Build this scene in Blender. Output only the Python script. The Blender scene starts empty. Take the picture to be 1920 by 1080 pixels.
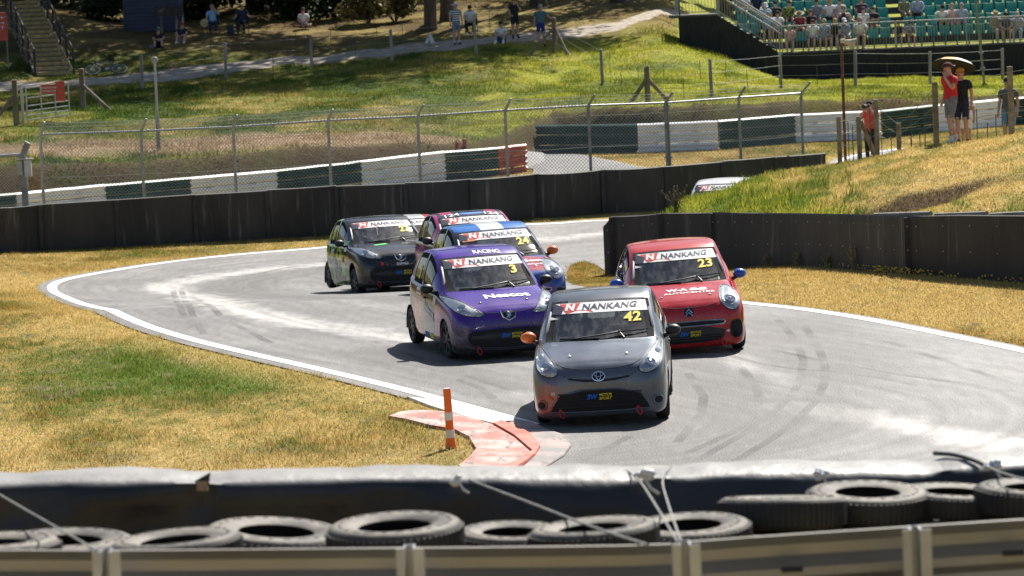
import bpy, bmesh, math, random
import numpy as np
from mathutils import Vector, Matrix, geometry
from mathutils.bvhtree import BVHTree
random.seed(7); rng = np.random.default_rng(7)
R = math.radians
S = bpy.context.scene
C = S.collection
# ------------------------------------------------------------ camera
FPX, CAMZ, PITCH, ROLL = 6500.0, 5.3, math.atan(575/6500.0), R(2.5)
Fv = Vector((0, math.cos(PITCH), -math.sin(PITCH)))
R0 = Vector((1, 0, 0)); U0 = Vector((0, math.sin(PITCH), math.cos(PITCH)))
Rv = R0*math.cos(ROLL) - U0*math.sin(ROLL)
Uv = R0*math.sin(ROLL) + U0*math.cos(ROLL)
CAM = Vector((0, 0, CAMZ))
cd = bpy.data.cameras.new('camera'); cam = bpy.data.objects.new('camera', cd); C.objects.link(cam)
cd.sensor_width = 36; cd.lens = 36*FPX/1920; cd.clip_start = 0.5; cd.clip_end = 6000
M = Matrix((Rv, Uv, -Fv)).transposed().to_4x4(); M.translation = CAM
cam.matrix_world = M
cd.dof.use_dof = True; cd.dof.focus_distance = 45; cd.dof.aperture_fstop = 5.0
S.camera = cam
# ------------------------------------------------------------ light
SUN_EL, SUN_AZ = R(47), R(24)          # azimuth measured from +Y (away from the camera) towards +X
w = bpy.data.worlds.new('World'); S.world = w; w.use_nodes = True
nt = w.node_tree; nt.nodes.clear()
sky = nt.nodes.new('ShaderNodeTexSky'); sky.sky_type = 'NISHITA'; sky.sun_disc = False
sky.sun_elevation = SUN_EL; sky.sun_rotation = SUN_AZ
bg = nt.nodes.new('ShaderNodeBackground'); bg.inputs[1].default_value = 0.06
wo = nt.nodes.new('ShaderNodeOutputWorld')
nt.links.new(sky.outputs[0], bg.inputs[0]); nt.links.new(bg.outputs[0], wo.inputs[0])
sl = bpy.data.lights.new('sun', 'SUN'); sl.energy = 5.0; sl.angle = R(0.53); sl.color = (1, .95, .86)
so = bpy.data.objects.new('sun', sl); C.objects.link(so)
sdir = Vector((math.sin(SUN_AZ)*math.cos(SUN_EL), math.cos(SUN_AZ)*math.cos(SUN_EL), math.sin(SUN_EL)))
so.rotation_euler = sdir.to_track_quat('Z', 'Y').to_euler(); so.location = (20, 60, 60)
S.view_settings.view_transform = 'Standard'; S.view_settings.look = 'None'
S.view_settings.exposure = 0.78; S.view_settings.gamma = 1; S.view_settings.use_curve_mapping = False
# ------------------------------------------------------------ helpers
def ray(px, py): return Fv*FPX + Rv*(px-960) - Uv*(py-540)
def at(px, py, Y):
    d = ray(px, py); return CAM + d*(Y/d.y)
def gnd(px, py, z=0.0):
    d = ray(px, py); return CAM + d*((z-CAMZ)/d.z)
def ongr(px, py, y0=30, y1=210):          # where the line of sight meets the terrain
    d = ray(px, py); Ys = np.arange(y0, y1, .25)
    xs = d.x/d.y*Ys; zs = CAMZ + d.z/d.y*Ys
    k = np.nonzero(zs <= gz(xs, Ys))[0]
    i = k[0] if len(k) else len(Ys)-1
    return Vector((xs[i], Ys[i], float(gz(xs[i:i+1], Ys[i:i+1])[0])))
def atg(px, Y, yg=200):                    # on the terrain at distance Y
    p = at(px, yg, Y); return Vector((p.x, Y, g1(p.x, Y)))

# --- terrain : columns of matching key points (distance, height)
_A = [(0,2.55),(18.6,2.55),(33,0),(59,0)]
COLS = [(-1400, _A+[(70.5,-.55),(79,-.5),(87.2,-.4),(89,-.2),(90.3,1.06),(105,1.4),(134,1.9),(140,2.2),(165,5.5),(260,11)]),
 (0,   _A+[(70.5,-.55),(79,-.5),(87.2,-.4),(89,-.2),(90.3,1.06),(105,1.44),(134,1.94),(140,2.22),(165,5.5),(260,11)]),
 (300, _A+[(70.5,-.72),(79,-.66),(89.5,-.35),(91.3,-.2),(92.6,.95),(104,1.28),(136,2.08),(142,2.44),(152,3.52),(260,11)]),
 (600, _A+[(70.5,-.80),(79,-.78),(92,-.3),(94.2,-.1),(95.5,.94),(99.5,1.12),(138,2.14),(144,2.55),(153,3.44),(260,11)]),
 (900, _A+[(70.5,-.80),(79,-.78),(94.5,-.1),(97,0),(98.3,.76),(115,1.19),(142,2.68),(147,3.04),(153,3.49),(260,11)]),
 (985, _A+[(70.5,-.80),(79,-.78),(96,0),(103,0),(104.6,.86),(120,1.35),(143.5,2.72),(148.5,3.1),(155,3.7),(260,11)]),
 (1050,_A+[(70.5,-.80),(80,-.78),(97,0),(108.3,0),(109.6,1.16),(128,1.58),(145,2.82),(150,3.2),(158,3.87),(260,11)]),
 (1260,_A+[(70.5,-.80),(80,-.78),(97,0),(106,0),(107.3,1.20),(127,1.45),(147,3.2),(151,3.45),(165,4.2),(260,11)]),
 (1330,_A+[(75,-1.02),(84,-1.0),(97,0),(106,0),(107.4,1.2),(127,1.35),(141,2.2),(151,2.6),(165,3.4),(260,9)]),
 (1480,_A+[(74,-.7),(86,-.7),(97,0),(107,0),(108.4,1.18),(132,.95),(139,.85),(151,.9),(170,1.0),(260,6)]),
 (1920,_A+[(68,-.3),(88,-.3),(98,0),(114,0),(115.4,.86),(132,.65),(139,.6),(151,.6),(170,.7),(260,6)]),
 (3400,_A+[(68,-.3),(88,-.3),(98,0),(114,0),(115.4,.86),(132,.65),(139,.6),(151,.6),(170,.7),(260,6)])]
MOUND = [(1195,[(71,-1),(72,-1),(73,-1),(74,-1),(76,-1),(78,-1)]),
 (1235,[(70.5,-.3),(71.3,0),(72.5,.1),(73.3,.05),(75,-.7),(79,-1)]),
 (1290,[(69.9,.2),(70.6,.40),(71.8,.47),(73,.50),(76,-.7),(80,-1)]),
 (1400,[(67.6,.3),(68.4,.50),(70.5,.70),(74,.81),(78,-.6),(83,-1)]),
 (1500,[(65.4,.33),(66.2,.62),(70.2,.80),(76,.92),(82,-.3),(89,-1)]),
 (1560,[(63.3,.35),(64.1,.73),(69,.88),(77,.96),(84,-.2),(92,-1)]),
 (1700,[(59.8,.35),(60.6,.75),(65,1.20),(76,1.22),(83,.2),(92,-1)]),
 (1920,[(57.3,.35),(58.1,.8),(63,1.36),(74,1.58),(84,.6),(96,-1)]),
 (3400,[(50,.35),(50.8,.8),(58,1.36),(74,1.9),(86,.8),(98,-1)])]
MOUND = [(c, [(k[0][0]+.55, k[0][1]), (k[1][0]+.6, k[1][1])]+k[2:]) for c, k in MOUND]
def _prof(cols, X, Y, extrap):
    U = 960 + X/np.maximum(Y, 20)*FPX
    cx = np.array([c[0] for c in cols], float); K = np.array([c[1] for c in cols], float)
    i = np.clip(np.searchsorted(cx, U)-1, 0, len(cx)-2)
    t = np.clip((U-cx[i])/(cx[i+1]-cx[i]), 0, 1)[:, None, None]
    k = K[i]*(1-t)+K[i+1]*t
    z = np.where(Y <= k[:, 0, 0], k[:, 0, 1] if extrap else -9.0, k[:, -1, 1] if extrap else -9.0)
    for j in range(k.shape[1]-1):
        a, b = k[:, j, 0], k[:, j+1, 0]; m = (Y >= a) & (Y <= b)
        s = np.clip((Y-a)/np.maximum(b-a, 1e-6), 0, 1)
        z = np.where(m, k[:, j, 1]*(1-s)+k[:, j+1, 1]*s, z)
    if not extrap: z = np.where(U < cx[0], -9.0, z)
    return z
def keyd(X, Y, j):                         # distance of the j-th terrain key along this line of sight
    return np.interp(960+X/np.maximum(Y, 20)*FPX, [c[0] for c in COLS], [c[1][j][0] for c in COLS])
_perm = np.random.default_rng(3).random((256, 256))
def vnoise(x, y):
    xi = np.floor(x).astype(int); yi = np.floor(y).astype(int); fx = x-xi; fy = y-yi
    fx = fx*fx*(3-2*fx); fy = fy*fy*(3-2*fy)
    g = lambda a, b: _perm[a & 255, b & 255]
    return (g(xi, yi)*(1-fx)+g(xi+1, yi)*fx)*(1-fy)+(g(xi, yi+1)*(1-fx)+g(xi+1, yi+1)*fx)*fy
def fbm(x, y, o=4):
    v = 0; a = .5
    for k in range(o): v = v+a*vnoise(x*2**k+17.3*k, y*2**k+9.1*k); a *= .5
    return v/(1-.5**o)
def mound_z(X, Y): return _prof(MOUND, X, Y, False)
def gz(X, Y):
    X = np.asarray(X, float); Y = np.asarray(Y, float)
    b = _prof(COLS, X, Y, True); m = mound_z(X, Y)
    lump = (fbm(X*.55, Y*.55, 3)-.5)*.34*np.clip((Y-88)/8, 0, 1)*np.clip((b-.35)/.6, 0, 1)
    mm = m+(fbm(X*.9+40, Y*.6, 3)-.5)*.22
    # eroded hollow on the mound
    hx = (X-7.6)/1.9; hy = (Y-64.2)/1.6
    mm = mm-.38*np.exp(-(hx*hx+hy*hy))*(m > -1)
    return np.where(m > b, np.maximum(mm, b), b+lump)
def g1(x, y): return float(gz(np.array([x]), np.array([y]))[0])

# --- materials
def mat(name, col=(.5, .5, .5), rough=.7, metal=0, spec=.5, coat=0, **k):
    m = bpy.data.materials.new(name); m.use_nodes = True
    b = m.node_tree.nodes['Principled BSDF']
    b.inputs['Base Color'].default_value = (*col, 1); b.inputs['Roughness'].default_value = rough
    b.inputs['Metallic'].default_value = metal; b.inputs['Specular IOR Level'].default_value = spec
    b.inputs['Coat Weight'].default_value = coat; b.inputs['Coat Roughness'].default_value = .06
    return m
def nd(m, t, **kw):
    n = m.node_tree.nodes.new(t)
    for k, v in kw.items(): setattr(n, k, v)
    return n
def lk(m, a, b): m.node_tree.links.new(a, b)
def bsdf(m): return m.node_tree.nodes['Principled BSDF']
def noise_col(m, c1, c2, scale=5, detail=5, lo=.35, hi=.65, stretch=(1, 1, 1), bump=0, bscale=None, coord='Object'):
    """two tone mottling plus optional fine relief"""
    tc = nd(m, 'ShaderNodeTexCoord'); mp = nd(m, 'ShaderNodeMapping'); mp.inputs['Scale'].default_value = stretch
    n = nd(m, 'ShaderNodeTexNoise'); n.inputs['Scale'].default_value = scale; n.inputs['Detail'].default_value = detail
    r = nd(m, 'ShaderNodeValToRGB'); e = r.color_ramp.elements
    e[0].position = lo; e[1].position = hi; e[0].color = (*c1, 1); e[1].color = (*c2, 1)
    lk(m, tc.outputs[coord], mp.inputs[0]); lk(m, mp.outputs[0], n.inputs['Vector']); lk(m, n.outputs[0], r.inputs[0])
    lk(m, r.outputs[0], bsdf(m).inputs['Base Color'])
    if bump:
        n2 = nd(m, 'ShaderNodeTexNoise'); n2.inputs['Scale'].default_value = bscale or scale*4; n2.inputs['Detail'].default_value = 4
        b = nd(m, 'ShaderNodeBump'); b.inputs['Strength'].default_value = 1; b.inputs['Distance'].default_value = bump
        lk(m, mp.outputs[0], n2.inputs['Vector']); lk(m, n2.outputs[0], b.inputs['Height']); lk(m, b.outputs[0], bsdf(m).inputs['Normal'])
    return m
def nmat(name, c1, c2, scale=5, rough=.75, metal=0, **k):
    sp = k.pop('spec', .5); return noise_col(mat(name, c1, rough, metal, sp), c1, c2, scale, **k)
_cm = {}
def cmat(col, rough=.8, kind='cloth'):
    key = (tuple(round(c, 3) for c in col), rough, kind)
    if key not in _cm:
        c = col; _cm[key] = nmat(kind, tuple(x*.82 for x in c), tuple(min(1, x*1.12) for x in c), 14, rough, bump=.003, bscale=40)
    return _cm[key]

# --- objects
def tag(o, label=None, cat=None, group=None, kind=None):
    if label: o['label'] = label
    if cat: o['category'] = cat
    if group: o['group'] = group
    if kind: o['kind'] = kind
    return o
def thing(name, label, cat, loc=(0, 0, 0), rz=0, group=None):
    o = bpy.data.objects.new(name, None); C.objects.link(o); o.location = loc; o.rotation_euler = (0, 0, rz)
    o.empty_display_size = .2
    return tag(o, label, cat, group)
def link(name, me, parent=None):
    o = bpy.data.objects.new(name, me); C.objects.link(o)
    if parent: o.parent = parent
    return o
class MB:
    def __init__(s, off=(0, 0, 0)): s.v = []; s.f = []; s.m = []; s.off = Vector(off)
    def add(s, vs, fs, mi=0):
        n = len(s.v); s.v += [Vector(v)-s.off for v in vs]; s.f += [[i+n for i in f] for f in fs]; s.m += [mi]*len(fs); return s
    def box(s, c, d, rz=0, mi=0, rot=None):
        x, y, z = (t/2 for t in d); rm = rot or Matrix.Rotation(rz, 3, 'Z'); c = Vector(c)
        vs = [c+rm@Vector((a*x, b*y, e*z)) for a in (-1, 1) for b in (-1, 1) for e in (-1, 1)]
        return s.add(vs, [(0, 1, 3, 2), (4, 6, 7, 5), (0, 4, 5, 1), (2, 3, 7, 6), (0, 2, 6, 4), (1, 5, 7, 3)], mi)
    def bbox(s, c, d, bev=.01, rz=0, mi=0):       # chamfered box
        bm = bmesh.new(); bmesh.ops.create_cube(bm, size=1)
        for v in bm.verts: v.co = Vector((v.co.x*d[0], v.co.y*d[1], v.co.z*d[2]))
        bmesh.ops.bevel(bm, geom=bm.edges[:], offset=bev, segments=2, affect='EDGES', profile=.6)
        rm = Matrix.Rotation(rz, 3, 'Z'); bm.verts.index_update()
        s.add([Vector(c)+rm@v.co for v in bm.verts], [[v.index for v in f.verts] for f in bm.faces], mi); bm.free(); return s
    def tube(s, p0, p1, r0, r1=None, n=8, cap=True, mi=0):
        return s.path([p0, p1], [r0, r0 if r1 is None else r1], n, cap, mi)
    def path(s, pts, r, n=6, cap=True, mi=0, closed=False):
        pts = [Vector(p) for p in pts]; k = len(pts); rr = r if isinstance(r, (list, tuple)) else [r]*k
        vs = []; ref = None
        for i, p in enumerate(pts):
            a = pts[i-1] if (i > 0 or closed) else p; b = pts[(i+1) % k] if (i < k-1 or closed) else p
            t = (b-a).normalized()
            if ref is None: ref = Vector((0, 0, 1)) if abs(t.z) < .9 else Vector((1, 0, 0))
            x = t.cross(ref).normalized(); y = x.cross(t).normalized(); ref = y if abs(t.dot(y)) < .99 else ref
            for j in range(n):
                q = 2*math.pi*j/n; vs.append(p+(x*math.cos(q)+y*math.sin(q))*rr[i])
        fs = []
        for i in range(k if closed else k-1):
            for j in range(n):
                a, b = i*n+j, i*n+(j+1) % n; c, d = ((i+1) % k)*n+(j+1) % n, ((i+1) % k)*n+j
                fs.append((a, b, c, d))
        if cap and not closed: fs += [tuple(range(n-1, -1, -1)), tuple((k-1)*n+j for j in range(n))]
        return s.add(vs, fs, mi)
    def lathe(s, prof, n=24, axis='Z', c=(0, 0, 0), mi=0, closed=False):   # prof: (r, h)
        vs = []; c = Vector(c)
        for r, h in prof:
            for j in range(n):
                q = 2*math.pi*j/n; a, b = r*math.cos(q), r*math.sin(q)
                vs.append(c+(Vector((a, b, h)) if axis == 'Z' else Vector((h, a, b)) if axis == 'X' else Vector((a, h, b))))
        fs = []; k = len(prof)
        for i in range(k if closed else k-1):
            for j in range(n):
                i2 = (i+1) % k; fs.append((i*n+j, i*n+(j+1) % n, i2*n+(j+1) % n, i2*n+j))
        if not closed: fs += [tuple(range(n-1, -1, -1)), tuple((k-1)*n+j for j in range(n))]
        return s.add(vs, fs, mi)
    def sphere(s, c, r, n=12, m=8, mi=0, rot=None):
        r = Vector(r) if not isinstance(r, (int, float)) else Vector((r, r, r)); c = Vector(c); vs = []; fs = []
        for i in range(m+1):
            t = math.pi*i/m
            for j in range(n):
                q = 2*math.pi*j/n; p = Vector((r.x*math.sin(t)*math.cos(q), r.y*math.sin(t)*math.sin(q), r.z*math.cos(t)))
                vs.append(c+(rot@p if rot else p))
        for i in range(m):
            for j in range(n): fs.append((i*n+j, (i+1)*n+j, (i+1)*n+(j+1) % n, i*n+(j+1) % n))
        return s.add(vs, fs, mi)
    def prism(s, poly, a, b, mi=0):               # poly: list of 3D points, swept by vector b-a
        k = len(poly); d = Vector(b)-Vector(a); p = [Vector(q) for q in poly]
        return s.add(p+[q+d for q in p], [tuple(range(k-1, -1, -1)), tuple(range(k, 2*k))]+[(i, (i+1) % k, k+(i+1) % k, k+i) for i in range(k)], mi)
    def sweep(s, rings, closed=False, cap=True, mi=0):   # rings: lists of 3D points of equal length
        n = len(rings[0]); vs = [p for r_ in rings for p in r_]; fs = []
        for i in range(len(rings)-1):
            for j in range(n if closed else n-1):
                fs.append((i*n+j, i*n+(j+1) % n, (i+1)*n+(j+1) % n, (i+1)*n+j))
        if cap and closed: fs += [tuple(range(n-1, -1, -1)), tuple((len(rings)-1)*n+j for j in range(n))]
        return s.add(vs, fs, mi)
    def mesh(s, name, mats, smooth=False, ang=None):
        me = bpy.data.meshes.new(name); me.from_pydata([tuple(v) for v in s.v], [], s.f)
        for m in (mats if isinstance(mats, (list, tuple)) else [mats]): me.materials.append(m)
        if any(s.m): me.polygons.foreach_set('material_index', s.m)
        bm = bmesh.new(); bm.from_mesh(me); bmesh.ops.recalc_face_normals(bm, faces=bm.faces); bm.to_mesh(me); bm.free()
        if smooth:
            me.polygons.foreach_set('use_smooth', [True]*len(me.polygons))
            me.set_sharp_from_angle(angle=R(ang or 40))
        me.update(); return me
    def build(s, name, mats, parent=None, smooth=False, ang=None):
        return link(name, s.mesh(name, mats, smooth, ang), parent)
def npmesh(name, V, F, mats, col=None, smooth=False):
    me = bpy.data.meshes.new(name); V = np.asarray(V, np.float32); F = np.asarray(F, np.int32); n = F.shape[1]
    me.vertices.add(len(V)); me.vertices.foreach_set('co', V.ravel())
    me.loops.add(F.size); me.loops.foreach_set('vertex_index', F.ravel())
    me.polygons.add(len(F)); me.polygons.foreach_set('loop_start', np.arange(0, F.size, n, dtype=np.int32))
    if smooth: me.polygons.foreach_set('use_smooth', np.ones(len(F), bool))
    if col is not None:
        a = me.attributes.new('Col', 'FLOAT_COLOR', 'POINT'); c4 = np.ones((len(V), 4), np.float32); c4[:, :3] = col
        a.data.foreach_set('color', c4.ravel())
    for m in (mats if isinstance(mats, (list, tuple)) else [mats]): me.materials.append(m)
    me.update(calc_edges=True); me.validate(); return me
def dup(root, label=None):
    r = root.copy(); C.objects.link(r)
    if label: r['label'] = label
    for ch in root.children:
        c = ch.copy(); C.objects.link(c); c.parent = r
        for g in ch.children:
            d = g.copy(); C.objects.link(d); d.parent = c
    return r
def lerp(a, b, t): return a+(b-a)*t
def resample(pts, step):
    pts = [Vector(p) for p in pts]; out = [pts[0]]
    for a, b in zip(pts, pts[1:]):
        n = max(1, int(round((b-a).length/step)))
        out += [a.lerp(b, k/n) for k in range(1, n+1)]
    return out
def smooth_pts(pts, it=2):
    pts = [Vector(p) for p in pts]
    for _ in range(it):
        o = [pts[0]]
        for a, b in zip(pts, pts[1:]): o += [a.lerp(b, .25), a.lerp(b, .75)]
        pts = o+[pts[-1]]
    return pts
# ------------------------------------------------------------ ground
def pin(poly, X, Y):                        # points in polygon
    X = np.asarray(X); Y = np.asarray(Y); r = np.zeros(X.shape, bool); n = len(poly)
    for i in range(n):
        x1, y1 = poly[i][0], poly[i][1]; x2, y2 = poly[(i+1) % n][0], poly[(i+1) % n][1]
        if y1 == y2: continue
        c = ((y1 > Y) != (y2 > Y)) & (X < (x2-x1)*(Y-y1)/(y2-y1)+x1); r ^= c
    return r
def pdist(line, X, Y):                      # distance to a polyline
    d = np.full(np.shape(X), 1e9)
    for a, b in zip(line, line[1:]):
        ax, ay, bx, by = a[0], a[1], b[0], b[1]; L = (bx-ax)**2+(by-ay)**2+1e-9
        t = np.clip(((X-ax)*(bx-ax)+(Y-ay)*(by-ay))/L, 0, 1)
        d = np.minimum(d, np.hypot(X-ax-t*(bx-ax), Y-ay-t*(by-ay)))
    return d
def base_z(X, Y): return _prof(COLS, np.atleast_1d(X).astype(float), np.atleast_1d(Y).astype(float), True)
def onb(px, py):                            # on the flat base surface (no mound)
    d = ray(px, py); Ys = np.arange(30, 130, .1); k = np.nonzero(CAMZ+d.z/d.y*Ys <= base_z(d.x/d.y*Ys, Ys))[0][0]
    return Vector((d.x/d.y*Ys[k], Ys[k], 0))
def pxd(px, Y, py=450): p = at(px, py, Y); return Vector((p.x, Y, 0))

LINE_L = [onb(*p) for p in [(1130,412),(1000,421),(900,431),(800,442),(700,454),(615,464),(420,479),(300,493),(180,513),(120,525),(97,535),(98,545),(118,556),(160,573),(250,604),(350,636),(470,664),(600,693),(720,722),(830,750),(940,780),(1000,798)]]
LINE_L = [pxd(1700, 100), pxd(1562, 96.5), pxd(1540, 86.0), pxd(1440, 84.5), pxd(1300, 83)]+LINE_L
LINE_R = [pxd(1920, 97), pxd(1700, 90), pxd(1560, 80), pxd(1420, 74), pxd(1300, 70), pxd(1200, 67)]+[onb(*p) for p in [(1130,487),(1066,491),(1047,502),(1041,517),(1052,534),(1100,546),(1200,551),(1300,559),(1400,569),(1500,580),(1600,595),(1700,613),(1800,634),(1920,658),(2150,712),(2500,800)]]
LINE_L = smooth_pts(LINE_L, 2); LINE_R = smooth_pts(LINE_R, 2)
def offset(line, d):
    o = []
    for i, p in enumerate(line):
        t = (line[min(i+1, len(line)-1)]-line[max(i-1, 0)]); t.z = 0; t.normalize(); o.append(p+Vector((-t.y, t.x, 0))*d)
    return o
# the left line runs with the asphalt on its left hand
EDGE_L = offset(LINE_L, -.30); EDGE_R = offset(LINE_R, .22)
TAIL = [onb(1010, 830), onb(1000, 880), Vector((.9, 31, 0)), Vector((7.5, 31, 0))]
TRACK = EDGE_L+TAIL+[Vector((9.8, 38, 0))]+EDGE_R[::-1]
TRK = [(p.x, p.y) for p in TRACK]
def kp(l): return [onb(700+x/4, 700+y/4) for x, y in l]
K_WHITE = kp([(250,190),(430,205),(610,248),(820,305),(1010,365),(930,398),(780,365),(620,318),(430,260)])
K_APRON = kp([(110,338),(200,305),(330,288),(540,300),(700,340),(905,404),(1060,500),(1195,612),(1130,660),(1040,706),(930,760),(700,760),(640,715),(720,650),(775,590),(720,490),(600,430),(430,410),(250,365)])
K_RED = kp([(900,402),(960,388),(1090,430),(1190,490),(1252,575),(1215,640),(1150,690),(1040,760),(960,760),(1040,706),(1130,660),(1195,612),(1060,500)])
K_OUT = kp([(940,386),(1060,358),(1190,380),(1320,440),(1420,472),(1484,560),(1430,630),(1330,690),(1150,800),(1040,790),(1160,690),(1215,640),(1255,575),(1195,490),(1090,430)])
PATH_LO = [(-400,196),(0,172),(120,164),(240,156),(420,140),(540,122),(720,108),(870,91),(960,80),(1060,72),(1160,58),(1300,44)]
PATH_UP = [(-400,168),(0,150),(160,146),(240,138),(420,118),(540,105),(720,90),(860,74),(960,64),(1060,52),(1160,42),(1300,26)]
PLO = [ongr(*p) for p in PATH_LO]; PUP = [ongr(*p) for p in PATH_UP]
PATH = [(p.x, p.y) for p in PLO+PUP[::-1]]
ESC = [onb(*p) for p in [(985,286),(1030,288),(1090,291),(1225,318),(1260,332),(1000,340),(1000,318),(985,316)]]
ESCP = [(p.x, p.y) for p in ESC]

straw = np.array((.43,.315,.115)); ochre = np.array((.32,.19,.05)); olive = np.array((.155,.145,.032)); green = np.array((.09,.145,.018))
dirt = np.array((.31,.225,.135)); dapple_green = np.array((.035,.065,.009)); lime = np.array((.295,.30,.036)); brown = np.array((.115,.075,.034))
def sstep(a, b, x): t = np.clip((x-a)/(b-a), 0, 1); return t*t*(3-2*t)
def mixc(c, d, t): return c*(1-t[:, None])+d*t[:, None]
def gcol(X, Y):
    X = np.asarray(X, float); Y = np.asarray(Y, float); U = 960+X/np.maximum(Y, 20)*FPX
    n1 = fbm(X*.22+5, Y*.11+3, 4); n2 = fbm(X*.8+50, Y*.45, 3); n3 = fbm(X*2.1, Y*1.2+70, 3); n4 = fbm(X*6.5, Y*4+20, 2)
    # short dry grass beside the track
    gb = np.exp(-((U-420)/400)**2-((Y-50)/6.5)**2)
    c = mixc(np.broadcast_to(straw, (len(X), 3)), ochre, sstep(.42, .62, n2*.6+n1*.4))
    c = mixc(c, olive, sstep(.33, .60, n1*.38+n2*.25+n4*.2+gb*.36))
    c = mixc(c, green, sstep(.46, .74, n2*.34+n3*.26+n4*.24+gb*.26+n1*.1)*.85)
    c = mixc(c, dirt*.9, sstep(.60, .72, n3*.5+n4*.3+n2*.2)*.6); dl = np.minimum(pdist(EDGE_L[::3], X, Y), 9); c = mixc(c, straw*1.05, (1-sstep(.1, 1.3, dl))*.75)
    c = mixc(c, straw*.9+.03, sstep(43.5, 40.5, Y+n2*3)*.55*(U < 900))
    far = sstep(78, 84, Y)*(Y < 90); c = mixc(c, olive*1.1, far*sstep(.4, .6, n2)*.7)
    # the mound
    m = mound_z(X, Y); b = base_z(X, Y); on = m > b-.03
    foot = m < .98
    mc = mixc(np.broadcast_to(straw*1.06, (len(X), 3)), olive*1.25, sstep(.45, .65, n2*.5+n3*.5)*.7)
    mc = mixc(mc, lime*.85, np.clip(sstep(1.12, .8, m+n2*.3)*1.1, 0, 1)); mc = mixc(mc, green, sstep(.52, .68, n3)*sstep(1.2, .8, m)*.7)
    hx = (X-7.6)/2.0; hy = (Y-64.6)/.9; hol = np.exp(-(hx*hx+hy*hy)); mc = mixc(mc, brown*.8, sstep(.3, .7, hol+n3*.25-.12))
    c = np.where(on[:, None], mc, c)
    # verges beyond the barriers, banks and hillside
    hill = sstep(.25, .75, b)*(Y > 86)
    k6 = keyd(X, Y, 7); k7 = keyd(X, Y, 8); bank = sstep(-.5, .1, Y-k6)*sstep(.8, .1, Y-k7-(n3-.5)*.9)
    L = sstep(1000, 760, U)
    hc = mixc(np.broadcast_to(lime*.9, (len(X), 3)), olive*.95, L*.9)
    hc = mixc(hc, straw*.85, sstep(.5, .68, n1*.5+n3*.5)*(.45+.3*L)); hc = mixc(hc, green*.9, sstep(.50, .64, n2*.6+n3*.4)*(.5+.25*L))
    hc = mixc(hc, dapple_green*1.1, sstep(.50, .62, fbm(X*.5+90, Y*.25, 4))*(.55+.3*L))  # dark green patches paint dappled tree shade into the grass, stronger on the left
    hc = mixc(hc, dirt*.95, sstep(.30, .75, np.exp(-((Y-98-(U-300)*.003)/3.6)**2)*L*(.55+n2)))
    up = sstep(142, 150, Y+(n1-.5)*6); hc = mixc(hc, mixc(np.broadcast_to(brown*1.15, (len(X), 3)), straw*.6, sstep(.48, .66, n2)), up*(U < 1290)*.85)
    rt = sstep(1400, 1480, U)*sstep(125, 131, Y); hc = mixc(hc, lime, rt*.7)
    hc = mixc(hc, dirt, (pin(PATH, X, Y)*.9))
    c = mixc(c, hc, hill); bk = mixc(np.broadcast_to(brown*.8, (len(X), 3)), olive*.55, sstep(.50, .66, n3)*.7)
    c = mixc(c, bk, np.clip(bank*.95, 0, 1))
    return np.clip(c, .01, .8)
us = np.concatenate([np.linspace(-3, -.19, 22)[:-1], np.arange(-.19, .19, .0014), np.linspace(.19, 3, 22)])
ys = np.concatenate([[-60, -20, -5, 4, 10, 14, 16, 18], np.arange(18.6, 37, .8), np.arange(37, 72, .30), np.arange(72, 88, .4), np.arange(88, 125, .35), np.arange(125, 175, .5), np.arange(175, 262, 5), [300, 400, 600, 1000, 2000, 4000]])
UU, YY = np.meshgrid(us, ys); XX = UU*np.maximum(YY, 20); x = XX.ravel(); y = YY.ravel()
z = gz(x, y)
intrk = pin(TRK, x, y) & (mound_z(x, y) < -.2)
z = np.where(intrk, z-.03, z-.012)
nr, nc = UU.shape; ii = np.arange(nr*nc).reshape(nr, nc)
F = np.stack([ii[:-1, :-1], ii[:-1, 1:], ii[1:, 1:], ii[1:, :-1]], -1).reshape(-1, 4)
gm = mat('ground', rough=.95, spec=.1)
a = nd(gm, 'ShaderNodeAttribute', attribute_name='Col'); tc = nd(gm, 'ShaderNodeTexCoord')
n = nd(gm, 'ShaderNodeTexNoise'); n.inputs['Scale'].default_value = 9; n.inputs['Detail'].default_value = 8; n.inputs['Roughness'].default_value = .7
r = nd(gm, 'ShaderNodeMapRange'); r.inputs[1].default_value = .3; r.inputs[2].default_value = .7; r.inputs[3].default_value = .55; r.inputs[4].default_value = 1.4
mx = nd(gm, 'ShaderNodeMix', data_type='RGBA', blend_type='MULTIPLY'); mx.inputs[0].default_value = 1
bp = nd(gm, 'ShaderNodeBump'); bp.inputs['Distance'].default_value = .05
lk(gm, tc.outputs['Object'], n.inputs['Vector']); lk(gm, n.outputs[0], r.inputs[0]); lk(gm, a.outputs[0], mx.inputs[6]); lk(gm, r.outputs[0], mx.inputs[7])
lk(gm, mx.outputs[2], bsdf(gm).inputs['Base Color']); lk(gm, n.outputs[0], bp.inputs['Height']); lk(gm, bp.outputs[0], bsdf(gm).inputs['Normal'])
tag(link('ground', npmesh('ground', np.stack([x, y, z], -1), F, gm, gcol(x, y), True)), kind='structure')

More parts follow.
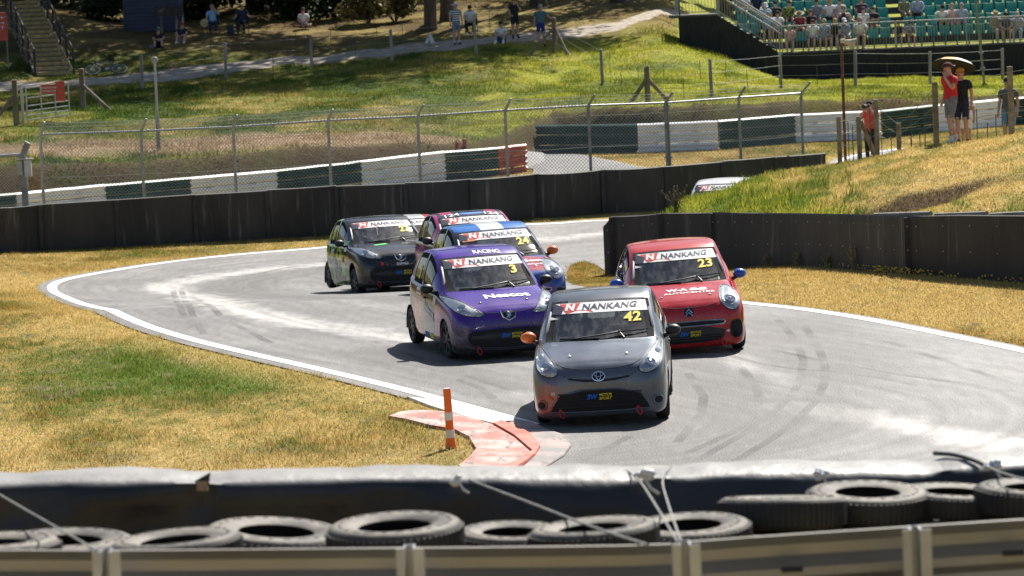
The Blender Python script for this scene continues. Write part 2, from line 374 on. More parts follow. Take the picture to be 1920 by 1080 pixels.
# ------------------------------------------------------------ asphalt
def sheet(name, poly, m, step=.5, dz=.0, zf=None, cols=None, kind='structure', parent=None, interior=True, thick=0):
    """flat or draped sheet inside a plan polygon"""
    P = [(p[0], p[1]) for p in poly]; n = len(P); A = np.array(P)
    pts = [Vector(p) for p in P]
    if interior:
        x0, y0 = A.min(0); x1, y1 = A.max(0)
        gx, gy = np.meshgrid(np.arange(x0, x1, step), np.arange(y0, y1, step)); gx = gx.ravel(); gy = gy.ravel()
        ok = pin(P, gx, gy) & (pdist(P+[P[0]], gx, gy) > step*.35)
        pts += [Vector(q) for q in zip(gx[ok], gy[ok])]
    v, e, f, *_ = geometry.delaunay_2d_cdt(pts, [(i, (i+1) % n) for i in range(n)], [], 1, 1e-4)
    X = np.array([p.x for p in v]); Y = np.array([p.y for p in v]); Z = (zf or base_z)(X, Y)+dz
    me = bpy.data.meshes.new(name); me.from_pydata(np.stack([X, Y, Z], -1).tolist(), [], [list(t) for t in f])
    bm = bmesh.new(); bm.from_mesh(me); bmesh.ops.recalc_face_normals(bm, faces=bm.faces)
    if sum(q.normal.z for q in bm.faces) < 0: bmesh.ops.reverse_faces(bm, faces=bm.faces)
    bm.to_mesh(me); bm.free()
    if cols:
        for nm, fn in cols.items():
            a = me.attributes.new(nm, 'FLOAT', 'POINT'); a.data.foreach_set('value', fn(X, Y).astype(np.float32))
    me.materials.append(m); o = link(name, me, parent)
    if kind: o['kind'] = kind
    return o
def pl(l): return smooth_pts([onb(*p) for p in l], 1)
pale = [(pl([(611,495),(530,502),(407,516),(335,529),(318,537),(340,551),(432,579),(530,600),(640,616),(790,640)]), .75), (pl([(1460,760),(1600,778),(1720,803),(1860,838)]), .85), (pl([(1140,438),(1000,452),(860,470)]), .7), (pl([(1290,640),(1420,690),(1500,745)]), .35)]
dark = [(pl([(1480,600),(1530,680),(1520,740),(1440,810),(1330,870)]), 1.5), (pl([(1330,690),(1390,760),(1330,830),(1200,872)]), 1.0), (pl([(820,560),(640,560),(500,555),(440,545),(480,525),(620,505),(900,470),(1130,450)]), 1.0), (pl([(700,660),(860,700),(960,730)]), .8), (pl([(1240,800),(1120,860)]), .8)]
def f_pale(X, Y):
    n = fbm(X*.9, Y*.35, 4); v = 0*X
    for l, w_ in pale: v = np.maximum(v, sstep(1.0, .6, pdist(l, X, Y)/(w_*.62)+(n-.5)*1.1))
    return v
def f_dark(X, Y):
    n = fbm(X*1.4+9, Y*.5, 3); v = 0*X
    for l, w_ in dark: v = np.maximum(v, sstep(1.15, .1, pdist(l, X, Y)/w_+(n-.5)*.8))
    return v
tm = mat('asphalt', rough=.62, spec=.45)
tc = nd(tm, 'ShaderNodeTexCoord'); n1 = nd(tm, 'ShaderNodeTexNoise'); n1.inputs['Scale'].default_value = .55; n1.inputs['Detail'].default_value = 7
n2 = nd(tm, 'ShaderNodeTexNoise'); n2.inputs['Scale'].default_value = 38; n2.inputs['Detail'].default_value = 3
mp = nd(tm, 'ShaderNodeMapping'); mp.inputs['Scale'].default_value = (5, .8, 1); mp.inputs['Rotation'].default_value = (0, 0, .35)
n3 = nd(tm, 'ShaderNodeTexNoise'); n3.inputs['Scale'].default_value = 1.6; n3.inputs['Detail'].default_value = 6
r1 = nd(tm, 'ShaderNodeValToRGB'); e = r1.color_ramp.elements; e[0].position = .33; e[1].position = .70; e[0].color = (.102,.098,.096,1); e[1].color = (.162,.155,.150,1)
ap = nd(tm, 'ShaderNodeAttribute', attribute_name='pale'); ad = nd(tm, 'ShaderNodeAttribute', attribute_name='dark')
def mixn(m, t, fac=None, f=1.0):
    q = nd(m, 'ShaderNodeMix', data_type='RGBA', blend_type=t); q.inputs[0].default_value = f
    if fac is not None: lk(m, fac, q.inputs[0])
    return q
q1 = mixn(tm, 'MIX', ap.outputs['Fac']); q1.inputs[7].default_value = (.36,.345,.325,1)
md = nd(tm, 'ShaderNodeMath', operation='MULTIPLY'); md.inputs[1].default_value = .78
q2 = mixn(tm, 'MIX', md.outputs[0]); q2.inputs[7].default_value = (.062,.059,.057,1)
r2 = nd(tm, 'ShaderNodeMapRange'); r2.inputs[1].default_value = .3; r2.inputs[2].default_value = .7; r2.inputs[3].default_value = .72; r2.inputs[4].default_value = 1.28
r3 = nd(tm, 'ShaderNodeMapRange'); r3.inputs[1].default_value = .3; r3.inputs[2].default_value = .7; r3.inputs[3].default_value = .8; r3.inputs[4].default_value = 1.2
q3 = mixn(tm, 'MULTIPLY'); q4 = mixn(tm, 'MULTIPLY'); bp = nd(tm, 'ShaderNodeBump'); bp.inputs['Distance'].default_value = .012; bp.inputs['Strength'].default_value = .8
for a_, b_ in [(tc.outputs['Object'], n1.inputs[0]), (tc.outputs['Object'], n2.inputs[0]), (tc.outputs['Object'], mp.inputs[0]), (mp.outputs[0], n3.inputs[0]), (n1.outputs[0], r1.inputs[0]), (r1.outputs[0], q1.inputs[6]), (q1.outputs[2], q2.inputs[6]), (ad.outputs['Fac'], md.inputs[0]), (n2.outputs[0], r2.inputs[0]), (n3.outputs[0], r3.inputs[0]), (q2.outputs[2], q3.inputs[6]), (r2.outputs[0], q3.inputs[7]), (q3.outputs[2], q4.inputs[6]), (r3.outputs[0], q4.inputs[7]), (q4.outputs[2], bsdf(tm).inputs['Base Color']), (n2.outputs[0], bp.inputs['Height']), (bp.outputs[0], bsdf(tm).inputs['Normal'])]: lk(tm, a_, b_)
def f_len(X, Y):
    l = EDGE_L[::2]; P = np.array([(p.x, p.y) for p in l]); L = np.concatenate([[0], np.cumsum(np.hypot(*np.diff(P, axis=0).T))]); d = ((X[:, None]-P[:, 0])**2+(Y[:, None]-P[:, 1])**2); w_ = 1/(d+4.0)**3; return (w_*L).sum(1)/w_.sum(1)
a1 = nd(tm, 'ShaderNodeAttribute', attribute_name='across'); a2 = nd(tm, 'ShaderNodeAttribute', attribute_name='along'); cx_ = nd(tm, 'ShaderNodeCombineXYZ'); m1_ = nd(tm, 'ShaderNodeMath', operation='MULTIPLY'); m1_.inputs[1].default_value = 3.2; m2_ = nd(tm, 'ShaderNodeMath', operation='MULTIPLY'); m2_.inputs[1].default_value = .16
n5 = nd(tm, 'ShaderNodeTexNoise'); n5.inputs['Scale'].default_value = 1.3; n5.inputs['Detail'].default_value = 7; r5 = nd(tm, 'ShaderNodeMapRange'); r5.inputs[1].default_value = .32; r5.inputs[2].default_value = .68; r5.inputs[3].default_value = .72; r5.inputs[4].default_value = 1.25; q5 = mixn(tm, 'MULTIPLY')
for a_, b_ in ((a1.outputs['Fac'], m1_.inputs[0]), (a2.outputs['Fac'], m2_.inputs[0]), (m1_.outputs[0], cx_.inputs[0]), (m2_.outputs[0], cx_.inputs[1]), (cx_.outputs[0], n5.inputs['Vector']), (n5.outputs[0], r5.inputs[0]), (q4.outputs[2], q5.inputs[6]), (r5.outputs[0], q5.inputs[7]), (q5.outputs[2], bsdf(tm).inputs['Base Color'])): lk(tm, a_, b_)
sheet('race_track', TRACK, tm, .35, .0, cols={'pale': f_pale, 'dark': f_dark, 'across': lambda X, Y: pdist(EDGE_L, X, Y), 'along': f_len})
sheet('escape_road', ESC, tm, .6, .02, zf=gz)
# painted edge lines
wp = nmat('white_paint', (.50,.49,.47), (.82,.81,.79), 9, .6, lo=.25, hi=.5)
def strip(name, line, wdt, m, dz, zf=base_z, kind='structure', trim=None):
    l = resample(line, .4); a = offset(l, wdt/2); b = offset(l, -wdt/2); V = []
    za = zf(np.array([p.x for p in a]), np.array([p.y for p in a])); zb = zf(np.array([p.x for p in b]), np.array([p.y for p in b]))
    for i in range(len(l)): V += [(a[i].x, a[i].y, za[i]+dz), (b[i].x, b[i].y, zb[i]+dz)]
    F = [(2*i, 2*i+1, 2*i+3, 2*i+2) for i in range(len(l)-1)]
    o = MB().add(V, F)
    return V, F
def lineobj(name, line, wdt):
    V, F = strip(name, line, wdt, wp, .006); o = MB().add(V, F).build(name, wp); o['kind'] = 'structure'; return o
kR = min(range(len(LINE_R)), key=lambda i: (LINE_R[i]-onb(1180, 549)).length)
lineobj('track_edge_line', LINE_L, .20); lineobj('track_edge_line', LINE_R[kR:], .22)
# tyre marks : thin dark smears of rubber
rub = mat('rubber_smear', (.035,.034,.034), .7)
tc = nd(rub, 'ShaderNodeTexCoord'); n = nd(rub, 'ShaderNodeTexNoise'); n.inputs['Scale'].default_value = .5; n.inputs['Detail'].default_value = 9
r = nd(rub, 'ShaderNodeMapRange'); r.inputs[1].default_value = .40; r.inputs[2].default_value = .68; r.inputs[3].default_value = .0; r.inputs[4].default_value = .36
lk(rub, tc.outputs['Object'], n.inputs[0]); lk(rub, n.outputs[0], r.inputs[0]); lk(rub, r.outputs[0], bsdf(rub).inputs['Alpha'])
sk = MB()
for l in [[(340,540),(352,575),(382,628)], [(358,555),(400,588),(470,625),(510,645)], [(325,545),(335,580),(365,615)], [(560,515),(700,540),(820,552)], [(600,500),(760,520)], [(860,712),(905,730),(925,748)],
          [(1460,600),(1508,660),(1500,730),(1420,800),(1300,868)], [(1500,600),(1548,670),(1545,740),(1470,810),(1380,866)], [(1390,690),(1430,740),(1400,800),(1290,850)], [(1340,660),(1450,690),(1600,700),(1820,745)], [(1420,650),(1600,690),(1900,735)],
          [(1290,700),(1330,760),(1270,830)], [(1660,640),(1780,680),(1900,720)], [(1000,455),(1110,430)], [(640,570),(740,585),(800,600)], [(450,520),(560,498),(615,490)], [(1180,820),(1100,865)], [(700,640),(830,690),(960,735)]]:
    V, F = strip('', pl(l), .12, rub, .004); sk.add(V, F)
o = sk.build('tyre_mark', rub); o['kind'] = 'stuff'
# kerb : flat white and pink concrete aprons and a raised red lip
def worn(name, c1, c2, chip, sc, lo, hi, th):
    """painted concrete: two paint tones, and dark scuffs and chips where the paint has gone"""
    m = nmat(name, c1, c2, sc, .7, lo=lo, hi=hi, bump=.006, bscale=14); tc = nd(m, 'ShaderNodeTexCoord'); mp = nd(m, 'ShaderNodeMapping'); mp.inputs['Scale'].default_value = (3.2, .75, 1); mp.inputs['Rotation'].default_value = (0, 0, .5)
    n = nd(m, 'ShaderNodeTexNoise'); n.inputs['Scale'].default_value = 2.4; n.inputs['Detail'].default_value = 10; n.inputs['Roughness'].default_value = .72; r = nd(m, 'ShaderNodeMapRange'); r.inputs[1].default_value = th; r.inputs[2].default_value = th+.08; r.inputs[4].default_value = .9
    src = bsdf(m).inputs['Base Color'].links[0].from_socket; q = mixn(m, 'MIX', r.outputs[0]); q.inputs[7].default_value = (*chip, 1)
    for a_, b_ in ((tc.outputs['Object'], mp.inputs[0]), (mp.outputs[0], n.inputs['Vector']), (n.outputs[0], r.inputs[0]), (src, q.inputs[6]), (q.outputs[2], bsdf(m).inputs['Base Color'])): lk(m, a_, b_)
    return m
kw = worn('kerb_white', (.42,.39,.36), (.62,.59,.55), (.16,.15,.14), 3.5, .3, .5, .58); kpk = worn('kerb_pink', (.42,.12,.09), (.50,.34,.30), (.12,.112,.108), 2.3, .40, .58, .52)
krd = worn('kerb_red', (.46,.07,.035), (.56,.17,.12), (.09,.08,.08), 3, .35, .6, .56); kgr = worn('kerb_grey', (.21,.195,.19), (.44,.31,.28), (.10,.095,.09), 1.9, .42, .66, .57)
def slab(name, poly, m, h):
    P = [Vector((p.x, p.y, 0)) for p in poly]; c = sum(P, Vector())/len(P); rings = []
    for s_, zz in ((1.0, -.02), (1.0, h*.55), (.985, h)):
        rings.append([Vector((c.x+(p.x-c.x)*s_, c.y+(p.y-c.y)*s_, zz)) for p in P])
    mb = MB(); mb.sweep(rings, closed=True, cap=False); k = len(P); mb.f.append(tuple(2*k+i for i in range(k))); mb.m.append(0)
    o = mb.build(name, m, None); o['kind'] = 'structure'; return o
slab('kerb', K_WHITE, kw, .022); slab('kerb', K_APRON, kpk, .030); slab('kerb', K_RED, krd, .055); slab('kerb', K_OUT, kgr, .026)
# gravel footpath up the hill
gv = nmat('footpath_gravel', (.29,.25,.20), (.47,.41,.335), 2.5, .95, spec=.1, bump=.02, bscale=25)
lo_ = [Vector((*q, 0)) for q in []]
A_ = resample([Vector((p.x, p.y, 0)) for p in PLO], 1.0); 
def path_sheet():
    V = []; n = 120; m_ = 7
    def along(l, t):
        t *= len(l)-1; i = min(int(t), len(l)-2); return l[i].lerp(l[i+1], t-i)
    for i in range(n+1):
        a, b = along(PLO, i/n), along(PUP, i/n)
        for j in range(m_+1):
            e = (math.sin(i*1.7)*.2+math.sin(i*.63)*.3)
            q = a.lerp(b, j/m_); q.y += e*(1-2*abs(j/m_-.5)); V.append((q.x, q.y, j))
    V = np.array(V); ed = (V[:, 2] == 0) | (V[:, 2] == m_); V = V[:, :2]; z = gz(V[:, 0], V[:, 1])+np.where(ed, -.06, .02); ii = np.arange(len(V)).reshape(n+1, m_+1)
    F = np.stack([ii[:-1, :-1], ii[1:, :-1], ii[1:, 1:], ii[:-1, 1:]], -1).reshape(-1, 4)
    return npmesh('footpath', np.column_stack([V, z]), F, gv, smooth=True)
link('footpath', path_sheet())['kind'] = 'structure'
# ------------------------------------------------------------ rubber-sheet covered barriers
tarp_m = nmat('barrier_sheet', (.026,.024,.022), (.05,.045,.041), 1.3, .62, spec=.35, bump=.006, bscale=5, stretch=(1, 1, .35))
m_ = tarp_m                                   # pale vertical scuffs
tc = nd(m_, 'ShaderNodeTexCoord'); mp = nd(m_, 'ShaderNodeMapping'); mp.inputs['Scale'].default_value = (6, 6, .45); mp.inputs['Rotation'].default_value = (0, .12, 0)
n = nd(m_, 'ShaderNodeTexNoise'); n.inputs['Scale'].default_value = 1.4; n.inputs['Detail'].default_value = 5
r = nd(m_, 'ShaderNodeMapRange'); r.inputs[1].default_value = .60; r.inputs[2].default_value = .74; r.inputs[4].default_value = .5
q = mixn(m_, 'MIX', r.outputs[0]); q.inputs[7].default_value = (.22, .21, .20, 1)
src = bsdf(m_).inputs['Base Color'].links[0].from_socket
lk(m_, tc.outputs['Object'], mp.inputs[0]); lk(m_, mp.outputs[0], n.inputs['Vector']); lk(m_, n.outputs[0], r.inputs[0]); lk(m_, src, q.inputs[6]); lk(m_, q.outputs[2], bsdf(m_).inputs['Base Color'])
seam_m = nmat('seam_strip', (.012,.012,.013), (.03,.03,.032), 6, .6)
galv = nmat('galvanised_steel', (.30,.31,.32), (.46,.47,.48), 7, .45, metal=.35, lo=.3, hi=.7)
galvd = nmat('dull_steel', (.20,.21,.22), (.32,.33,.34), 5, .55, metal=.3)
def wall(name, label, pts, thick, seams, wob=.03, rivets=False, step=.22):
    """pts: (x, y, z_bottom, z_top) along the wall; seams: indices where panels meet"""
    t = thing(name, label, 'barrier', (pts[0][0], pts[0][1], pts[0][2])); off = t.location
    for a, b in zip(seams, seams[1:]):
        seg = pts[a:b+1]; L = [Vector(p[:3]) for p in seg]; rows = []
        for p, q in zip(seg, seg[1:]):
            n = max(2, int((Vector(q[:2])-Vector(p[:2])).length/step))
            rows += [[lerp(p[k], q[k], i/n) for k in range(4)] for i in range(n)]
        rows.append(list(seg[-1])); rings = []
        sag = random.uniform(.0, .03); top0 = random.uniform(-.015, .015)
        for i, (x, y, zb, zt) in enumerate(rows):
            s = i/(len(rows)-1); zt = zt+top0-sag*4*s*(1-s); ring = []
            for h in (0, .12, .25, .4, .55, .7, .85, .95, 1.0):
                f = (float(fbm(np.array([x*2.4+a*7]), np.array([h*1.2+y*.3]), 3)[0])-.5)*wob*2.4*(.35+.65*math.sin(math.pi*min(1, h+.15)))
                edge = .035*(abs(2*s-1)**8)
                ring.append((x+.012*math.sin(i*.0), y+f+edge, lerp(zb-.06, zt, h)))
            ring += [(x, y+thick*.3, zt+.012), (x, y+thick, zt), (x, y+thick, zb-.06)]
            rings.append(ring)
        mb = MB(off); mb.sweep(rings, closed=True); mb.build('panel', tarp_m, t, True, 50)
        x, y, zb, zt = rows[-1]
        if b != seams[-1]:
            MB(off).box((x, y+.0, (zb+zt)/2), (.10, .05, zt-zb-.02)).build('seam', seam_m, t)
        if rivets:
            mb = MB(off)
            for i, (x, y, zb, zt) in enumerate(rows):
                if i % 3 == 1:
                    for h in (.84, .42): mb.sphere((x, y-.035, lerp(zb, zt, h)), .013, 6, 4)
            o = mb.build('rivet', galv, t, True); o['kind'] = 'stuff'
    return t
FB = [(-420,419),(-120,400),(0,390),(75,384),(218,375),(365,365),(500,357),(630,349),(760,344),(884,337),(1010,326),(1130,318),(1249,312),(1355,303),(1455,295),(1548,288)]
pts = []
for i, (px, py) in enumerate(FB):
    p = gnd(px, py, .56); pts.append((p.x, p.y, g1(p.x, p.y), .56))
wall('barrier_wall', 'long black sheeted barrier wall running behind the far edge of the track', pts, .32, list(range(len(pts))), .035)
NBY = [(1131,71.2),(1190,70.7),(1238,70.1),(1336,68.9),(1400,67.6),(1500,65.2),(1600,62.0),(1700,59.4),(1800,58.1),(1920,56.7),(2060,55.4),(2350,52.8)]
def nby(px): return float(np.interp(px, [a for a, b in NBY], [b for a, b in NBY]))
NB = [(1131,426),(1146,406),(1190,403),(1238,400),(1336,399),(1420,399),(1500,399),(1600,401),(1700,407),(1800,404),(1920,405),(2060,408),(2350,415)]
pts = []
for px, pt in NB:
    q = at(px, pt, nby(px)); pts.append((q.x, q.y, float(base_z(q.x, q.y)[0]), q.z))
wall('barrier_wall', 'black riveted sheet barrier wall curving along the foot of the grassy mound', pts, .16, [0, 1, 3, 4, 8, 11, 12], .03, True)
# timber rails laid behind the top of the near barrier
wood = nmat('weathered_wood', (.13,.10,.072), (.27,.22,.165), 4, .85, stretch=(1, 1, .25), bump=.006, bscale=18)
woodg = nmat('grey_wood', (.20,.175,.15), (.34,.30,.26), 4, .85, stretch=(1, 1, .25), bump=.006, bscale=18)
t = thing('timber_rail', 'weathered timber rail lying along the back of the right hand barrier', 'rail', (at(1640, 403, 61.2)))
for a, b in ((1640, 1745), (1755, 1850), (1858, 1925)):
    mb = MB(t.location); ya = 61.9-(a-1640)*.016; yb = 61.9-(b-1640)*.016
    mb.tube(at(a, 404, ya), at(b, 400.5, yb), .045); mb.build('plank', woodg, t)

# ------------------------------------------------------------ chain link fences
def wiremesh(mb, A, B, za0, za1, zb0, zb1, sp=.09, r=.0055, topA=None, topB=None):
    """diagonal wires filling the quad A..B (plan points), between heights"""
    L = (Vector((B.x, B.y))-Vector((A.x, A.y))).length; H = max(za1-za0, zb1-zb0)
    def P(u, v):
        s = u/L; z0 = lerp(za0, zb0, s); z1 = lerp(za1, zb1, s); return Vector((lerp(A.x, B.x, s), lerp(A.y, B.y, s), z0+(z1-z0)*v/H))
    def seg(p, q):
        d = (q-p).normalized(); n = Vector((0, 1, 0)); sx = d.cross(n).normalized()*r; k = len(mb.v)
        mb.v += [v-mb.off for v in (p+sx, p-sx*.5+n*r, p-sx*.5-n*r, q+sx, q-sx*.5+n*r, q-sx*.5-n*r)]
        mb.f += [[k, k+1, k+4, k+3], [k+1, k+2, k+5, k+4], [k+2, k, k+3, k+5]]; mb.m += [0]*3
    c = -H
    while c < L:
        u0, v0, u1, v1 = c, 0, c+H, H
        if u0 < 0: v0 -= u0; u0 = 0
        if u1 > L: v1 -= (u1-L); u1 = L
        if u1-u0 > .01:
            seg(P(u0, v0), P(u1, v1)); seg(P(u0, H-v0), P(u1, H-v1))
        c += sp
FP = [((75,252),(85,230)),((264,246),(275,224)),((437,238),(445,217)),((615,226),(624,206)),((783,218),(794,197)),((947,207),(957,186)),((1103,198),(1114,178)),((1247,193),(1260,174)),((1385,183),(1396,163)),((1502,175),(1517,155))]
f1 = thing('chain_link_fence', 'tall galvanised chain link fence with cranked post tops behind the far barrier', 'fence', (0, 85.5, -.4)); off = f1.location
P = []
for i, (b, tp) in enumerate(FP):
    Yf = lerp(84.6, 89.6, i/9); p = at(*b, Yf); tipx = at(*tp, Yf); P.append((p, Vector((tipx.x, Yf-.22, tipx.z))))
for i, (p, tip) in enumerate(P):
    mb = MB(off); g = g1(p.x, p.y)
    mb.path([(p.x, p.y, g-.1), (p.x, p.y, p.z), tip], [.038, .038, .032], 8); mb.sphere(tip, .036, 8, 5)
    if i == 7:
        mb.path([(p.x+.07, p.y+.05, g-.1), (p.x+.05, p.y+.05, p.z), tip+Vector((-.13, .1, -.05))], [.04, .04, .032], 8)
        mb.box((p.x+.03, p.y, g+1.05), (.2, .1, .05)); mb.box((p.x+.03, p.y, p.z-.1), (.2, .1, .05))
    mb.build('post', galvd if i > 5 else galv, f1, True)
mw = MB(off); ar = MB(off)
for i in range(len(P)-1):
    a, ta = P[i]; b, tb = P[i+1]; ga, gb = g1(a.x, a.y), g1(b.x, b.y)
    MB(off).tube(a, b, .027, n=8).build('top_rail', galv, f1, True)
    wiremesh(mw, a, b, ga+.15, a.z, gb+.15, b.z)
    for h in (.08, .33, .58, .9):
        ar.path([Vector((a.x, a.y-.01, lerp(ga, a.z, h))), Vector(((a.x+b.x)/2, (a.y+b.y)/2-.01, lerp((ga+gb)/2, (a.z+b.z)/2, h)-.02)), Vector((b.x, b.y-.01, lerp(gb, b.z, h)))], .005, 4)
    for h in (.33, .66, .97): ar.path([a.lerp(ta, h), (a.lerp(ta, h)+b.lerp(tb, h))/2+Vector((0, 0, -.015)), b.lerp(tb, h)], .005, 4)
    if i < 6: wiremesh(mw, a.lerp(ta, .03), b.lerp(tb, .03), a.z, ta.z, b.z, tb.z)
wire_m = nmat('fence_wire', (.30,.30,.29), (.42,.42,.40), 3, .5, metal=.2)
o = mw.build('wire_mesh', wire_m, f1); o['kind'] = 'stuff'
o = ar.build('strand', wire_m, f1); o['kind'] = 'stuff'
# nearer fence bay at the left edge with its thick post and camera box
f2 = thing('chain_link_fence', 'left hand end of a closer mesh fence with a thick square post', 'fence', at(44, 378, 83.6)); off = f2.location
p = at(43, 290, 83.6); g = g1(p.x, p.y)
mb = MB(off); mb.bbox((p.x, p.y, (g+p.z)/2), (.15, .13, p.z-g+.1), .012); mb.build('post', galvd, f2)
mb = MB(off); mb.prism([p+Vector((-.085, -.06, -.05)), p+Vector((.075, -.06, -.05)), p+Vector((.20, -.12, .26)), p+Vector((.08, -.12, .33))], (0, 0, 0), (0, .13, 0)); mb.build('post_head', galvd, f2)
q = at(-140, 302, 83); MB(off).tube(p+Vector((0, 0, 0)), q, .045).build('top_rail', galv, f2)
mw = MB(off); wiremesh(mw, q, p, g1(q.x, q.y)+.1, q.z, g+.1, p.z, .075); wiremesh(mw, q+Vector((.1, -.1, 0)), p+Vector((.1, -.1, 0)), q.z, q.z+.30, p.z, p.z+.27, .075)
for k in range(5): mw.path([Vector((q.x, q.y-.01, lerp(g, q.z, .25*k+.03))), Vector((p.x, p.y-.01, lerp(g, p.z, .25*k+.03)))], .005, 4)
mw.build('wire_mesh', wire_m, f2)['kind'] = 'stuff'
cb = thing('equipment_box', 'pale grey equipment box strapped to the thick fence post', 'box', p+Vector((.06, -.1, -.35))); off = cb.location
boxm = nmat('painted_grey', (.52,.50,.47), (.66,.64,.60), 5, .5)
MB(off).bbox(off+Vector((.06, 0, .02)), (.17, .10, .40), .012).build('case', boxm, cb)
MB(off).box(off+Vector((-.02, .0, .25)), (.40, .14, .03)).build('lid', boxm, cb)
MB(off).bbox(off+Vector((-.14, .02, .03)), (.13, .09, .34), .01).build('side_case', galv, cb)

# ------------------------------------------------------------ crash barriers (three beam steel)
WP = [(0,.158),(-.022,.156),(-.080,.105),(-.083,.060),(-.018,.018),(-.018,-.018),(-.083,-.060),(-.080,-.105),(-.022,-.156),(0,-.158)]
WPF = WP+[(y+.012, z) for y, z in WP[::-1]]; WP = [(y, z*.92) for y, z in WP]
WPR = WP+[(y+.012, z) for y, z in WP[::-1]]
armw = nmat('white_barrier_paint', (.80,.80,.81), (.88,.88,.88), 3, .5, lo=.25, hi=.5, stretch=(.5, 1, 2))
armg = nmat('green_barrier_paint', (.012,.055,.040), (.022,.085,.062), 3, .45, stretch=(.5, 1, 2))
armr = nmat('orange_barrier_paint', (.50,.10,.045), (.66,.16,.07), 4, .5)
def wbeam(mb, line, flip=1, prof=None):
    rings = []
    for i, p in enumerate(line):
        t = (line[min(i+1, len(line)-1)]-line[max(0, i-1)]).normalized(); nrm = Vector((-t.y, t.x, 0)).normalized()
        rings.append([p+nrm*(y*flip)+Vector((0, 0, z)) for y, z in (prof or WPR)])
    mb.sweep(rings, closed=True)
def armco(label, tops, cols, rows=3, gap=.315):
    """tops: points on the upper edge at each colour change"""
    t = thing('crash_barrier', label, 'barrier', tops[0]-Vector((0, 0, 1))); off = t.location
    for i, c in enumerate(cols):
        a, b = tops[i], tops[i+1]
        for k in range(rows):
            mb = MB(off); z = Vector((0, 0, -.158-gap*k)); n = 6
            wbeam(mb, [a.lerp(b, j/n)+z+Vector((0, 0, random.uniform(-.006, .006))) for j in range(n+1)])
            for u in (.3, .72):       # slotted bolt plates
                q = a.lerp(b, u)+z; mb.box(q+Vector((0, -.055, -.0)), (.10, .10, .022))
            mb.build('rail', {'w': armw, 'g': armg, 'r': armr}[c], t, True, 35)
        n = max(1, round((b-a).length/1.6))
        for j in range(n):
            q = a.lerp(b, (j+.5)/n); zb = g1(q.x, q.y)
            MB(off).box((q.x, q.y+.09, (zb-.1+q.z)/2), (.10, .13, q.z-zb+.04)).build('post', galvd, t)
    return t
A1 = [(-330,388),(-110,371),(28,360),(195,344),(355,331),(517,317),(675,300),(832,282),(932,275),(985,268)]
armco('green and white striped crash barrier with a red orange end beside the escape road', [at(px, py, lerp(86.2, 96.6, (px+100)/1085)) for px, py in A1], 'wgwgwgwgr')
A2 = [(1006,234),(1195,231),(1345,225),(1489,213),(1650,206),(1754,195),(1892,183),(2000,175),(2150,163)]
armco('green and white striped crash barrier starting right of the escape road', [gnd(px, py, .88) for px, py in A2], 'gwgwgwgw')

# ------------------------------------------------------------ foreground : sheeted tyre wall, tyres, guard rail
sheet_m = nmat('black_plastic_sheet', (.018,.019,.023), (.036,.036,.040), 2.2, .42, spec=.4, bump=.012, bscale=7)
g_ = nd(sheet_m, 'ShaderNodeNewGeometry'); sx_ = nd(sheet_m, 'ShaderNodeSeparateXYZ'); r_ = nd(sheet_m, 'ShaderNodeMapRange'); r_.inputs[1].default_value = .55; r_.inputs[2].default_value = .95; r_.inputs[4].default_value = .92  # upward faces mixed pale: dust, plus sunlit brightness put into the colour
n_ = nd(sheet_m, 'ShaderNodeTexNoise'); n_.inputs['Scale'].default_value = 3; n_.inputs['Detail'].default_value = 6; k_ = nd(sheet_m, 'ShaderNodeMapRange'); k_.inputs[1].default_value = .25; k_.inputs[2].default_value = .6; k_.inputs[3].default_value = .6
m2_ = nd(sheet_m, 'ShaderNodeMath', operation='MULTIPLY'); q = mixn(sheet_m, 'MIX', m2_.outputs[0]); q.inputs[7].default_value = (.35, .335, .315, 1)
src = bsdf(sheet_m).inputs['Base Color'].links[0].from_socket
for a_, b_ in ((g_.outputs['Normal'], sx_.inputs[0]), (sx_.outputs[2], r_.inputs[0]), (n_.outputs[0], k_.inputs[0]), (r_.outputs[0], m2_.inputs[0]), (k_.outputs[0], m2_.inputs[1]), (src, q.inputs[6]), (q.outputs[2], bsdf(sheet_m).inputs['Base Color'])): lk(sheet_m, a_, b_)
TT = [(-260,914),(-100,907),(0,905),(130,899),(380,898),(410,900),(640,895),(850,893),(1000,893),(1180,893),(1230,888),(1290,890),(1400,884),(1600,881),(1745,881),(1770,874),(1860,867),(1920,864),(2080,856),(2250,850)]
tw = thing('tyre_wall_cover', 'black plastic sheet draped over the wall across the foreground', 'sheet', (0, 17, 2.55)); off = tw.location
top = [at(px, py, 17.0) for px, py in TT]
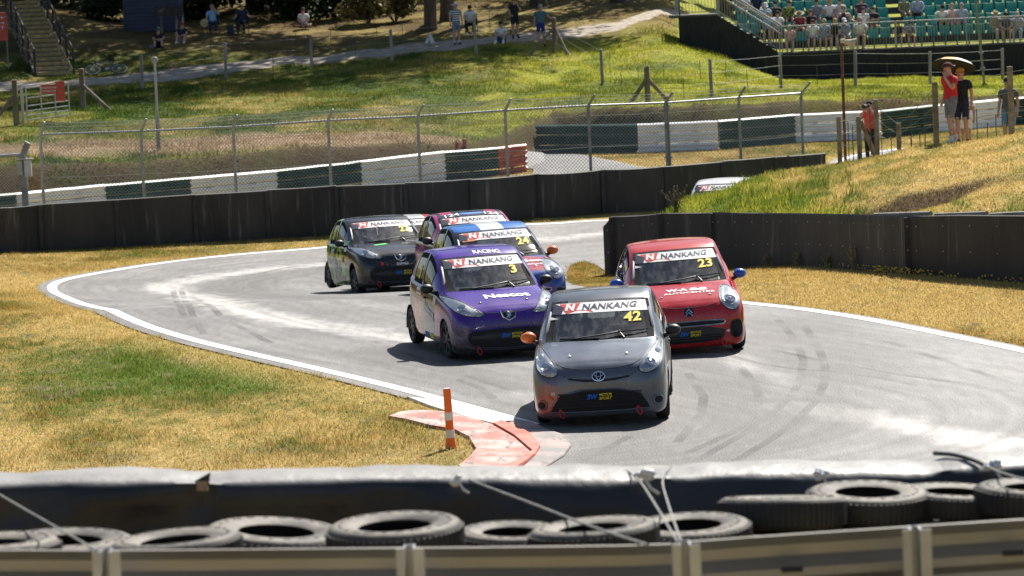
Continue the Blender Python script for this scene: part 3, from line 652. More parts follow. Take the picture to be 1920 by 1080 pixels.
def tarp_seg(i0, i1, nm='sheet'):
    line = []
    for a, b in zip(top[i0:i1], top[i0+1:i1+1]):
        n = max(2, int((b-a).length/.035)); line += [a.lerp(b, k/n) for k in range(n)]
    line.append(top[i1]); rings = []; N = len(line)
    for i, p in enumerate(line):
        s = i/(N-1); pinch = math.exp(-min(s, 1-s)*N*.035/.10)
        wv = (float(fbm(np.array([p.x*3.1]), np.array([3.]), 3)[0])-.5); ch = .05+.05*sstep(-.4, .2, p.x)
        ring = [(p.x, p.y+.62, 2.45), (p.x, p.y+.55, p.z-.35), (p.x, p.y+.50, p.z-.09), (p.x, p.y+.44, p.z-.02+wv*.03), (p.x, p.y+.28, p.z+.015+wv*.05-pinch*.03), (p.x, p.y+.12, p.z+.01+wv*.03-pinch*.03), (p.x, p.y+.03, p.z-.004-pinch*.02), (p.x, p.y-.012, p.z-.02)]
        for h in (.05, .09, .14, .2, .28, .38, .5):
            f = (float(fbm(np.array([p.x*1.9+h*1.5]), np.array([h*5.]), 4)[0])-.5)*.15*min(1, h*5)
            ring.append((p.x, p.y-.02-ch*min(1, h/.1)*.35+f+pinch*.03*math.sin(h*20), p.z-h))
        rings.append([Vector(q) for q in ring])
    MB(off).sweep(rings, cap=False).build(nm, sheet_m, tw, True, 60)
for i0, i1 in ((0, 4), (4, 10), (10, 15), (15, 19)): tarp_seg(i0, i1)
# torn corner at the left seam, showing the brown board below
p = at(384, 905, 16.93); 
MB(off).prism([p+Vector((-.05, 0, .01)), p+Vector((.03, 0, .05)), p+Vector((.02, 0, -.01)), p+Vector((-.03, 0, -.05))], (0, 0, 0), (0, .02, 0)).build('torn_flap', sheet_m, tw)
MB(off).box(p+Vector((-.012, .0, -.015)), (.055, .02, .05)).build('board', nmat('bare_board', (.24,.16,.10), (.36,.26,.17), 6), tw)
rope_m = nmat('pale_rope', (.20,.20,.19), (.36,.36,.34), 30, .8)
def rope(label, pts, r=.0048, m=rope_m, name='rope', cat='rope'):
    mb = MB(pts[0]); mb.path(smooth_pts(pts, 2), r, 7); o = mb.build(name, m, None, True); o.location = pts[0]; tag(o, label, cat); return o
rope('pale rope slanting from the cover to the rail post near bottom left', [at(-70, 885, 16.9), at(0, 928, 16.2), at(90, 980, 15), at(185, 1034, 13.75)])
rope('long thin rope slanting down across the black sheet in the middle', [at(845, 884, 17.2), at(900, 908, 16.9), at(1000, 945, 16.0), at(1100, 985, 14.9), at(1215, 1022, 13.75)], .0055)
rope('left rope of the pair tied to the knot above the third rail post', [at(1165, 876, 17.3), at(1196, 895, 16.9), at(1230, 948, 15.3), at(1270, 1016, 13.72)])
rope('right rope of the pair tied to the knot above the third rail post', [at(1262, 872, 17.3), at(1238, 895, 16.9), at(1254, 950, 15.3), at(1276, 1014, 13.72)])
rope('thin rope lying under the strap at the right edge of the cover', [at(1850, 874, 16.95), at(1880, 888, 16.2), at(1945, 905, 15.5)], .005)
rope('black strap hooked over the light top of the cover at right', [at(1752, 850, 17.35), at(1790, 852, 17.2), at(1830, 864, 17.02), at(1850, 874, 16.93), at(1862, 872, 16.95)], .012, seam_m, 'strap', 'strap')
def knot(label, px, py, sc=1):
    p = at(px, py, 16.9); mb = MB(p)
    for k in range(6): mb.sphere(p+Vector((random.uniform(-.03, .03), random.uniform(-.01, .01), random.uniform(-.02, .02)))*sc, (.022*sc, .012*sc, .014*sc), 7, 5)
    mb.path([p, p+Vector((.03, -.01, -.05))*sc, p+Vector((.06, -.01, -.07))*sc], .007*sc, 5)
    o = mb.build('knot', nmat('pale_plastic', (.55,.55,.55), (.78,.78,.78), 40, .4), None, True); o.location = p; tag(o, label, 'knot')
knot('crumpled pale knot tying the cover above the rightmost tall tyre', 1540, 890); knot('pale knot where the long middle rope meets the cover', 858, 901, .9)
knot('pale bunched knot where the pair of ropes starts', 1205, 892, 1.3); knot('whitish knot beside the black strap', 1862, 874, 1.1)
# tyres
rubber = nmat('old_tyre_rubber', (.016,.016,.016), (.040,.037,.034), 5, .7, lo=.35, hi=.75, bump=.004, bscale=30)
def dusty(m, col, lo, hi, amt, sc):         # settled dust on whatever faces up
    g_ = nd(m, 'ShaderNodeNewGeometry'); sx_ = nd(m, 'ShaderNodeSeparateXYZ'); r_ = nd(m, 'ShaderNodeMapRange'); r_.inputs[1].default_value = lo; r_.inputs[2].default_value = hi; r_.inputs[4].default_value = amt
    tc_ = nd(m, 'ShaderNodeTexCoord'); n_ = nd(m, 'ShaderNodeTexNoise'); n_.inputs['Scale'].default_value = sc; n_.inputs['Detail'].default_value = 6; k_ = nd(m, 'ShaderNodeMapRange'); k_.inputs[1].default_value = .35; k_.inputs[2].default_value = .65; k_.inputs[3].default_value = .15
    m2_ = nd(m, 'ShaderNodeMath', operation='MULTIPLY'); q = mixn(m, 'MIX', m2_.outputs[0]); q.inputs[7].default_value = (*col, 1); src = bsdf(m).inputs['Base Color'].links[0].from_socket
    for a_, b_ in ((g_.outputs['Normal'], sx_.inputs[0]), (sx_.outputs[2], r_.inputs[0]), (tc_.outputs['Object'], n_.inputs[0]), (n_.outputs[0], k_.inputs[0]), (r_.outputs[0], m2_.inputs[0]), (k_.outputs[0], m2_.inputs[1]), (src, q.inputs[6]), (q.outputs[2], bsdf(m).inputs['Base Color'])): lk(m, a_, b_)
dusty(rubber, (.20,.175,.14), .25, .95, .8, 5)
def tyre_mesh(Ro, h):
    b = .34*Ro*2*.5; mb = MB(); w_ = h/2; Ri = Ro*.53
    mb.lathe([(Ri, -w_*.8), (Ri+.02, -w_*.92), (Ro*.84, -w_), (Ro*.95, -w_*.88), (Ro*.995, -w_*.6), (Ro, 0), (Ro*.995, w_*.6), (Ro*.95, w_*.88), (Ro*.90, w_*.97), (Ro*.84, w_), (Ro*.80, w_*.985), (Ro*.76, w_*1.0), (Ri+.02, w_*.92), (Ri, w_*.8), (Ri+.02, w_*.5), (Ro*.90, w_*.3), (Ro*.9, -w_*.3), (Ri+.02, -w_*.5)], 40, closed=True)
    for k in range(22):         # raised marks moulded into the sidewall
        q = 2*math.pi*k/22; mb.box((Ro*.80*math.cos(q), Ro*.80*math.sin(q), w_*.995), (.018+.014*(k % 3), .012, .006), q+math.pi/2)
    for k in range(64):         # tread ribs
        q = 2*math.pi*k/64; mb.box((Ro*.988*math.cos(q), Ro*.988*math.sin(q), 0), (.014, .012, h*.72), q)
    return mb.mesh('tyre', rubber, True, 45)
TY = [(-20,1010,270,15.1,0,'cropped tyre at the far left end of the tyre row'),(120,1006,268,15.4,-.02,'second tyre from the left, half hidden behind the slanting rope'),(330,1004,252,15.0,.01,'worn tyre with open rim, third from the left'),(515,989,272,15.5,-.10,'tyre tipped edge on, fourth from the left'),(740,977,262,15.0,.03,'large tyre with wide open rim above the second rail post'),(958,991,210,15.4,.02,'small low tyre between two larger ones at centre'),(1113,982,248,15.1,.02,'dusty tyre crossed by the end of the long rope'),(1290,979,240,15.6,.02,'tyre behind the pair of tied ropes'),(1465,931,242,16.0,.12,'tallest tilted tyre with brown dusty rim'),(1626,917,232,16.3,.05,'tyre under the crumpled pale knot'),(1788,917,222,16.4,.05,'second tyre from the right edge'),(1945,908,240,16.2,.03,'tyre cut off by the right edge of the frame')]
for px, py, wpx, Yt, tilt, lab in TY:
    p = at(px, py, Yt); Ro = wpx/FPX*Yt/2; ntop = p.z; H = (ntop-2.55)/2; me = tyre_mesh(Ro, H*.97)
    for k in range(2):
        o = link('tyre', me); o.location = (p.x+(random.uniform(-.03, .03) if k == 0 else 0), p.y+.02*(1-k), 2.55+H*(k+.5))
        o.rotation_euler = (random.uniform(-.02, .02)-(.03 if k else 0), tilt if k else 0, random.uniform(0, 6))
        tag(o, lab if k else 'dark lower tyre underneath the '+lab, 'tyre', 'tyres of the wall behind the guard rail')
# guard rail, seen from the back
gr_m = nmat('weathered_zinc', (.30,.275,.24), (.44,.42,.39), 2.5, .42, metal=.55, lo=.3, hi=.7, stretch=(.4, 1, 2), bump=.002)
gp_m = nmat('bright_zinc', (.36,.37,.385), (.52,.53,.55), 5, .35, metal=.6, lo=.3, hi=.7)
GT = [(-200,1034),(0,1031),(230,1032),(620,1028),(1000,1025),(1250,1021),(1310,1013),(1690,988),(1920,973),(2100,962)]
gl = smooth_pts([at(px, py, 13.9) for px, py in GT], 1)
gr = thing('guard_rail', 'galvanised steel guard rail across the bottom of the frame, seen from behind', 'guard rail', (0, 13.9, 2.55)); off = gr.location
mb = MB(off); wbeam(mb, [p+Vector((0, 0, -.158)) for p in gl], -1, WPF); mb.build('beam', gr_m, gr, True, 30)
mb = MB(off); wbeam(mb, [p+Vector((0, 0, -.158-.33)) for p in gl], -1, WPF); mb.build('beam', gr_m, gr, True, 30)
for px, py in ((201,1031),(769,1024),(1285,1017),(1716,989)):
    p = at(px, py, 13.72); w_ = .113; zb = 2.45; zt = p.z; c = .045; mb = MB(off)
    prof = [(-w_/2, -.05), (-w_/2+.035, -.05), (-w_/2+.04, .04), (w_/2-.045, .04), (w_/2-.045, -.06), (w_/2, -.06), (w_/2, -.052), (w_/2-.037, -.052), (w_/2-.037, .048), (-w_/2+.032, .048), (-w_/2+.028, -.042), (-w_/2, -.042)]
    mb.prism([Vector((p.x+x, p.y+y, zb)) for x, y in prof], (0, 0, zb), (0, 0, zt)); mb.build('post', gp_m, gr)
for px, py in ((1485,1068),(1900,1037)):
    p = at(px, py, 13.86); MB(off).box(p, (.085, .05, .014)).build('bolt_slot', seam_m, gr)
# bollard
p = ongr(846, 844, 36, 50); bo = thing('marker_post', 'orange flexible marker post with two white bands beside the red kerb', 'bollard', (p.x, p.y, p.z))
H = 112/FPX*p.y; om = nmat('orange_plastic', (.80,.14,.012), (.90,.19,.02), 5, .5); wm = nmat('reflective_white', (.60,.58,.56), (.80,.79,.77), 14, .4)
rr = lambda h: .048+.012*max(0, 1-h/.25)-.004*h
MB().lathe([(.062, 0), (.064, .012), (rr(.02), .03)]+[(rr(h)*1.0, h*H) for h in (.1, .2, .4, .6, .8, .98)]+[(.043, H)], 20).build('tube', om, bo, True)
for a, b in ((.17, .305), (.47, .605)): MB().lathe([(rr(a)+.0035, a*H), (rr(b)+.0035, b*H)], 20).build('band', wm, bo, True)
MB().lathe([(.036, H), (.036, H+.006)], 16).build('cap', wm, bo, True)
bo.rotation_euler = (0, R(-1.6), 0)
# ------------------------------------------------------------ racing hatchbacks
def pchip(x, y, q):
    x = np.asarray(x, float); y = np.asarray(y, float); h = np.diff(x); d = np.diff(y)/h; m = np.zeros(len(x))
    for i in range(1, len(x)-1):
        if d[i-1]*d[i] > 0: w1 = 2*h[i]+h[i-1]; w2 = h[i]+2*h[i-1]; m[i] = (w1+w2)/(w1/d[i-1]+w2/d[i])
    m[0] = d[0]; m[-1] = d[-1]; k = np.clip(np.searchsorted(x, q)-1, 0, len(h)-1); t = (q-x[k])/h[k]
    return (2*t**3-3*t**2+1)*y[k]+(t**3-2*t**2+t)*h[k]*m[k]+(-2*t**3+3*t**2)*y[k+1]+(t**3-t**2)*h[k]*m[k+1]
CT = np.array([  # y, z bottom, z top, half width, belt, rail half width, rail height
 (-1.715,.22,.50,.44,.43,.34,.485),(-1.705,.16,.565,.56,.48,.41,.545),(-1.68,.115,.635,.66,.545,.49,.61),(-1.63,.095,.695,.725,.605,.565,.665),(-1.55,.09,.745,.77,.66,.625,.715),
 (-1.42,.095,.80,.802,.72,.665,.77),(-1.25,.11,.85,.812,.775,.695,.82),(-1.05,.15,.897,.815,.825,.71,.865),(-.88,.155,.935,.814,.86,.712,.90),(-.60,.155,1.085,.812,.89,.695,1.04),
 (-.35,.155,1.24,.812,.905,.665,1.195),(-.10,.155,1.362,.812,.915,.64,1.315),(.10,.155,1.42,.812,.925,.63,1.37),(.40,.155,1.452,.81,.94,.622,1.40),(.80,.155,1.447,.808,.955,.612,1.39),
 (1.15,.16,1.405,.80,.975,.595,1.35),(1.38,.18,1.325,.785,.99,.58,1.27),(1.52,.20,1.15,.765,.975,.575,1.10),(1.62,.22,.98,.73,.93,.58,.95),(1.69,.26,.80,.66,.75,.54,.78),(1.715,.32,.62,.55,.58,.45,.6)])
YS = np.concatenate([np.array([-1.715,-1.7125,-1.708,-1.70,-1.688,-1.67,-1.65,-1.625,-1.595,-1.56]), np.arange(-1.52,-.90,.04), [-.88], np.arange(-.85,-.12,.0365)[:20], [-.10], np.arange(-.06,.98,.04), [1.0], np.arange(1.04,1.50,.04), [1.52,1.57,1.62,1.66,1.69,1.705,1.715]])
NA, NB_, NC, ND, NE = 3, 15, 7, 2, 9
def section(y):
    zb, zt, hw, bl, wr, zr = [pchip(CT[:, 0], CT[:, k], np.array([y]))[0] for k in range(1, 7)]
    P = [(hw*.86*i/NA, zb) for i in range(NA)]
    zm = lerp(zb, bl, .52)
    ctl = [(hw*.86, zb), (hw*.955, zb+.03), (hw*.985, zb+.12), (hw, zm), (hw*.992, lerp(zm, bl, .6)), (hw*.96, bl)]
    L = [0]
    for a, b in zip(ctl, ctl[1:]): L.append(L[-1]+math.hypot(a[0]-b[0], a[1]-b[1]))
    for i in range(NB_):
        s = L[-1]*i/(NB_-1); P.append((float(np.interp(s, L, [c[0] for c in ctl])), float(np.interp(s, L, [c[1] for c in ctl]))))
    xb = hw*.96-.008; zb2 = bl+.006; zr2 = max(zr, zb2+.01)
    for i in range(NC):
        t = i/(NC-1); bow = .022*math.sin(math.pi*t)*min(1, (zr2-zb2)/.3); P.append((lerp(xb, wr, t)+bow, lerp(zb2, zr2, t)))
    up = min(.03, max(.002, (zt-zr2)*.7)); xe = wr-.048
    P.append((wr-.018, zr2+up*.62))
    for i in range(NE):
        x = xe*(1-i/(NE-1)); P.append((x, zt-(zt-zr2-up)*(x/xe)**2))
    return P
JB0 = NA; JC0 = NA+NB_; JD0 = JC0+NC; JE0 = JD0+1; NJ = JE0+NE
def bow(x, y):
    w_ = float(sstep(-1.5, -.95, y))*(1-float(sstep(-.15, .55, y))); r_ = float(sstep(1.1, 1.5, y))
    return y+.17*(x/.7)**2*w_-.10*(x/.7)**2*r_
HALF = []
for y in YS: HALF.append([(x, bow(x, y), z) for x, z in section(y)])
AX_F, AX_R, WZ, WR, AR = -1.06, 1.28, .272, .274, .318
def shell():
    """full body grid: returns verts, faces, info per face (i, j, side)"""
    V = []; idx = {}; 
    for i, row in enumerate(HALF):
        for j, (x, y, z) in enumerate(row):
            idx[(i, j, 1)] = len(V); V.append((x, y, z))
            if x > 1e-6: idx[(i, j, -1)] = len(V); V.append((-x, y, z))
            else: idx[(i, j, -1)] = idx[(i, j, 1)]
    F = []; I = []
    for i in range(len(HALF)-1):
        for j in range(NJ-1):
            for s in (1, -1):
                q = [idx[(i, j, s)], idx[(i, j+1, s)], idx[(i+1, j+1, s)], idx[(i+1, j, s)]]
                F.append(q[::-1] if s == 1 else q); I.append((i, j, s))
    for i in (0, len(HALF)-1):
        for j in range(NJ-1):
            a, b, c, d = idx[(i, j, 1)], idx[(i, j+1, 1)], idx[(i, j+1, -1)], idx[(i, j, -1)]
            q = [a]+[k for k in (b, c, d) if k not in (a,)]; q = list(dict.fromkeys(q))
            if len(q) > 2: F.append(q); I.append((-1 if i == 0 else -2, j, 0))
    return V, F, I
SV, SF, SI = shell()
BVH = BVHTree.FromPolygons([Vector(v) for v in SV], SF)
def classify(i, j, s, c):
    y0 = YS[i] if i >= 0 else -9
    if i >= 0:
        if j >= JE0-1 and -.885 < y0 < -.12:
            edge = j == JE0-1 or y0 < -.87 or y0 > -.145
            return 'body' if j == JE0-1 else ('seal' if j == JE0 or edge else 'screen')
        if JC0 <= j < JD0-1 and -.40 < y0 < 1.0:
            if .33 < y0 < .40: return 'body'
            b = j == JC0 or j == JD0-2 or y0 < -.36 or y0 > .96 or .29 < y0 < .331 or .40 < y0 < .44
            return 'seal' if b else 'side'
        if j >= JD0-1 and -1.57 < y0 < -.885: return 'bonnet'
        if JB0+1 <= j < JC0-0 and -.66 < y0 < .32: return 'door' if s > 0 else 'door2'
        if j >= JE0 and 1.37 < y0 < 1.60: return 'rear_glass' if JE0+1 <= j else 'body'
    if JB0 <= j < JC0:
        for ay in (AX_F, AX_R):
            if math.hypot(c[1]-ay, c[2]-WZ) < AR and abs(c[0]) > .55: return None
    return 'body'
def loose(V, F):
    par = list(range(len(V)))
    def fd(a):
        while par[a] != a: par[a] = par[par[a]]; a = par[a]
        return a
    for f in F:
        for a in f[1:]: par[fd(a)] = fd(f[0])
    gr_ = {}
    for f in F: gr_.setdefault(fd(f[0]), []).append(f)
    o = []
    for fs in gr_.values():
        used = sorted({k for f in fs for k in f}); mp = {k: n for n, k in enumerate(used)}; o.append(([V[k] for k in used], [[mp[k] for k in f] for f in fs]))
    return o
def car_parts():
    groups = {}
    snapV = [Vector(v) for v in SV]
    for f, (i, j, s) in zip(SF, SI):
        c = sum((Vector(SV[k]) for k in f), Vector())/len(f); g = classify(i, j, s, c); groups.setdefault(g, []).append(f)
    cut = {k for f in groups.pop(None) for k in f}
    for k in cut:                                  # round the wheel openings
        v = snapV[k]
        for ay in (AX_F, AX_R):
            d = math.hypot(v.y-ay, v.z-WZ)
            if abs(v.x) > .5 and .2 < d < AR+.06 and v.z > .12: v.y = ay+(v.y-ay)/d*AR; v.z = WZ+(v.z-WZ)/d*AR
    out = {}
    for g, fs in groups.items():
        used = sorted({k for f in fs for k in f}); mp = {k: n for n, k in enumerate(used)}
        V = [snapV[k].copy() for k in used]; F = [[mp[k] for k in f] for f in fs]
        if g in ('door', 'door2', 'bonnet'):        # open a thin shut line round the panel
            cnt = {}
            for f in F:
                for a, b in zip(f, f[1:]+f[:1]): e = (min(a, b), max(a, b)); cnt[e] = cnt.get(e, 0)+1
            bd = {a for e, n in cnt.items() if n == 1 for a in e}; cen = sum(V, Vector())/len(V)
            for a in bd:
                d = cen-V[a]; V[a] = V[a]+Vector((0 if g != 'bonnet' else .010*np.sign(d.x)*(abs(V[a].x) > .3), .009*np.sign(d.y), 0))
        if g in ('screen', 'side', 'rear_glass'):
            V = [v-Vector((np.sign(v.x)*.004, 0, .004)) for v in V]
        for n_, (V2, F2) in enumerate(loose(V, F) if g in ('side', 'seal') else [(V, F)]):
            me = bpy.data.meshes.new(g); me.from_pydata([tuple(v) for v in V2], [], F2)
            me.polygons.foreach_set('use_smooth', [True]*len(F2)); me.set_sharp_from_angle(angle=R(50)); me.update()
            if g in ('side', 'seal'): out.setdefault(g, []).append(me)
            else: out[g] = me
    return out
PARTS = car_parts()
# --- things laid onto the shell: a flat shape is dropped along a direction and follows the surface
DIRS = {'front': lambda u, v: (Vector((u, -4, v)), Vector((0, 1, 0))), 'top': lambda u, v: (Vector((u, v, 4)), Vector((0, 0, -1))),
        'left': lambda u, v: (Vector((-4, -u, v)), Vector((1, 0, 0))), 'right': lambda u, v: (Vector((4, u, v)), Vector((-1, 0, 0)))}
def drop(d, u, v, off):
    o, dr = DIRS[d](u, v); h, n, k, t = BVH.ray_cast(o, dr)
    if h is None:
        h, n, k, t = BVH.find_nearest(o+dr*3.2)
    if n.dot(dr) > 0: n = -n
    return h+n*off
def patch(d, poly, off=.006, edge=None, grid=.03, bulge=0, name='patch', m=None, parent=None, smooth=True):
    n = len(poly); P = [Vector(p) for p in poly]; A = np.array(poly)
    gx, gy = np.meshgrid(np.arange(A[:, 0].min(), A[:, 0].max(), grid), np.arange(A[:, 1].min(), A[:, 1].max(), grid)); gx = gx.ravel(); gy = gy.ravel()
    dd = pdist(poly+[poly[0]], gx, gy); ok = pin(poly, gx, gy) & (dd > grid*.4)
    v, e, f, *_ = geometry.delaunay_2d_cdt(P+[Vector(q) for q in zip(gx[ok], gy[ok])], [(i, (i+1) % n) for i in range(n)], [], 1, 1e-5)
    dv = pdist(poly+[poly[0]], np.array([q.x for q in v]), np.array([q.y for q in v])); mxd = max(dv.max(), 1e-4); V = []
    for q, dq in zip(v, dv):
        o = (off if edge is None or dq > 1e-4 else edge)+bulge*math.sqrt(max(0, 1-(1-min(1, dq/mxd))**2)); V.append(drop(d, q.x, q.y, o))
    me = bpy.data.meshes.new(name); me.from_pydata([tuple(q) for q in V], [], [list(t) for t in f]); 
    if smooth: me.polygons.foreach_set('use_smooth', [True]*len(f))
    me.materials.append(m); bm = bmesh.new(); bm.from_mesh(me); bmesh.ops.recalc_face_normals(bm, faces=bm.faces)
    s = 0; od = DIRS[d](0, .5)[1]
    if sum(q.normal.dot(od) for q in bm.faces) > 0: bmesh.ops.reverse_faces(bm, faces=bm.faces)
    bm.to_mesh(me); bm.free(); return link(name, me, parent)
def rim(d, poly, r, off, m, name, parent, closed=True, n=6):
    mb = MB(); mb.path([drop(d, u, v, off) for u, v in poly], r, n, closed=closed); return mb.build(name, m, parent, True)
_tc = {}
def text2d(s, bold=0.0):
    k = (s, bold)
    if k not in _tc:
        c = bpy.data.curves.new('t', 'FONT'); c.body = s; c.align_x = 'CENTER'; c.align_y = 'CENTER'; c.offset = bold; c.resolution_u = 3
        o = bpy.data.objects.new('t', c); C.objects.link(o); me = bpy.data.meshes.new_from_object(o.evaluated_get(bpy.context.evaluated_depsgraph_get()))
        bpy.data.objects.remove(o); V = np.array([v.co[:2] for v in me.vertices]); F = [list(p.vertices) for p in me.polygons]
        _tc[k] = (V, F)
    V, F = _tc[k]; return V.copy(), F
def letter(d, s, u, v, w_, h, m, parent, off=.007, bold=.02, shear=0, rot=0, name='lettering'):
    V, F = text2d(s, bold); mn, mx = V.min(0), V.max(0); V = (V-(mn+mx)/2)/(mx-mn)*np.array((w_, h)); V[:, 0] += shear*V[:, 1]
    c, sn = math.cos(rot), math.sin(rot); V = V@np.array([[c, sn], [-sn, c]])
    me = bpy.data.meshes.new(name); me.from_pydata([tuple(drop(d, u+a, v+b, off)) for a, b in V], [], F); me.materials.append(m)
    me.update(); return link(name, me, parent)
def ell(cx, cz, rx, rz, n=20, rot=0):
    return [(cx+rx*math.cos(t)*math.cos(rot)-rz*math.sin(t)*math.sin(rot), cz+rx*math.cos(t)*math.sin(rot)+rz*math.sin(t)*math.cos(rot)) for t in [2*math.pi*i/n for i in range(n)]]
def rnd(poly, it=2):
    for _ in range(it):
        o = []
        for a, b in zip(poly, poly[1:]+poly[:1]): o += [(a[0]*.75+b[0]*.25, a[1]*.75+b[1]*.25), (a[0]*.25+b[0]*.75, a[1]*.25+b[1]*.75)]
        poly = o
    return poly
mir = lambda poly: [(-x, z) for x, z in poly][::-1]
# --- car materials
seal_m = mat('window_rubber', (.010,.010,.011), .85, 0, .12)
black_pl = nmat('black_plastic', (.014,.014,.015), (.03,.03,.031), 6, .5); matt = mat('dark_grille', (.008,.008,.009), .75)
chrome = mat('chrome', (.75,.76,.78), .12, 1); silver = nmat('satin_silver', (.42,.43,.45), (.62,.63,.65), 16, .25, metal=.8)
alloy_d = nmat('dark_alloy', (.05,.05,.055), (.10,.10,.105), 6, .4, metal=.6); tyre_m = nmat('racing_tyre', (.016,.016,.016), (.032,.031,.03), 5, .8)
white_v = mat('white_vinyl', (.80,.80,.80), .6, 0, .2); red_v = mat('red_vinyl', (.62,.06,.045), .6, 0, .2); navy_v = mat('dark_vinyl', (.02,.025,.06), .6, 0, .2)
blue_v = mat('blue_vinyl', (.02,.16,.62), .6, 0, .2); yel_v = mat('yellow_vinyl', (.80,.66,.04), .6, 0, .2); fluo = mat('fluorescent_yellow', (.72,.85,.03), .5); pink_v = mat('pink_vinyl', (.62,.03,.20), .4)
cab_m = mat('cabin_trim', (.02,.02,.022), .8); cage_m = mat('roll_cage', (.30,.30,.31), .45); loop_m = mat('tow_loop_webbing', (.62,.05,.035), .7)
def glass(name, tint, gl=.55):
    m = bpy.data.materials.new(name); m.use_nodes = True; n = m.node_tree; n.nodes.clear()
    o = nd(m, 'ShaderNodeOutputMaterial'); t = nd(m, 'ShaderNodeBsdfTransparent'); g = nd(m, 'ShaderNodeBsdfGlossy'); x = nd(m, 'ShaderNodeMixShader'); f = nd(m, 'ShaderNodeLayerWeight'); pw = nd(m, 'ShaderNodeMath', operation='POWER'); pw.inputs[1].default_value = 4.5
    t.inputs[0].default_value = (*tint, 1); g.inputs['Roughness'].default_value = .03; f.inputs[0].default_value = .5
    ad = nd(m, 'ShaderNodeMath', operation='MULTIPLY_ADD'); ad.inputs[1].default_value = .94; ad.inputs[2].default_value = .13
    # faint dust, plus pale streaks painting in glare and cloud reflections
    tc = nd(m, 'ShaderNodeTexCoord'); mp = nd(m, 'ShaderNodeMapping'); mp.inputs['Scale'].default_value = (9, 3, 1.0); mp.inputs['Rotation'].default_value = (0, .5, .2); nz = nd(m, 'ShaderNodeTexNoise'); nz.inputs['Scale'].default_value = 1.5; nz.inputs['Detail'].default_value = 6
    mr = nd(m, 'ShaderNodeMapRange'); mr.inputs[1].default_value = .46; mr.inputs[2].default_value = .72; mr.inputs[3].default_value = .02; mr.inputs[4].default_value = .17
    df = nd(m, 'ShaderNodeBsdfDiffuse'); df.inputs[0].default_value = (.55,.55,.52,1); x2 = nd(m, 'ShaderNodeMixShader')
    lk(m, tc.outputs['Object'], mp.inputs[0]); lk(m, mp.outputs[0], nz.inputs['Vector']); lk(m, nz.outputs[0], mr.inputs[0])
    lk(m, f.outputs['Facing'], pw.inputs[0]); lk(m, pw.outputs[0], ad.inputs[0]); lk(m, ad.outputs[0], x.inputs[0]); lk(m, t.outputs[0], x.inputs[1]); lk(m, g.outputs[0], x.inputs[2])
    lk(m, mr.outputs[0], x2.inputs[0]); lk(m, x.outputs[0], x2.inputs[1]); lk(m, df.outputs[0], x2.inputs[2]); lk(m, x2.outputs[0], o.inputs[0]); return m
scr_m = glass('windscreen_glass', (.72,.80,.80)); side_m = glass('side_glass', (.30,.33,.33)); lens_m = glass('lamp_lens', (.93,.95,.96))
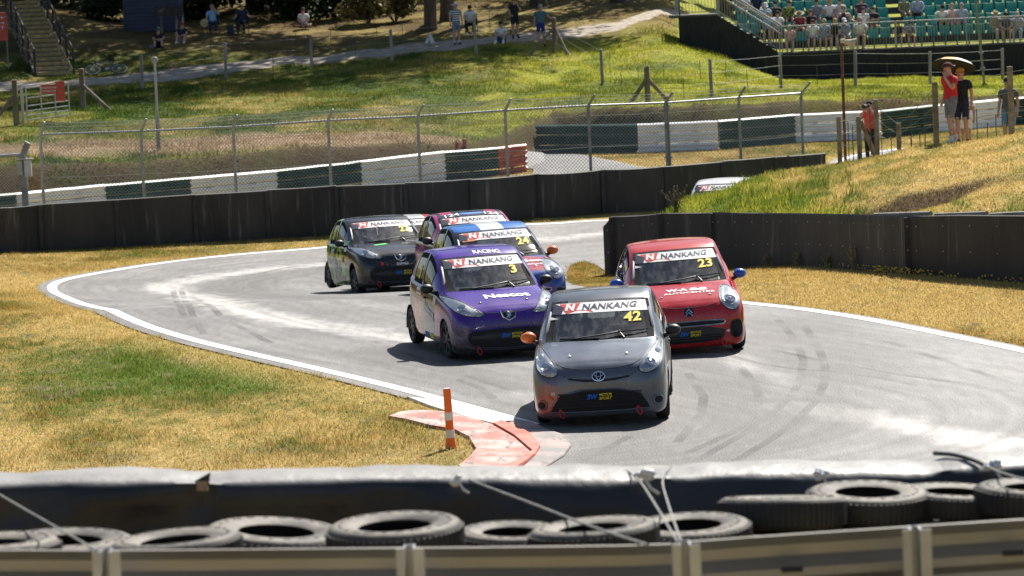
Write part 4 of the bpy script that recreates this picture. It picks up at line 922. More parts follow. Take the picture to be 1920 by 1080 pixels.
def livery(name, base, layers=(), metal=.0, rough=.19):
    """paint with vinyl areas bounded in the car's own coordinates; 'a' = distance from the centreline"""
    m = mat(name, base, rough, metal, .5, .5); tc = nd(m, 'ShaderNodeTexCoord'); sp = nd(m, 'ShaderNodeSeparateXYZ'); lk(m, tc.outputs['Object'], sp.inputs[0])
    ab = nd(m, 'ShaderNodeMath', operation='ABSOLUTE'); lk(m, sp.outputs[0], ab.inputs[0])
    n = nd(m, 'ShaderNodeTexNoise'); n.inputs['Scale'].default_value = 3; n.inputs['Detail'].default_value = 7; lk(m, tc.outputs['Object'], n.inputs[0])
    mr = nd(m, 'ShaderNodeMapRange'); mr.inputs[1].default_value = .3; mr.inputs[2].default_value = .7; mr.inputs[3].default_value = .85; mr.inputs[4].default_value = 1.12; lk(m, n.outputs[0], mr.inputs[0])
    q0 = mixn(m, 'MULTIPLY'); q0.inputs[6].default_value = (*base, 1); lk(m, mr.outputs[0], q0.inputs[7]); cur = q0.outputs[2]
    def rng_(s, lo, hi, soft):
        out = None
        for val, up in ((lo, 1), (hi, 0)):
            if val is None: continue
            r_ = nd(m, 'ShaderNodeMapRange'); r_.inputs[1].default_value = val-soft; r_.inputs[2].default_value = val+soft
            r_.inputs[3].default_value = 1-up; r_.inputs[4].default_value = up; lk(m, s, r_.inputs[0])
            if out is None: out = r_.outputs[0]
            else:
                k = nd(m, 'ShaderNodeMath', operation='MULTIPLY'); lk(m, out, k.inputs[0]); lk(m, r_.outputs[0], k.inputs[1]); out = k.outputs[0]
        return out
    for L in layers:
        soft = L.get('soft', .004); fac = None
        for ax, sck in (('x', sp.outputs[0]), ('a', ab.outputs[0]), ('y', sp.outputs[1]), ('z', sp.outputs[2])):
            if ax in L:
                f = rng_(sck, *L[ax], soft)
                if fac is None: fac = f
                else: k = nd(m, 'ShaderNodeMath', operation='MULTIPLY'); lk(m, fac, k.inputs[0]); lk(m, f, k.inputs[1]); fac = k.outputs[0]
        if 'noise' in L:
            sc, th = L['noise']; n_ = nd(m, 'ShaderNodeTexNoise'); n_.inputs['Scale'].default_value = sc; n_.inputs['Detail'].default_value = 4; lk(m, tc.outputs['Object'], n_.inputs[0])
            f = rng_(n_.outputs[0], th, None, L.get('ns', .01)); k = nd(m, 'ShaderNodeMath', operation='MULTIPLY'); lk(m, fac, k.inputs[0]); lk(m, f, k.inputs[1]); fac = k.outputs[0]
        q = mixn(m, 'MIX', fac); lk(m, cur, q.inputs[6]); q.inputs[7].default_value = (*L['c'], 1); cur = q.outputs[2]
    layers = list(layers)
    for y_, z_ in (((None, -1.15), (None, .9)),):       # stone chips on the nose
        n_ = nd(m, 'ShaderNodeTexNoise'); n_.inputs['Scale'].default_value = 75; n_.inputs['Detail'].default_value = 2; lk(m, tc.outputs['Object'], n_.inputs[0]); f = rng_(n_.outputs[0], .70, None, .02); g_ = rng_(sp.outputs[1], None, -1.15, .1); k = nd(m, 'ShaderNodeMath', operation='MULTIPLY'); lk(m, f, k.inputs[0]); lk(m, g_, k.inputs[1]); q = mixn(m, 'MIX', k.outputs[0]); lk(m, cur, q.inputs[6]); q.inputs[7].default_value = (.34, .33, .32, 1); cur = q.outputs[2]
    # road dust low on the body
    d = rng_(sp.outputs[2], None, .34, .16); k = nd(m, 'ShaderNodeMath', operation='MULTIPLY'); k.inputs[1].default_value = .07; lk(m, d, k.inputs[0])
    q = mixn(m, 'MIX', k.outputs[0]); q.inputs[7].default_value = (.16,.145,.125,1); lk(m, cur, q.inputs[6]); lk(m, q.outputs[2], bsdf(m).inputs['Base Color'])
    rr_ = nd(m, 'ShaderNodeMapRange'); rr_.inputs[3].default_value = rough-.06; rr_.inputs[4].default_value = rough+.12; lk(m, n.outputs[0], rr_.inputs[0]); lk(m, rr_.outputs[0], bsdf(m).inputs['Roughness'])
    return m
# shared meshes
def wheel_meshes():
    mb = MB(); w_ = .0825; mb.lathe([(.195,-w_*.85),(.205,-w_*.98),(.245,-w_),(.266,-w_*.82),(WR,-w_*.4),(WR,w_*.4),(.266,w_*.82),(.245,w_),(.205,w_*.98),(.195,w_*.85)], 32, 'X', closed=True); ty = mb.mesh('tyre', tyre_m, True, 40)
    mb = MB(); mb.lathe([(.197,-.07),(.197,.075),(.188,.078),(.178,.06),(.170,-.06)], 28, 'X', closed=True)
    for k in range(7):
        q = 2*math.pi*k/7; c = Vector((.052, math.cos(q)*.105, math.sin(q)*.105)); mb.box(c, (.025, .155, .034), rot=Matrix.Rotation(q, 3, 'X'))
    mb.lathe([(.0, .03), (.052, .03), (.05, .066), (.03, .072), (0, .072)], 16, 'X'); mb.lathe([(0, -.03), (.165, -.03), (.165, -.02), (0, -.02)], 20, 'X')
    return ty, mb.mesh('rim', alloy_d, True, 35)
TYM, RIMM = wheel_meshes()
def arch_mesh(s, ay):
    mb = MB(); n = 18; r_ = []
    for x in (.815*s, .50*s): r_.append([Vector((x*(.985 if abs(x) > .6 else 1), ay+AR*1.0*math.cos(math.pi*k/n), WZ-.06+(AR+.06)*math.sin(math.pi*k/n))) for k in range(n+1)])
    mb.sweep(r_, cap=False); mb.box((.49*s, ay, .4), (.02, .66, .5)); return mb.mesh('arch_liner', matt, True)
ARCH = [arch_mesh(s, ay) for s in (1, -1) for ay in (AX_F, AX_R)]
def cabin():
    mb = MB(); mb.box((0, .2, .30), (1.46, 2.3, .04)); mb.box((0, -.78, .66), (1.42, .24, .30)); mb.bbox((0, -.62, .835), (1.36, .34, .12), .03); mb.box((0, 1.15, .62), (1.30, .04, .62))
    mb.box((.74, .2, .55), (.03, 2.0, .5)); mb.box((-.74, .2, .55), (.03, 2.0, .5)); mb.bbox((-.36, -.52, .92), (.30, .16, .08), .03); return mb.mesh('cabin', cab_m, True, 40)
def cage():
    mb = MB(); r_ = .02
    for s in (1, -1):
        mb.path(smooth_pts([(s*.70, -.72, .5), (s*.66, -.60, 1.0), (s*.585, -.10, 1.285), (s*.58, .38, 1.36), (s*.60, .45, 1.0), (s*.70, .45, .35)], 1), r_, 7); mb.tube((s*.57, .40, 1.33), (s*.55, 1.15, .6), r_, n=7); mb.tube((s*.66, -.35, .55), (s*.66, .42, .85), r_, n=7)
    mb.tube((-.58, .40, 1.35), (.58, .40, 1.35), r_, n=7); mb.tube((-.57, -.08, 1.29), (.57, -.08, 1.29), r_, n=7); mb.tube((-.58, .42, 1.32), (.62, .45, .45), r_, n=7); mb.tube((.52, .40, 1.3), (-.55, 1.12, .6), r_, n=7); return mb.mesh('roll_cage', cage_m, True)
def seat():
    mb = MB(); x = -.36; mb.bbox((x, .10, .48), (.46, .5, .12), .04); mb.bbox((x, .36, .80), (.44, .12, .62), .05)
    for s in (1, -1): mb.bbox((x+s*.22, .30, .74), (.07, .2, .44), .03); mb.bbox((x+s*.15, .30, 1.10), (.06, .16, .2), .025)
    return mb.mesh('race_seat', cab_m, True, 40)
def steer():
    mb = MB(); c = Vector((-.36, -.36, .90)); rm = Matrix.Rotation(R(68), 3, 'X'); mb.path([c+rm@Vector((.165*math.cos(t), .165*math.sin(t), 0)) for t in [2*math.pi*k/20 for k in range(20)]], .017, 6, closed=True)
    mb.tube(c, c+rm@Vector((.16, 0, 0)), .012); mb.tube(c, c+rm@Vector((-.16, 0, 0)), .012); mb.tube(c, c+rm@Vector((0, -.16, 0)), .012); mb.tube(c, c+Vector((0, -.3, -.12)), .03); return mb.mesh('steering_wheel', cab_m, True)
CABIN, CAGE, SEAT, STEER = cabin(), cage(), seat(), steer()
def mirror(parent, s, m):
    mb = MB(); c = Vector((s*.885, -.40, .965)); mb.sphere(c, (.098, .075, .068), 16, 10)
    o = mb.build('mirror', m, parent, True)
    mb = MB(); mb.path([(s*.775, -.44, .90), (s*.82, -.42, .915), (s*.86, -.40, .935)], [.03, .024, .028], 8); mb.build('stalk', black_pl, o, True)
    mb = MB(); mb.lathe([(0, .0), (.07, .0), (.068, .006), (0, .006)], 14, 'Y', c+Vector((0, .066, 0))); mb.build('mirror_glass', chrome, o)
def wiper(parent):
    mb = MB(); f = lambda u, v, o=.02: drop('front', u, v, o)
    mb.path([f(.30, .935, .01), f(.24, .985, .03), f(.05, .965, .032), f(-.28, .945, .018)], [.012, .013, .010, .008], 6)
    mb.path([f(.24, .985, .03), f(.42, .99, .024), f(.58, 1.0, .016)], .009, 6); mb.path([f(-.48, .945, .012), f(-.2, .94, .012), f(0, .938, .014)], .009, 5); mb.sphere(f(.24, .985, .03), .022, 8, 6)
    mb.build('wiper', black_pl, parent, True)
def headlight(parent, poly, refl, sx):
    """silver bowl with round reflectors under a clear bulging lens"""
    P = poly if sx > 0 else mir(poly)
    h = patch('front', P, .004, .002, .025, 0, 'headlight', silver, parent)
    for cx, cz, r_ in refl:
        cx *= sx; mb = MB(); c = drop('front', cx, cz, .012); nrm = (drop('front', cx, cz, .1)-c).normalized(); rq = nrm.to_track_quat('Y', 'Z').to_matrix()
        prof = [(r_, .006), (r_*.86, .012), (r_*.7, .002), (r_*.35, -.004), (r_*.3, .014), (.0, .02)]; n = 18; V = []; F = []
        for rr_, hh in prof:
            for k in range(n): t = 2*math.pi*k/n; V.append(c+rq@Vector((rr_*math.cos(t), hh, rr_*math.sin(t))))
        for i in range(len(prof)-1):
            for k in range(n): F.append((i*n+k, i*n+(k+1) % n, (i+1)*n+(k+1) % n, (i+1)*n+k))
        mb.add(V, F); mb.build('reflector', chrome, h, True)
    rim('front', P, .007, .004, black_pl, 'bezel', h); patch('front', P, .012, .004, .03, .028, 'lens', lens_m, h)
def chips(parent, m):      # bonnet pins, tow loops
    for s in (1, -1):
        mb = MB(); c = drop('top', s*.34, -1.40, .006); mb.sphere(c, (.015, .015, .008), 8, 5); mb.path([c+Vector((-.02, -.02, .008)), c+Vector((.0, .03, .016)), c+Vector((.025, .0, .008))], .004, 5); mb.build('bonnet_pin', chrome, parent, True)
        c = drop('front', s*.46, .20, .012); mb = MB(); mb.path([c+Vector((.028*math.sin(t)*1.0-.012*math.cos(t), -.02-.01*math.cos(t), -.045+.05*math.cos(t))) for t in [2*math.pi*k/12 for k in range(12)]], .0065, 5, closed=True); mb.tube(c+Vector((-.02, .01, .03)), c+Vector((-.012, -.015, .0)), .006); mb.build('tow_loop', loop_m, parent, True)
def badge_ring(mb, cx, cz, rx, rz, r_, off=.014, rot=0): mb.path([drop('front', u, v, off) for u, v in ell(cx, cz, rx, rz, 22, rot)], r_, 5, closed=True)
def swlogo(parent, cx, cz, sc=1.0, o_=.028):
    letter('front', 'SW', cx-.085*sc, cz, .12*sc, .062*sc, blue_v, parent, o_, .04, .25); letter('front', 'MOTOR', cx+.075*sc, cz+.020*sc, .15*sc, .034*sc, yel_v, parent, o_, .02, .2); letter('front', 'SPORT', cx+.07*sc, cz-.024*sc, .15*sc, .034*sc, yel_v, parent, o_, .02, .2)
def slats(parent, x0, x1, zs, m):
    for z in zs:
        mb = MB(); mb.path([drop('front', lerp(x0, x1, k/10), z, .014) for k in range(11)], .007, 5); mb.build('grille_bar', m, parent, True)
def fascia(kind, b, paint):
    if kind == 'a':
        low = rnd([(-.44,.425),(.44,.425),(.60,.20),(.56,.165),(-.56,.165),(-.60,.20)], 1); g = patch('front', low, .007, .002, .035, 0, 'grille', matt, b); rim('front', low, .012, .004, paint, 'grille_surround', g); slats(g, -.5, .5, (.225, .265, .305, .345, .385), black_pl)
        sm = [(-.42,.60),(-.30,.565),(-.12,.548),(.12,.548),(.30,.565),(.42,.60),(.36,.555),(.20,.525),(0,.515),(-.20,.525),(-.36,.555)]; patch('front', sm, .006, .001, .03, 0, 'upper_grille', matt, b)
        mb = MB(); badge_ring(mb, 0, .578, .075, .052, .009); badge_ring(mb, 0, .585, .028, .045, .006); badge_ring(mb, 0, .60, .055, .024, .006); e_ = patch('front', ell(0, .578, .075, .052), .008, .003, .03, 0, 'emblem', matt, b); mb.build('emblem_rings', chrome, e_, True)
        for s in (1, -1):
            fo = ell(s*.685, .265, .052, .052); f = patch('front', fo, .010, .002, .02, 0, 'brake_duct', matt, b); rim('front', fo, .012, .006, paint, 'duct_ring', f)
        hl = rnd([(.47,.66),(.50,.60),(.60,.585),(.71,.64),(.755,.74),(.755,.86),(.735,.905),(.66,.86),(.55,.77)], 2); refl = [(.615,.705,.068),(.70,.80,.045)]
        pnl = rnd([(.60,.43),(.72,.44),(.74,.36),(.66,.33)], 1)
    elif kind == 'c':
        slot = rnd([(-.47,.475),(.47,.475),(.50,.44),(.47,.405),(-.47,.405),(-.50,.44)], 2); g = patch('front', slot, .007, .002, .03, 0, 'grille', matt, b); rim('front', slot, .011, .007, silver, 'chrome_lip', g)
        low = rnd([(-.50,.39),(.50,.39),(.46,.17),(-.46,.17)], 1); g = patch('front', low, .009, .002, .03, 0, 'lower_grille', black_pl, b); slats(g, -.42, .42, (.20, .235, .27), matt)
        d_ = patch('front', ell(0, .605, .068, .068), .010, .003, .03, 0, 'emblem', navy_v, b); mb = MB()
        for z in (.615, .578): mb.path([drop('front', u, v, .02) for u, v in ((-.048, z-.028), (0, z+.02), (.048, z-.028))], .010, 5)
        mb.build('chevron', chrome, d_, True)
        for s in (1, -1):
            du = rnd([(.56,.42),(.70,.46),(.735,.36),(.72,.22),(.58,.19)], 1); du = du if s > 0 else mir(du); f = patch('front', du, .008, .002, .03, 0, 'corner_vent', matt, b); rim('front', du, .010, .005, black_pl, 'vent_rim', f); patch('front', ell(s*.635, .25, .04, .04), .012, .006, .02, 0, 'duct', mat('duct_hole', (.003,.003,.003), .9), f)
        hl = ell(.60, .735, .13, .155, 26, .5); refl = [(.60,.73,.085)]; pnl = None
    else:
        low = rnd([(-.58,.44),(-.30,.455),(.30,.455),(.58,.44),(.64,.30),(.50,.20),(0,.165),(-.50,.20),(-.64,.30)], 1); g = patch('front', low, .007, .002, .035, 0, 'grille', matt, b); rim('front', low, .014, .004, paint, 'grille_surround', g); slats(g, -.5, .5, (.24, .28), black_pl)
        bar = rnd([(-.54,.40),(.54,.40),(.58,.30),(-.58,.30)], 1); patch('front', bar, .018, .008, .04, .004, 'bumper_bar', black_pl, b)
        sp_ = [(-.66,.205),(-.35,.165),(0,.15),(.35,.165),(.66,.205)]; rim('front', sp_, .022, .0, paint, 'splitter', b, False)
        sh = rnd([(-.105,.685),(.105,.685),(.075,.605),(0,.572),(-.075,.605)], 1); d_ = patch('front', sh, .009, .003, .03, 0, 'emblem', matt, b); rim('front', [(-.115,.69),(-.085,.60),(0,.558),(.085,.60),(.115,.69)], .009, .010, chrome, 'emblem_surround', d_, False)
        lion = [(-.035,.668),(-.01,.676),(.012,.668),(.02,.652),(.04,.66),(.045,.648),(.02,.636),(.04,.62),(.036,.608),(.018,.622),(.006,.600),(.014,.588),(-.004,.586),(-.008,.604),(-.026,.596),(-.04,.586),(-.046,.594),(-.022,.614),(-.014,.632),(-.036,.628),(-.04,.638),(-.014,.646),(-.022,.656)]; patch('front', lion, .018, .014, .02, 0, 'lion_figure', chrome, d_, False)
        hl = rnd([(.335,.640),(.46,.628),(.62,.655),(.735,.71),(.775,.80),(.765,.875),(.70,.88),(.58,.83),(.46,.74)], 2); refl = [(.63,.755,.068),(.475,.672,.032)]; pnl = None
    for s in (1, -1): headlight(b, hl, refl, s)
    return
def banner(b, bg=white_v, word='NANKANG', dark=navy_v, corner=True):
    x0, x1, zt, zb = -.555, .555, 1.335, 1.225
    f = lambda s, t: (lerp(x0-(1-t)*.03, x1+(1-t)*.03, s), lerp(zb, zt, t)-.014*(2*s-1)**2)
    p = [f(s, 0) for s in np.linspace(0, 1, 9)]+[f(s, 1) for s in np.linspace(1, 0, 9)]; st = patch('front', p, .004, None, .05, 0, 'windscreen_banner', bg, b)
    patch('front', [f(.06,.95), f(.29,.97), f(.25,.30), f(.40,.24), f(.44,.05), f(.15,.04), f(.10,.45)], .006, None, .05, 0, 'banner_flash', red_v, st)
    if corner: patch('front', [f(0,.98), f(.02,.95), f(.12,.62), f(.10,.02), f(0,.02)], .007, None, .05, 0, 'banner_corner', dark, st)
    letter('front', 'N', -.36, 1.284, .11, .072, white_v, st, .009, .06, .3); letter('front', word, .125, 1.285, .66, .062, dark, st, .009, .022, .25)
CARS = {}
def make_car(key, label, kind, paint, frontpx, yaw, roll=0, pitch=0, mir_m=(None, None), number=None, num_m=yel_v, depth=None, words=(), blue_mirror=None, banner_=True, detail=True):
    """frontpx: where the ground lies below the middle of the front bumper"""
    if depth is None: p = onb(*frontpx); p.z = float(base_z(p.x, p.y)[0])
    else: p = at(frontpx[0], 400, depth); p.z = float(base_z(p.x, p.y)[0])
    a = R(yaw); fw = Vector((math.sin(a), -math.cos(a), 0)); c = p-fw*1.715; c.z = float(base_z(c.x, c.y)[0])
    t = thing('racing_car', label, 'racing car', c, a, 'small hatchback racing cars on the track'); t.rotation_euler = (R(pitch), R(roll), a)
    b = link('body', PARTS['body'].copy(), t); b.data.materials.append(paint); pb = b
    for nm, key_ in (('bonnet', 'bonnet'), ('door', 'door'), ('door', 'door2')):
        me = PARTS[key_].copy(); me.materials.append(paint); o = link(nm, me, t)
        if nm == 'door':
            s = 1 if key_ == 'door' else -1; d = 'right' if s > 0 else 'left'; u = .22
            pts_ = [drop(d, (u if s > 0 else -u), .79, .012), drop(d, (u-.13 if s > 0 else -u+.13), .785, .022)]; mb = MB(); mb.path(pts_, .014, 6); mb.build('handle', black_pl, o, True)
    for nm, key_, m in (('windscreen', 'screen', scr_m), ('side_window', 'side', side_m), ('window_seal', 'seal', seal_m), ('rear_window', 'rear_glass', side_m)):
        for me in (PARTS[key_] if isinstance(PARTS[key_], list) else [PARTS[key_]]):
            if not me.materials: me.materials.append(m)
            link(nm, me, t)
    ws = [o for o in t.children if o.name.startswith('windscreen')][0]
    for me in (CABIN, CAGE, SEAT, STEER): link(me.name, me, t)
    for me in ARCH: link('arch_liner', me, t)
    for s in (1, -1):
        for ay in (AX_F, AX_R):
            wq = link('wheel', TYM, t); wq.location = (s*.715, ay, WR+s*.715*math.sin(R(roll))-ay*math.sin(R(pitch))); wq.rotation_euler = (0, 0, (0 if s > 0 else math.pi)+(R(4) if ay == AX_F else 0)); link('rim', RIMM, wq)
    mirror(t, -1, mir_m[0] or black_pl); mirror(t, 1, mir_m[1] or black_pl); wiper(t)
    if banner_: banner(t)
    fascia(kind, t, paint); chips(t, paint)
    rim('front', [(-.50,.735),(-.40,.695),(-.22,.668),(0,.66),(.22,.668),(.40,.695),(.50,.735)], .006, -.001, matt, 'bonnet_gap', t, False)
    if number: letter('front', number, .40, 1.155, .21 if len(number) > 1 else .10, .105, num_m, t, .008, .03, 0, name='race_number')
    for w_ in words: w_(t)
    CARS[key] = t; return t
W = lambda *a, **k: (lambda t: letter(*a[:6], a[6], t, **k))
P_ = lambda d, poly, m, nm='sticker', off=.006: (lambda t: patch(d, poly, off, None, .05, 0, nm, m, t))
orange_p = mat('orange_mirror', (.75,.17,.02), .3, coat=.5); blue_p = mat('blue_mirror', (.015,.09,.50), .3, coat=.5)
grey = livery('grey_paint', (.12,.142,.175), [dict(x=(None,-.50), y=(None,-1.35), z=(None,.46), c=(.30,.10,.09), soft=.14, noise=(4,.42), ns=.12), dict(y=(-.9,None), z=(1.30,None), c=(.09,.10,.115), soft=.02)], .5, .28)
make_car('grey', 'dark grey hatchback racing car with one orange mirror, leading the pack beside the kerb', 'a', grey, (1128,801), -3.8, -1.2, -.5, (orange_p, None), '42', yel_v, words=[
    lambda t: swlogo(t, -.0, .345), P_('front', [(-.62,1.15),(-.50,1.165),(-.60,1.185)], white_v),
    W('front', '25', -.55, .40, .05, .035, white_v), P_('front', [(-.60,.40),(-.54,.33),(-.56,.33),(-.55,.31),(-.59,.36),(-.61,.385)], red_v)])
redp = livery('red_paint', (.46,.008,.012), [dict(z=(1.36,None), c=(.50,.035,.022), soft=.02), dict(x=(None,-.6), y=(.3,1.5), z=(.45,.95), c=(.62,.50,.50), soft=.05, noise=(5,.52))])
make_car('red', 'bright red hatchback racing car with blue mirrors, directly behind the grey one', 'c', redp, (1298,666), 2.5, -2.2, .3, (blue_p, blue_p), '23', yel_v, words=[
    lambda t: swlogo(t, .0, .305), W('top', 'W-A', -.10, -1.17, .30, .11, white_v, bold=.05), W('top', 'AUTOCENTRE', .06, -1.295, .72, .062, white_v, bold=.02), W('top', '&S', .20, -1.17, .26, .11, white_v, bold=.05),
    P_('front', [(.50,.305),(.535,.33),(.535,.315),(.555,.315),(.555,.295),(.535,.295),(.535,.28)], white_v), P_('front', [(-.60,1.15),(-.50,1.165),(-.59,1.185)], white_v)])
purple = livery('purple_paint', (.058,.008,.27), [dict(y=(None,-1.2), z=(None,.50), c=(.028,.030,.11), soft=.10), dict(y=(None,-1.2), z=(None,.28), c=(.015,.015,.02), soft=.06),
    dict(a=(.70,None), y=(-.70,1.7), z=(.10,.90), c=(.02,.018,.028)), dict(a=(.70,None), y=(-.70,1.6), z=(.12,.44), c=(.50,.47,.48), soft=.10), dict(a=(.70,None), y=(.30,1.75), z=(.12,.72), c=(.75,.20,.03), soft=.14), dict(a=(.70,None), y=(-.85,-.55), z=(.12,.70), c=(.62,.04,.22), soft=.05), dict(a=(.70,None), y=(1.0,None), z=(.60,.99), c=(.02,.02,.025), soft=.12)])
make_car('purple', 'purple hatchback racing car with orange and silver flanks, left of the grey car', 'p', purple, (960,674), 13.5, -1.0, .3, (None, None), '3', yel_v, words=[
    lambda t: swlogo(t, .02, .35), W('top', 'Nescot', .10, -1.20, .66, .17, white_v, bold=.04), W('left', 'Nescot', .12, .62, .62, .17, white_v, bold=.04, rot=-.20), P_('left', [(-.72,.80),(-.42,.80),(-.42,.90),(-.72,.90)], white_v), W('left', 'NANKANG', -.57, .85, .26, .04, red_v), P_('left', [(.40,.74),(.55,.74),(.55,.84),(.40,.84)], white_v),
    W('left', '3', -.66, 1.12, .09, .20, fluo, name='race_number', bold=.05), P_('left', [(-.28,.22),(-.02,.22),(-.02,.29),(-.28,.29)], blue_v), P_('left', [(.03,.22),(.28,.22),(.28,.29),(.03,.29)], yel_v), W('top', 'RACING', .12, .02, .40, .14, white_v)])
blackp = livery('black_paint', (.012,.012,.014), [dict(a=(.66,None), y=(-.7,1.7), z=(.15,1.0), c=(.30,.62,.02), noise=(5.5,.56)), dict(a=(.55,None), y=(.35,None), z=(.95,None), c=(.40,.66,.03), noise=(3,.47)), dict(y=(.5,None), z=(1.40,None), c=(.25,.42,.04), noise=(2.2,.46), ns=.05), dict(a=(.66,None), y=(-.6,1.5), z=(.12,.22), c=(.35,.62,.03), noise=(7,.45))])
make_car('black', 'black hatchback racing car with lime green splashes on its flank, leftmost of the pack', 'p', blackp, (757,546), 15, -.5, -4.2, (None, None), '27', yel_v, words=[
    lambda t: swlogo(t, .03, .35), W('left', 'EAST', -.62, .83, .26, .10, white_v, bold=.04, rot=-.25), W('left', 'SURREY', -.48, .66, .40, .10, white_v, bold=.04, rot=-.22), W('left', 'COLLEGE', -.20, .50, .52, .10, white_v, bold=.04, rot=-.18), W('left', 'MOTORSPORT', .05, .33, .62, .08, silver, bold=.03, rot=-.12),
    P_('left', [(.18,.60),(.34,.60),(.34,.70),(.18,.70)], mat('orange_vinyl', (.7,.27,.02), .5)), P_('left', [(.38,.80),(.58,.80),(.58,.88),(.38,.88)], white_v), W('left', '27', -.68, 1.14, .15, .2, fluo, name='race_number', bold=.05), P_('top', [(-.34,-1.12),(-.10,-1.10),(-.12,-1.0),(-.36,-1.02)], mat('green_vinyl', (.05,.5,.08), .5)),
    W('front', 'EPG', .02, .51, .22, .05, white_v), P_('front', [(-.40,.56),(-.34,.56),(-.34,.50),(-.40,.50)], red_v)])
blue = livery('blue_paint', (.018,.075,.34), [dict(y=(-1.56,-.86), a=(None,.72), z=(.55,None), c=(.36,.035,.055)), dict(z=(1.36,None), a=(None,.19), c=(.78,.80,.84)), dict(z=(1.36,None), a=(.19,None), c=(.02,.16,.52)), dict(a=(.60,None), y=(-.8,1.7), z=(.20,1.40), c=(.012,.014,.02))])
make_car('blue', 'blue racing car with striped roof and red bonnet, behind the purple one', 'c', blue, (972,588), 13.5, -1.4, -1.6, (orange_p, orange_p), '24', yel_v, depth=53.7, words=[
    W('top', 'option', .22, -1.15, .62, .16, white_v, bold=.05), W('top', 'GROUP', .36, -1.33, .26, .06, white_v), W('left', '24', -.50, 1.12, .22, .2, fluo, name='race_number', bold=.05), P_('front', [(-.55,1.20),(-.36,1.21),(-.38,1.235),(-.55,1.235)], mat('orange_sticker', (.8,.3,.1), .5)), lambda t: swlogo(t, 0, .305)])
pinkp = livery('pink_and_black_paint', (.025,.028,.045), [dict(z=(1.34,None), y=(.1,None), a=(.30,.50), c=(.62,.05,.16)), dict(a=(.58,None), z=(.95,1.42), c=(.62,.04,.24), y=(None,.30)), dict(a=(.66,None), z=(.12,.95), c=(.60,.05,.24), noise=(3.2,.5)), dict(a=(.66,None), z=(.3,.85), c=(.10,.14,.42), noise=(4.1,.58))])
make_car('pink', 'black and pink racing car mostly hidden behind the one with the striped roof', 'p', pinkp, (926,523), 13.0, -.8, -4.2, (None, None), '7', yel_v, depth=59.3, words=[
    W('top', '124', -.33, .0, .26, .13, white_v), W('top', '124', .38, .0, .26, .13, white_v), P_('top', [(-.18,-.03),(.22,-.03),(.22,.06),(-.18,.06)], blue_v), W('left', '7', -.62, 1.14, .08, .2, fluo, name='race_number', bold=.05), W('left', 'RACING', -.66, 1.28, .24, .06, white_v), P_('left', [(-.6,.55),(-.3,.55),(-.3,.70),(-.6,.70)], white_v), W('left', 'TEAM', .2, .5, .4, .14, white_v, rot=-.2)])
whitep = livery('white_paint', (.72,.72,.73), [dict(a=(.66,None), z=(.3,.8), c=(.45,.05,.05), noise=(2,.55))])
redwhite = livery('red_and_white_paint', (.62,.62,.64), [dict(a=(.42,None), z=(1.0,None), c=(.50,.02,.02)), dict(a=(.66,None), z=(.2,.9), c=(.5,.03,.03), noise=(2,.5))])
make_car('redwhite', 'red and white racing car hidden behind the black one, a sliver of roof showing', 'p', redwhite, (792,0), 13, -.5, -4.2, (None, None), None, depth=67.2)
t_ = make_car('white', 'white racing car mostly hidden by the grassy mound, only roof and windscreen showing', 'a', whitep, (1330,0), -14, -.5, .3, (None, None), None, depth=78.6)
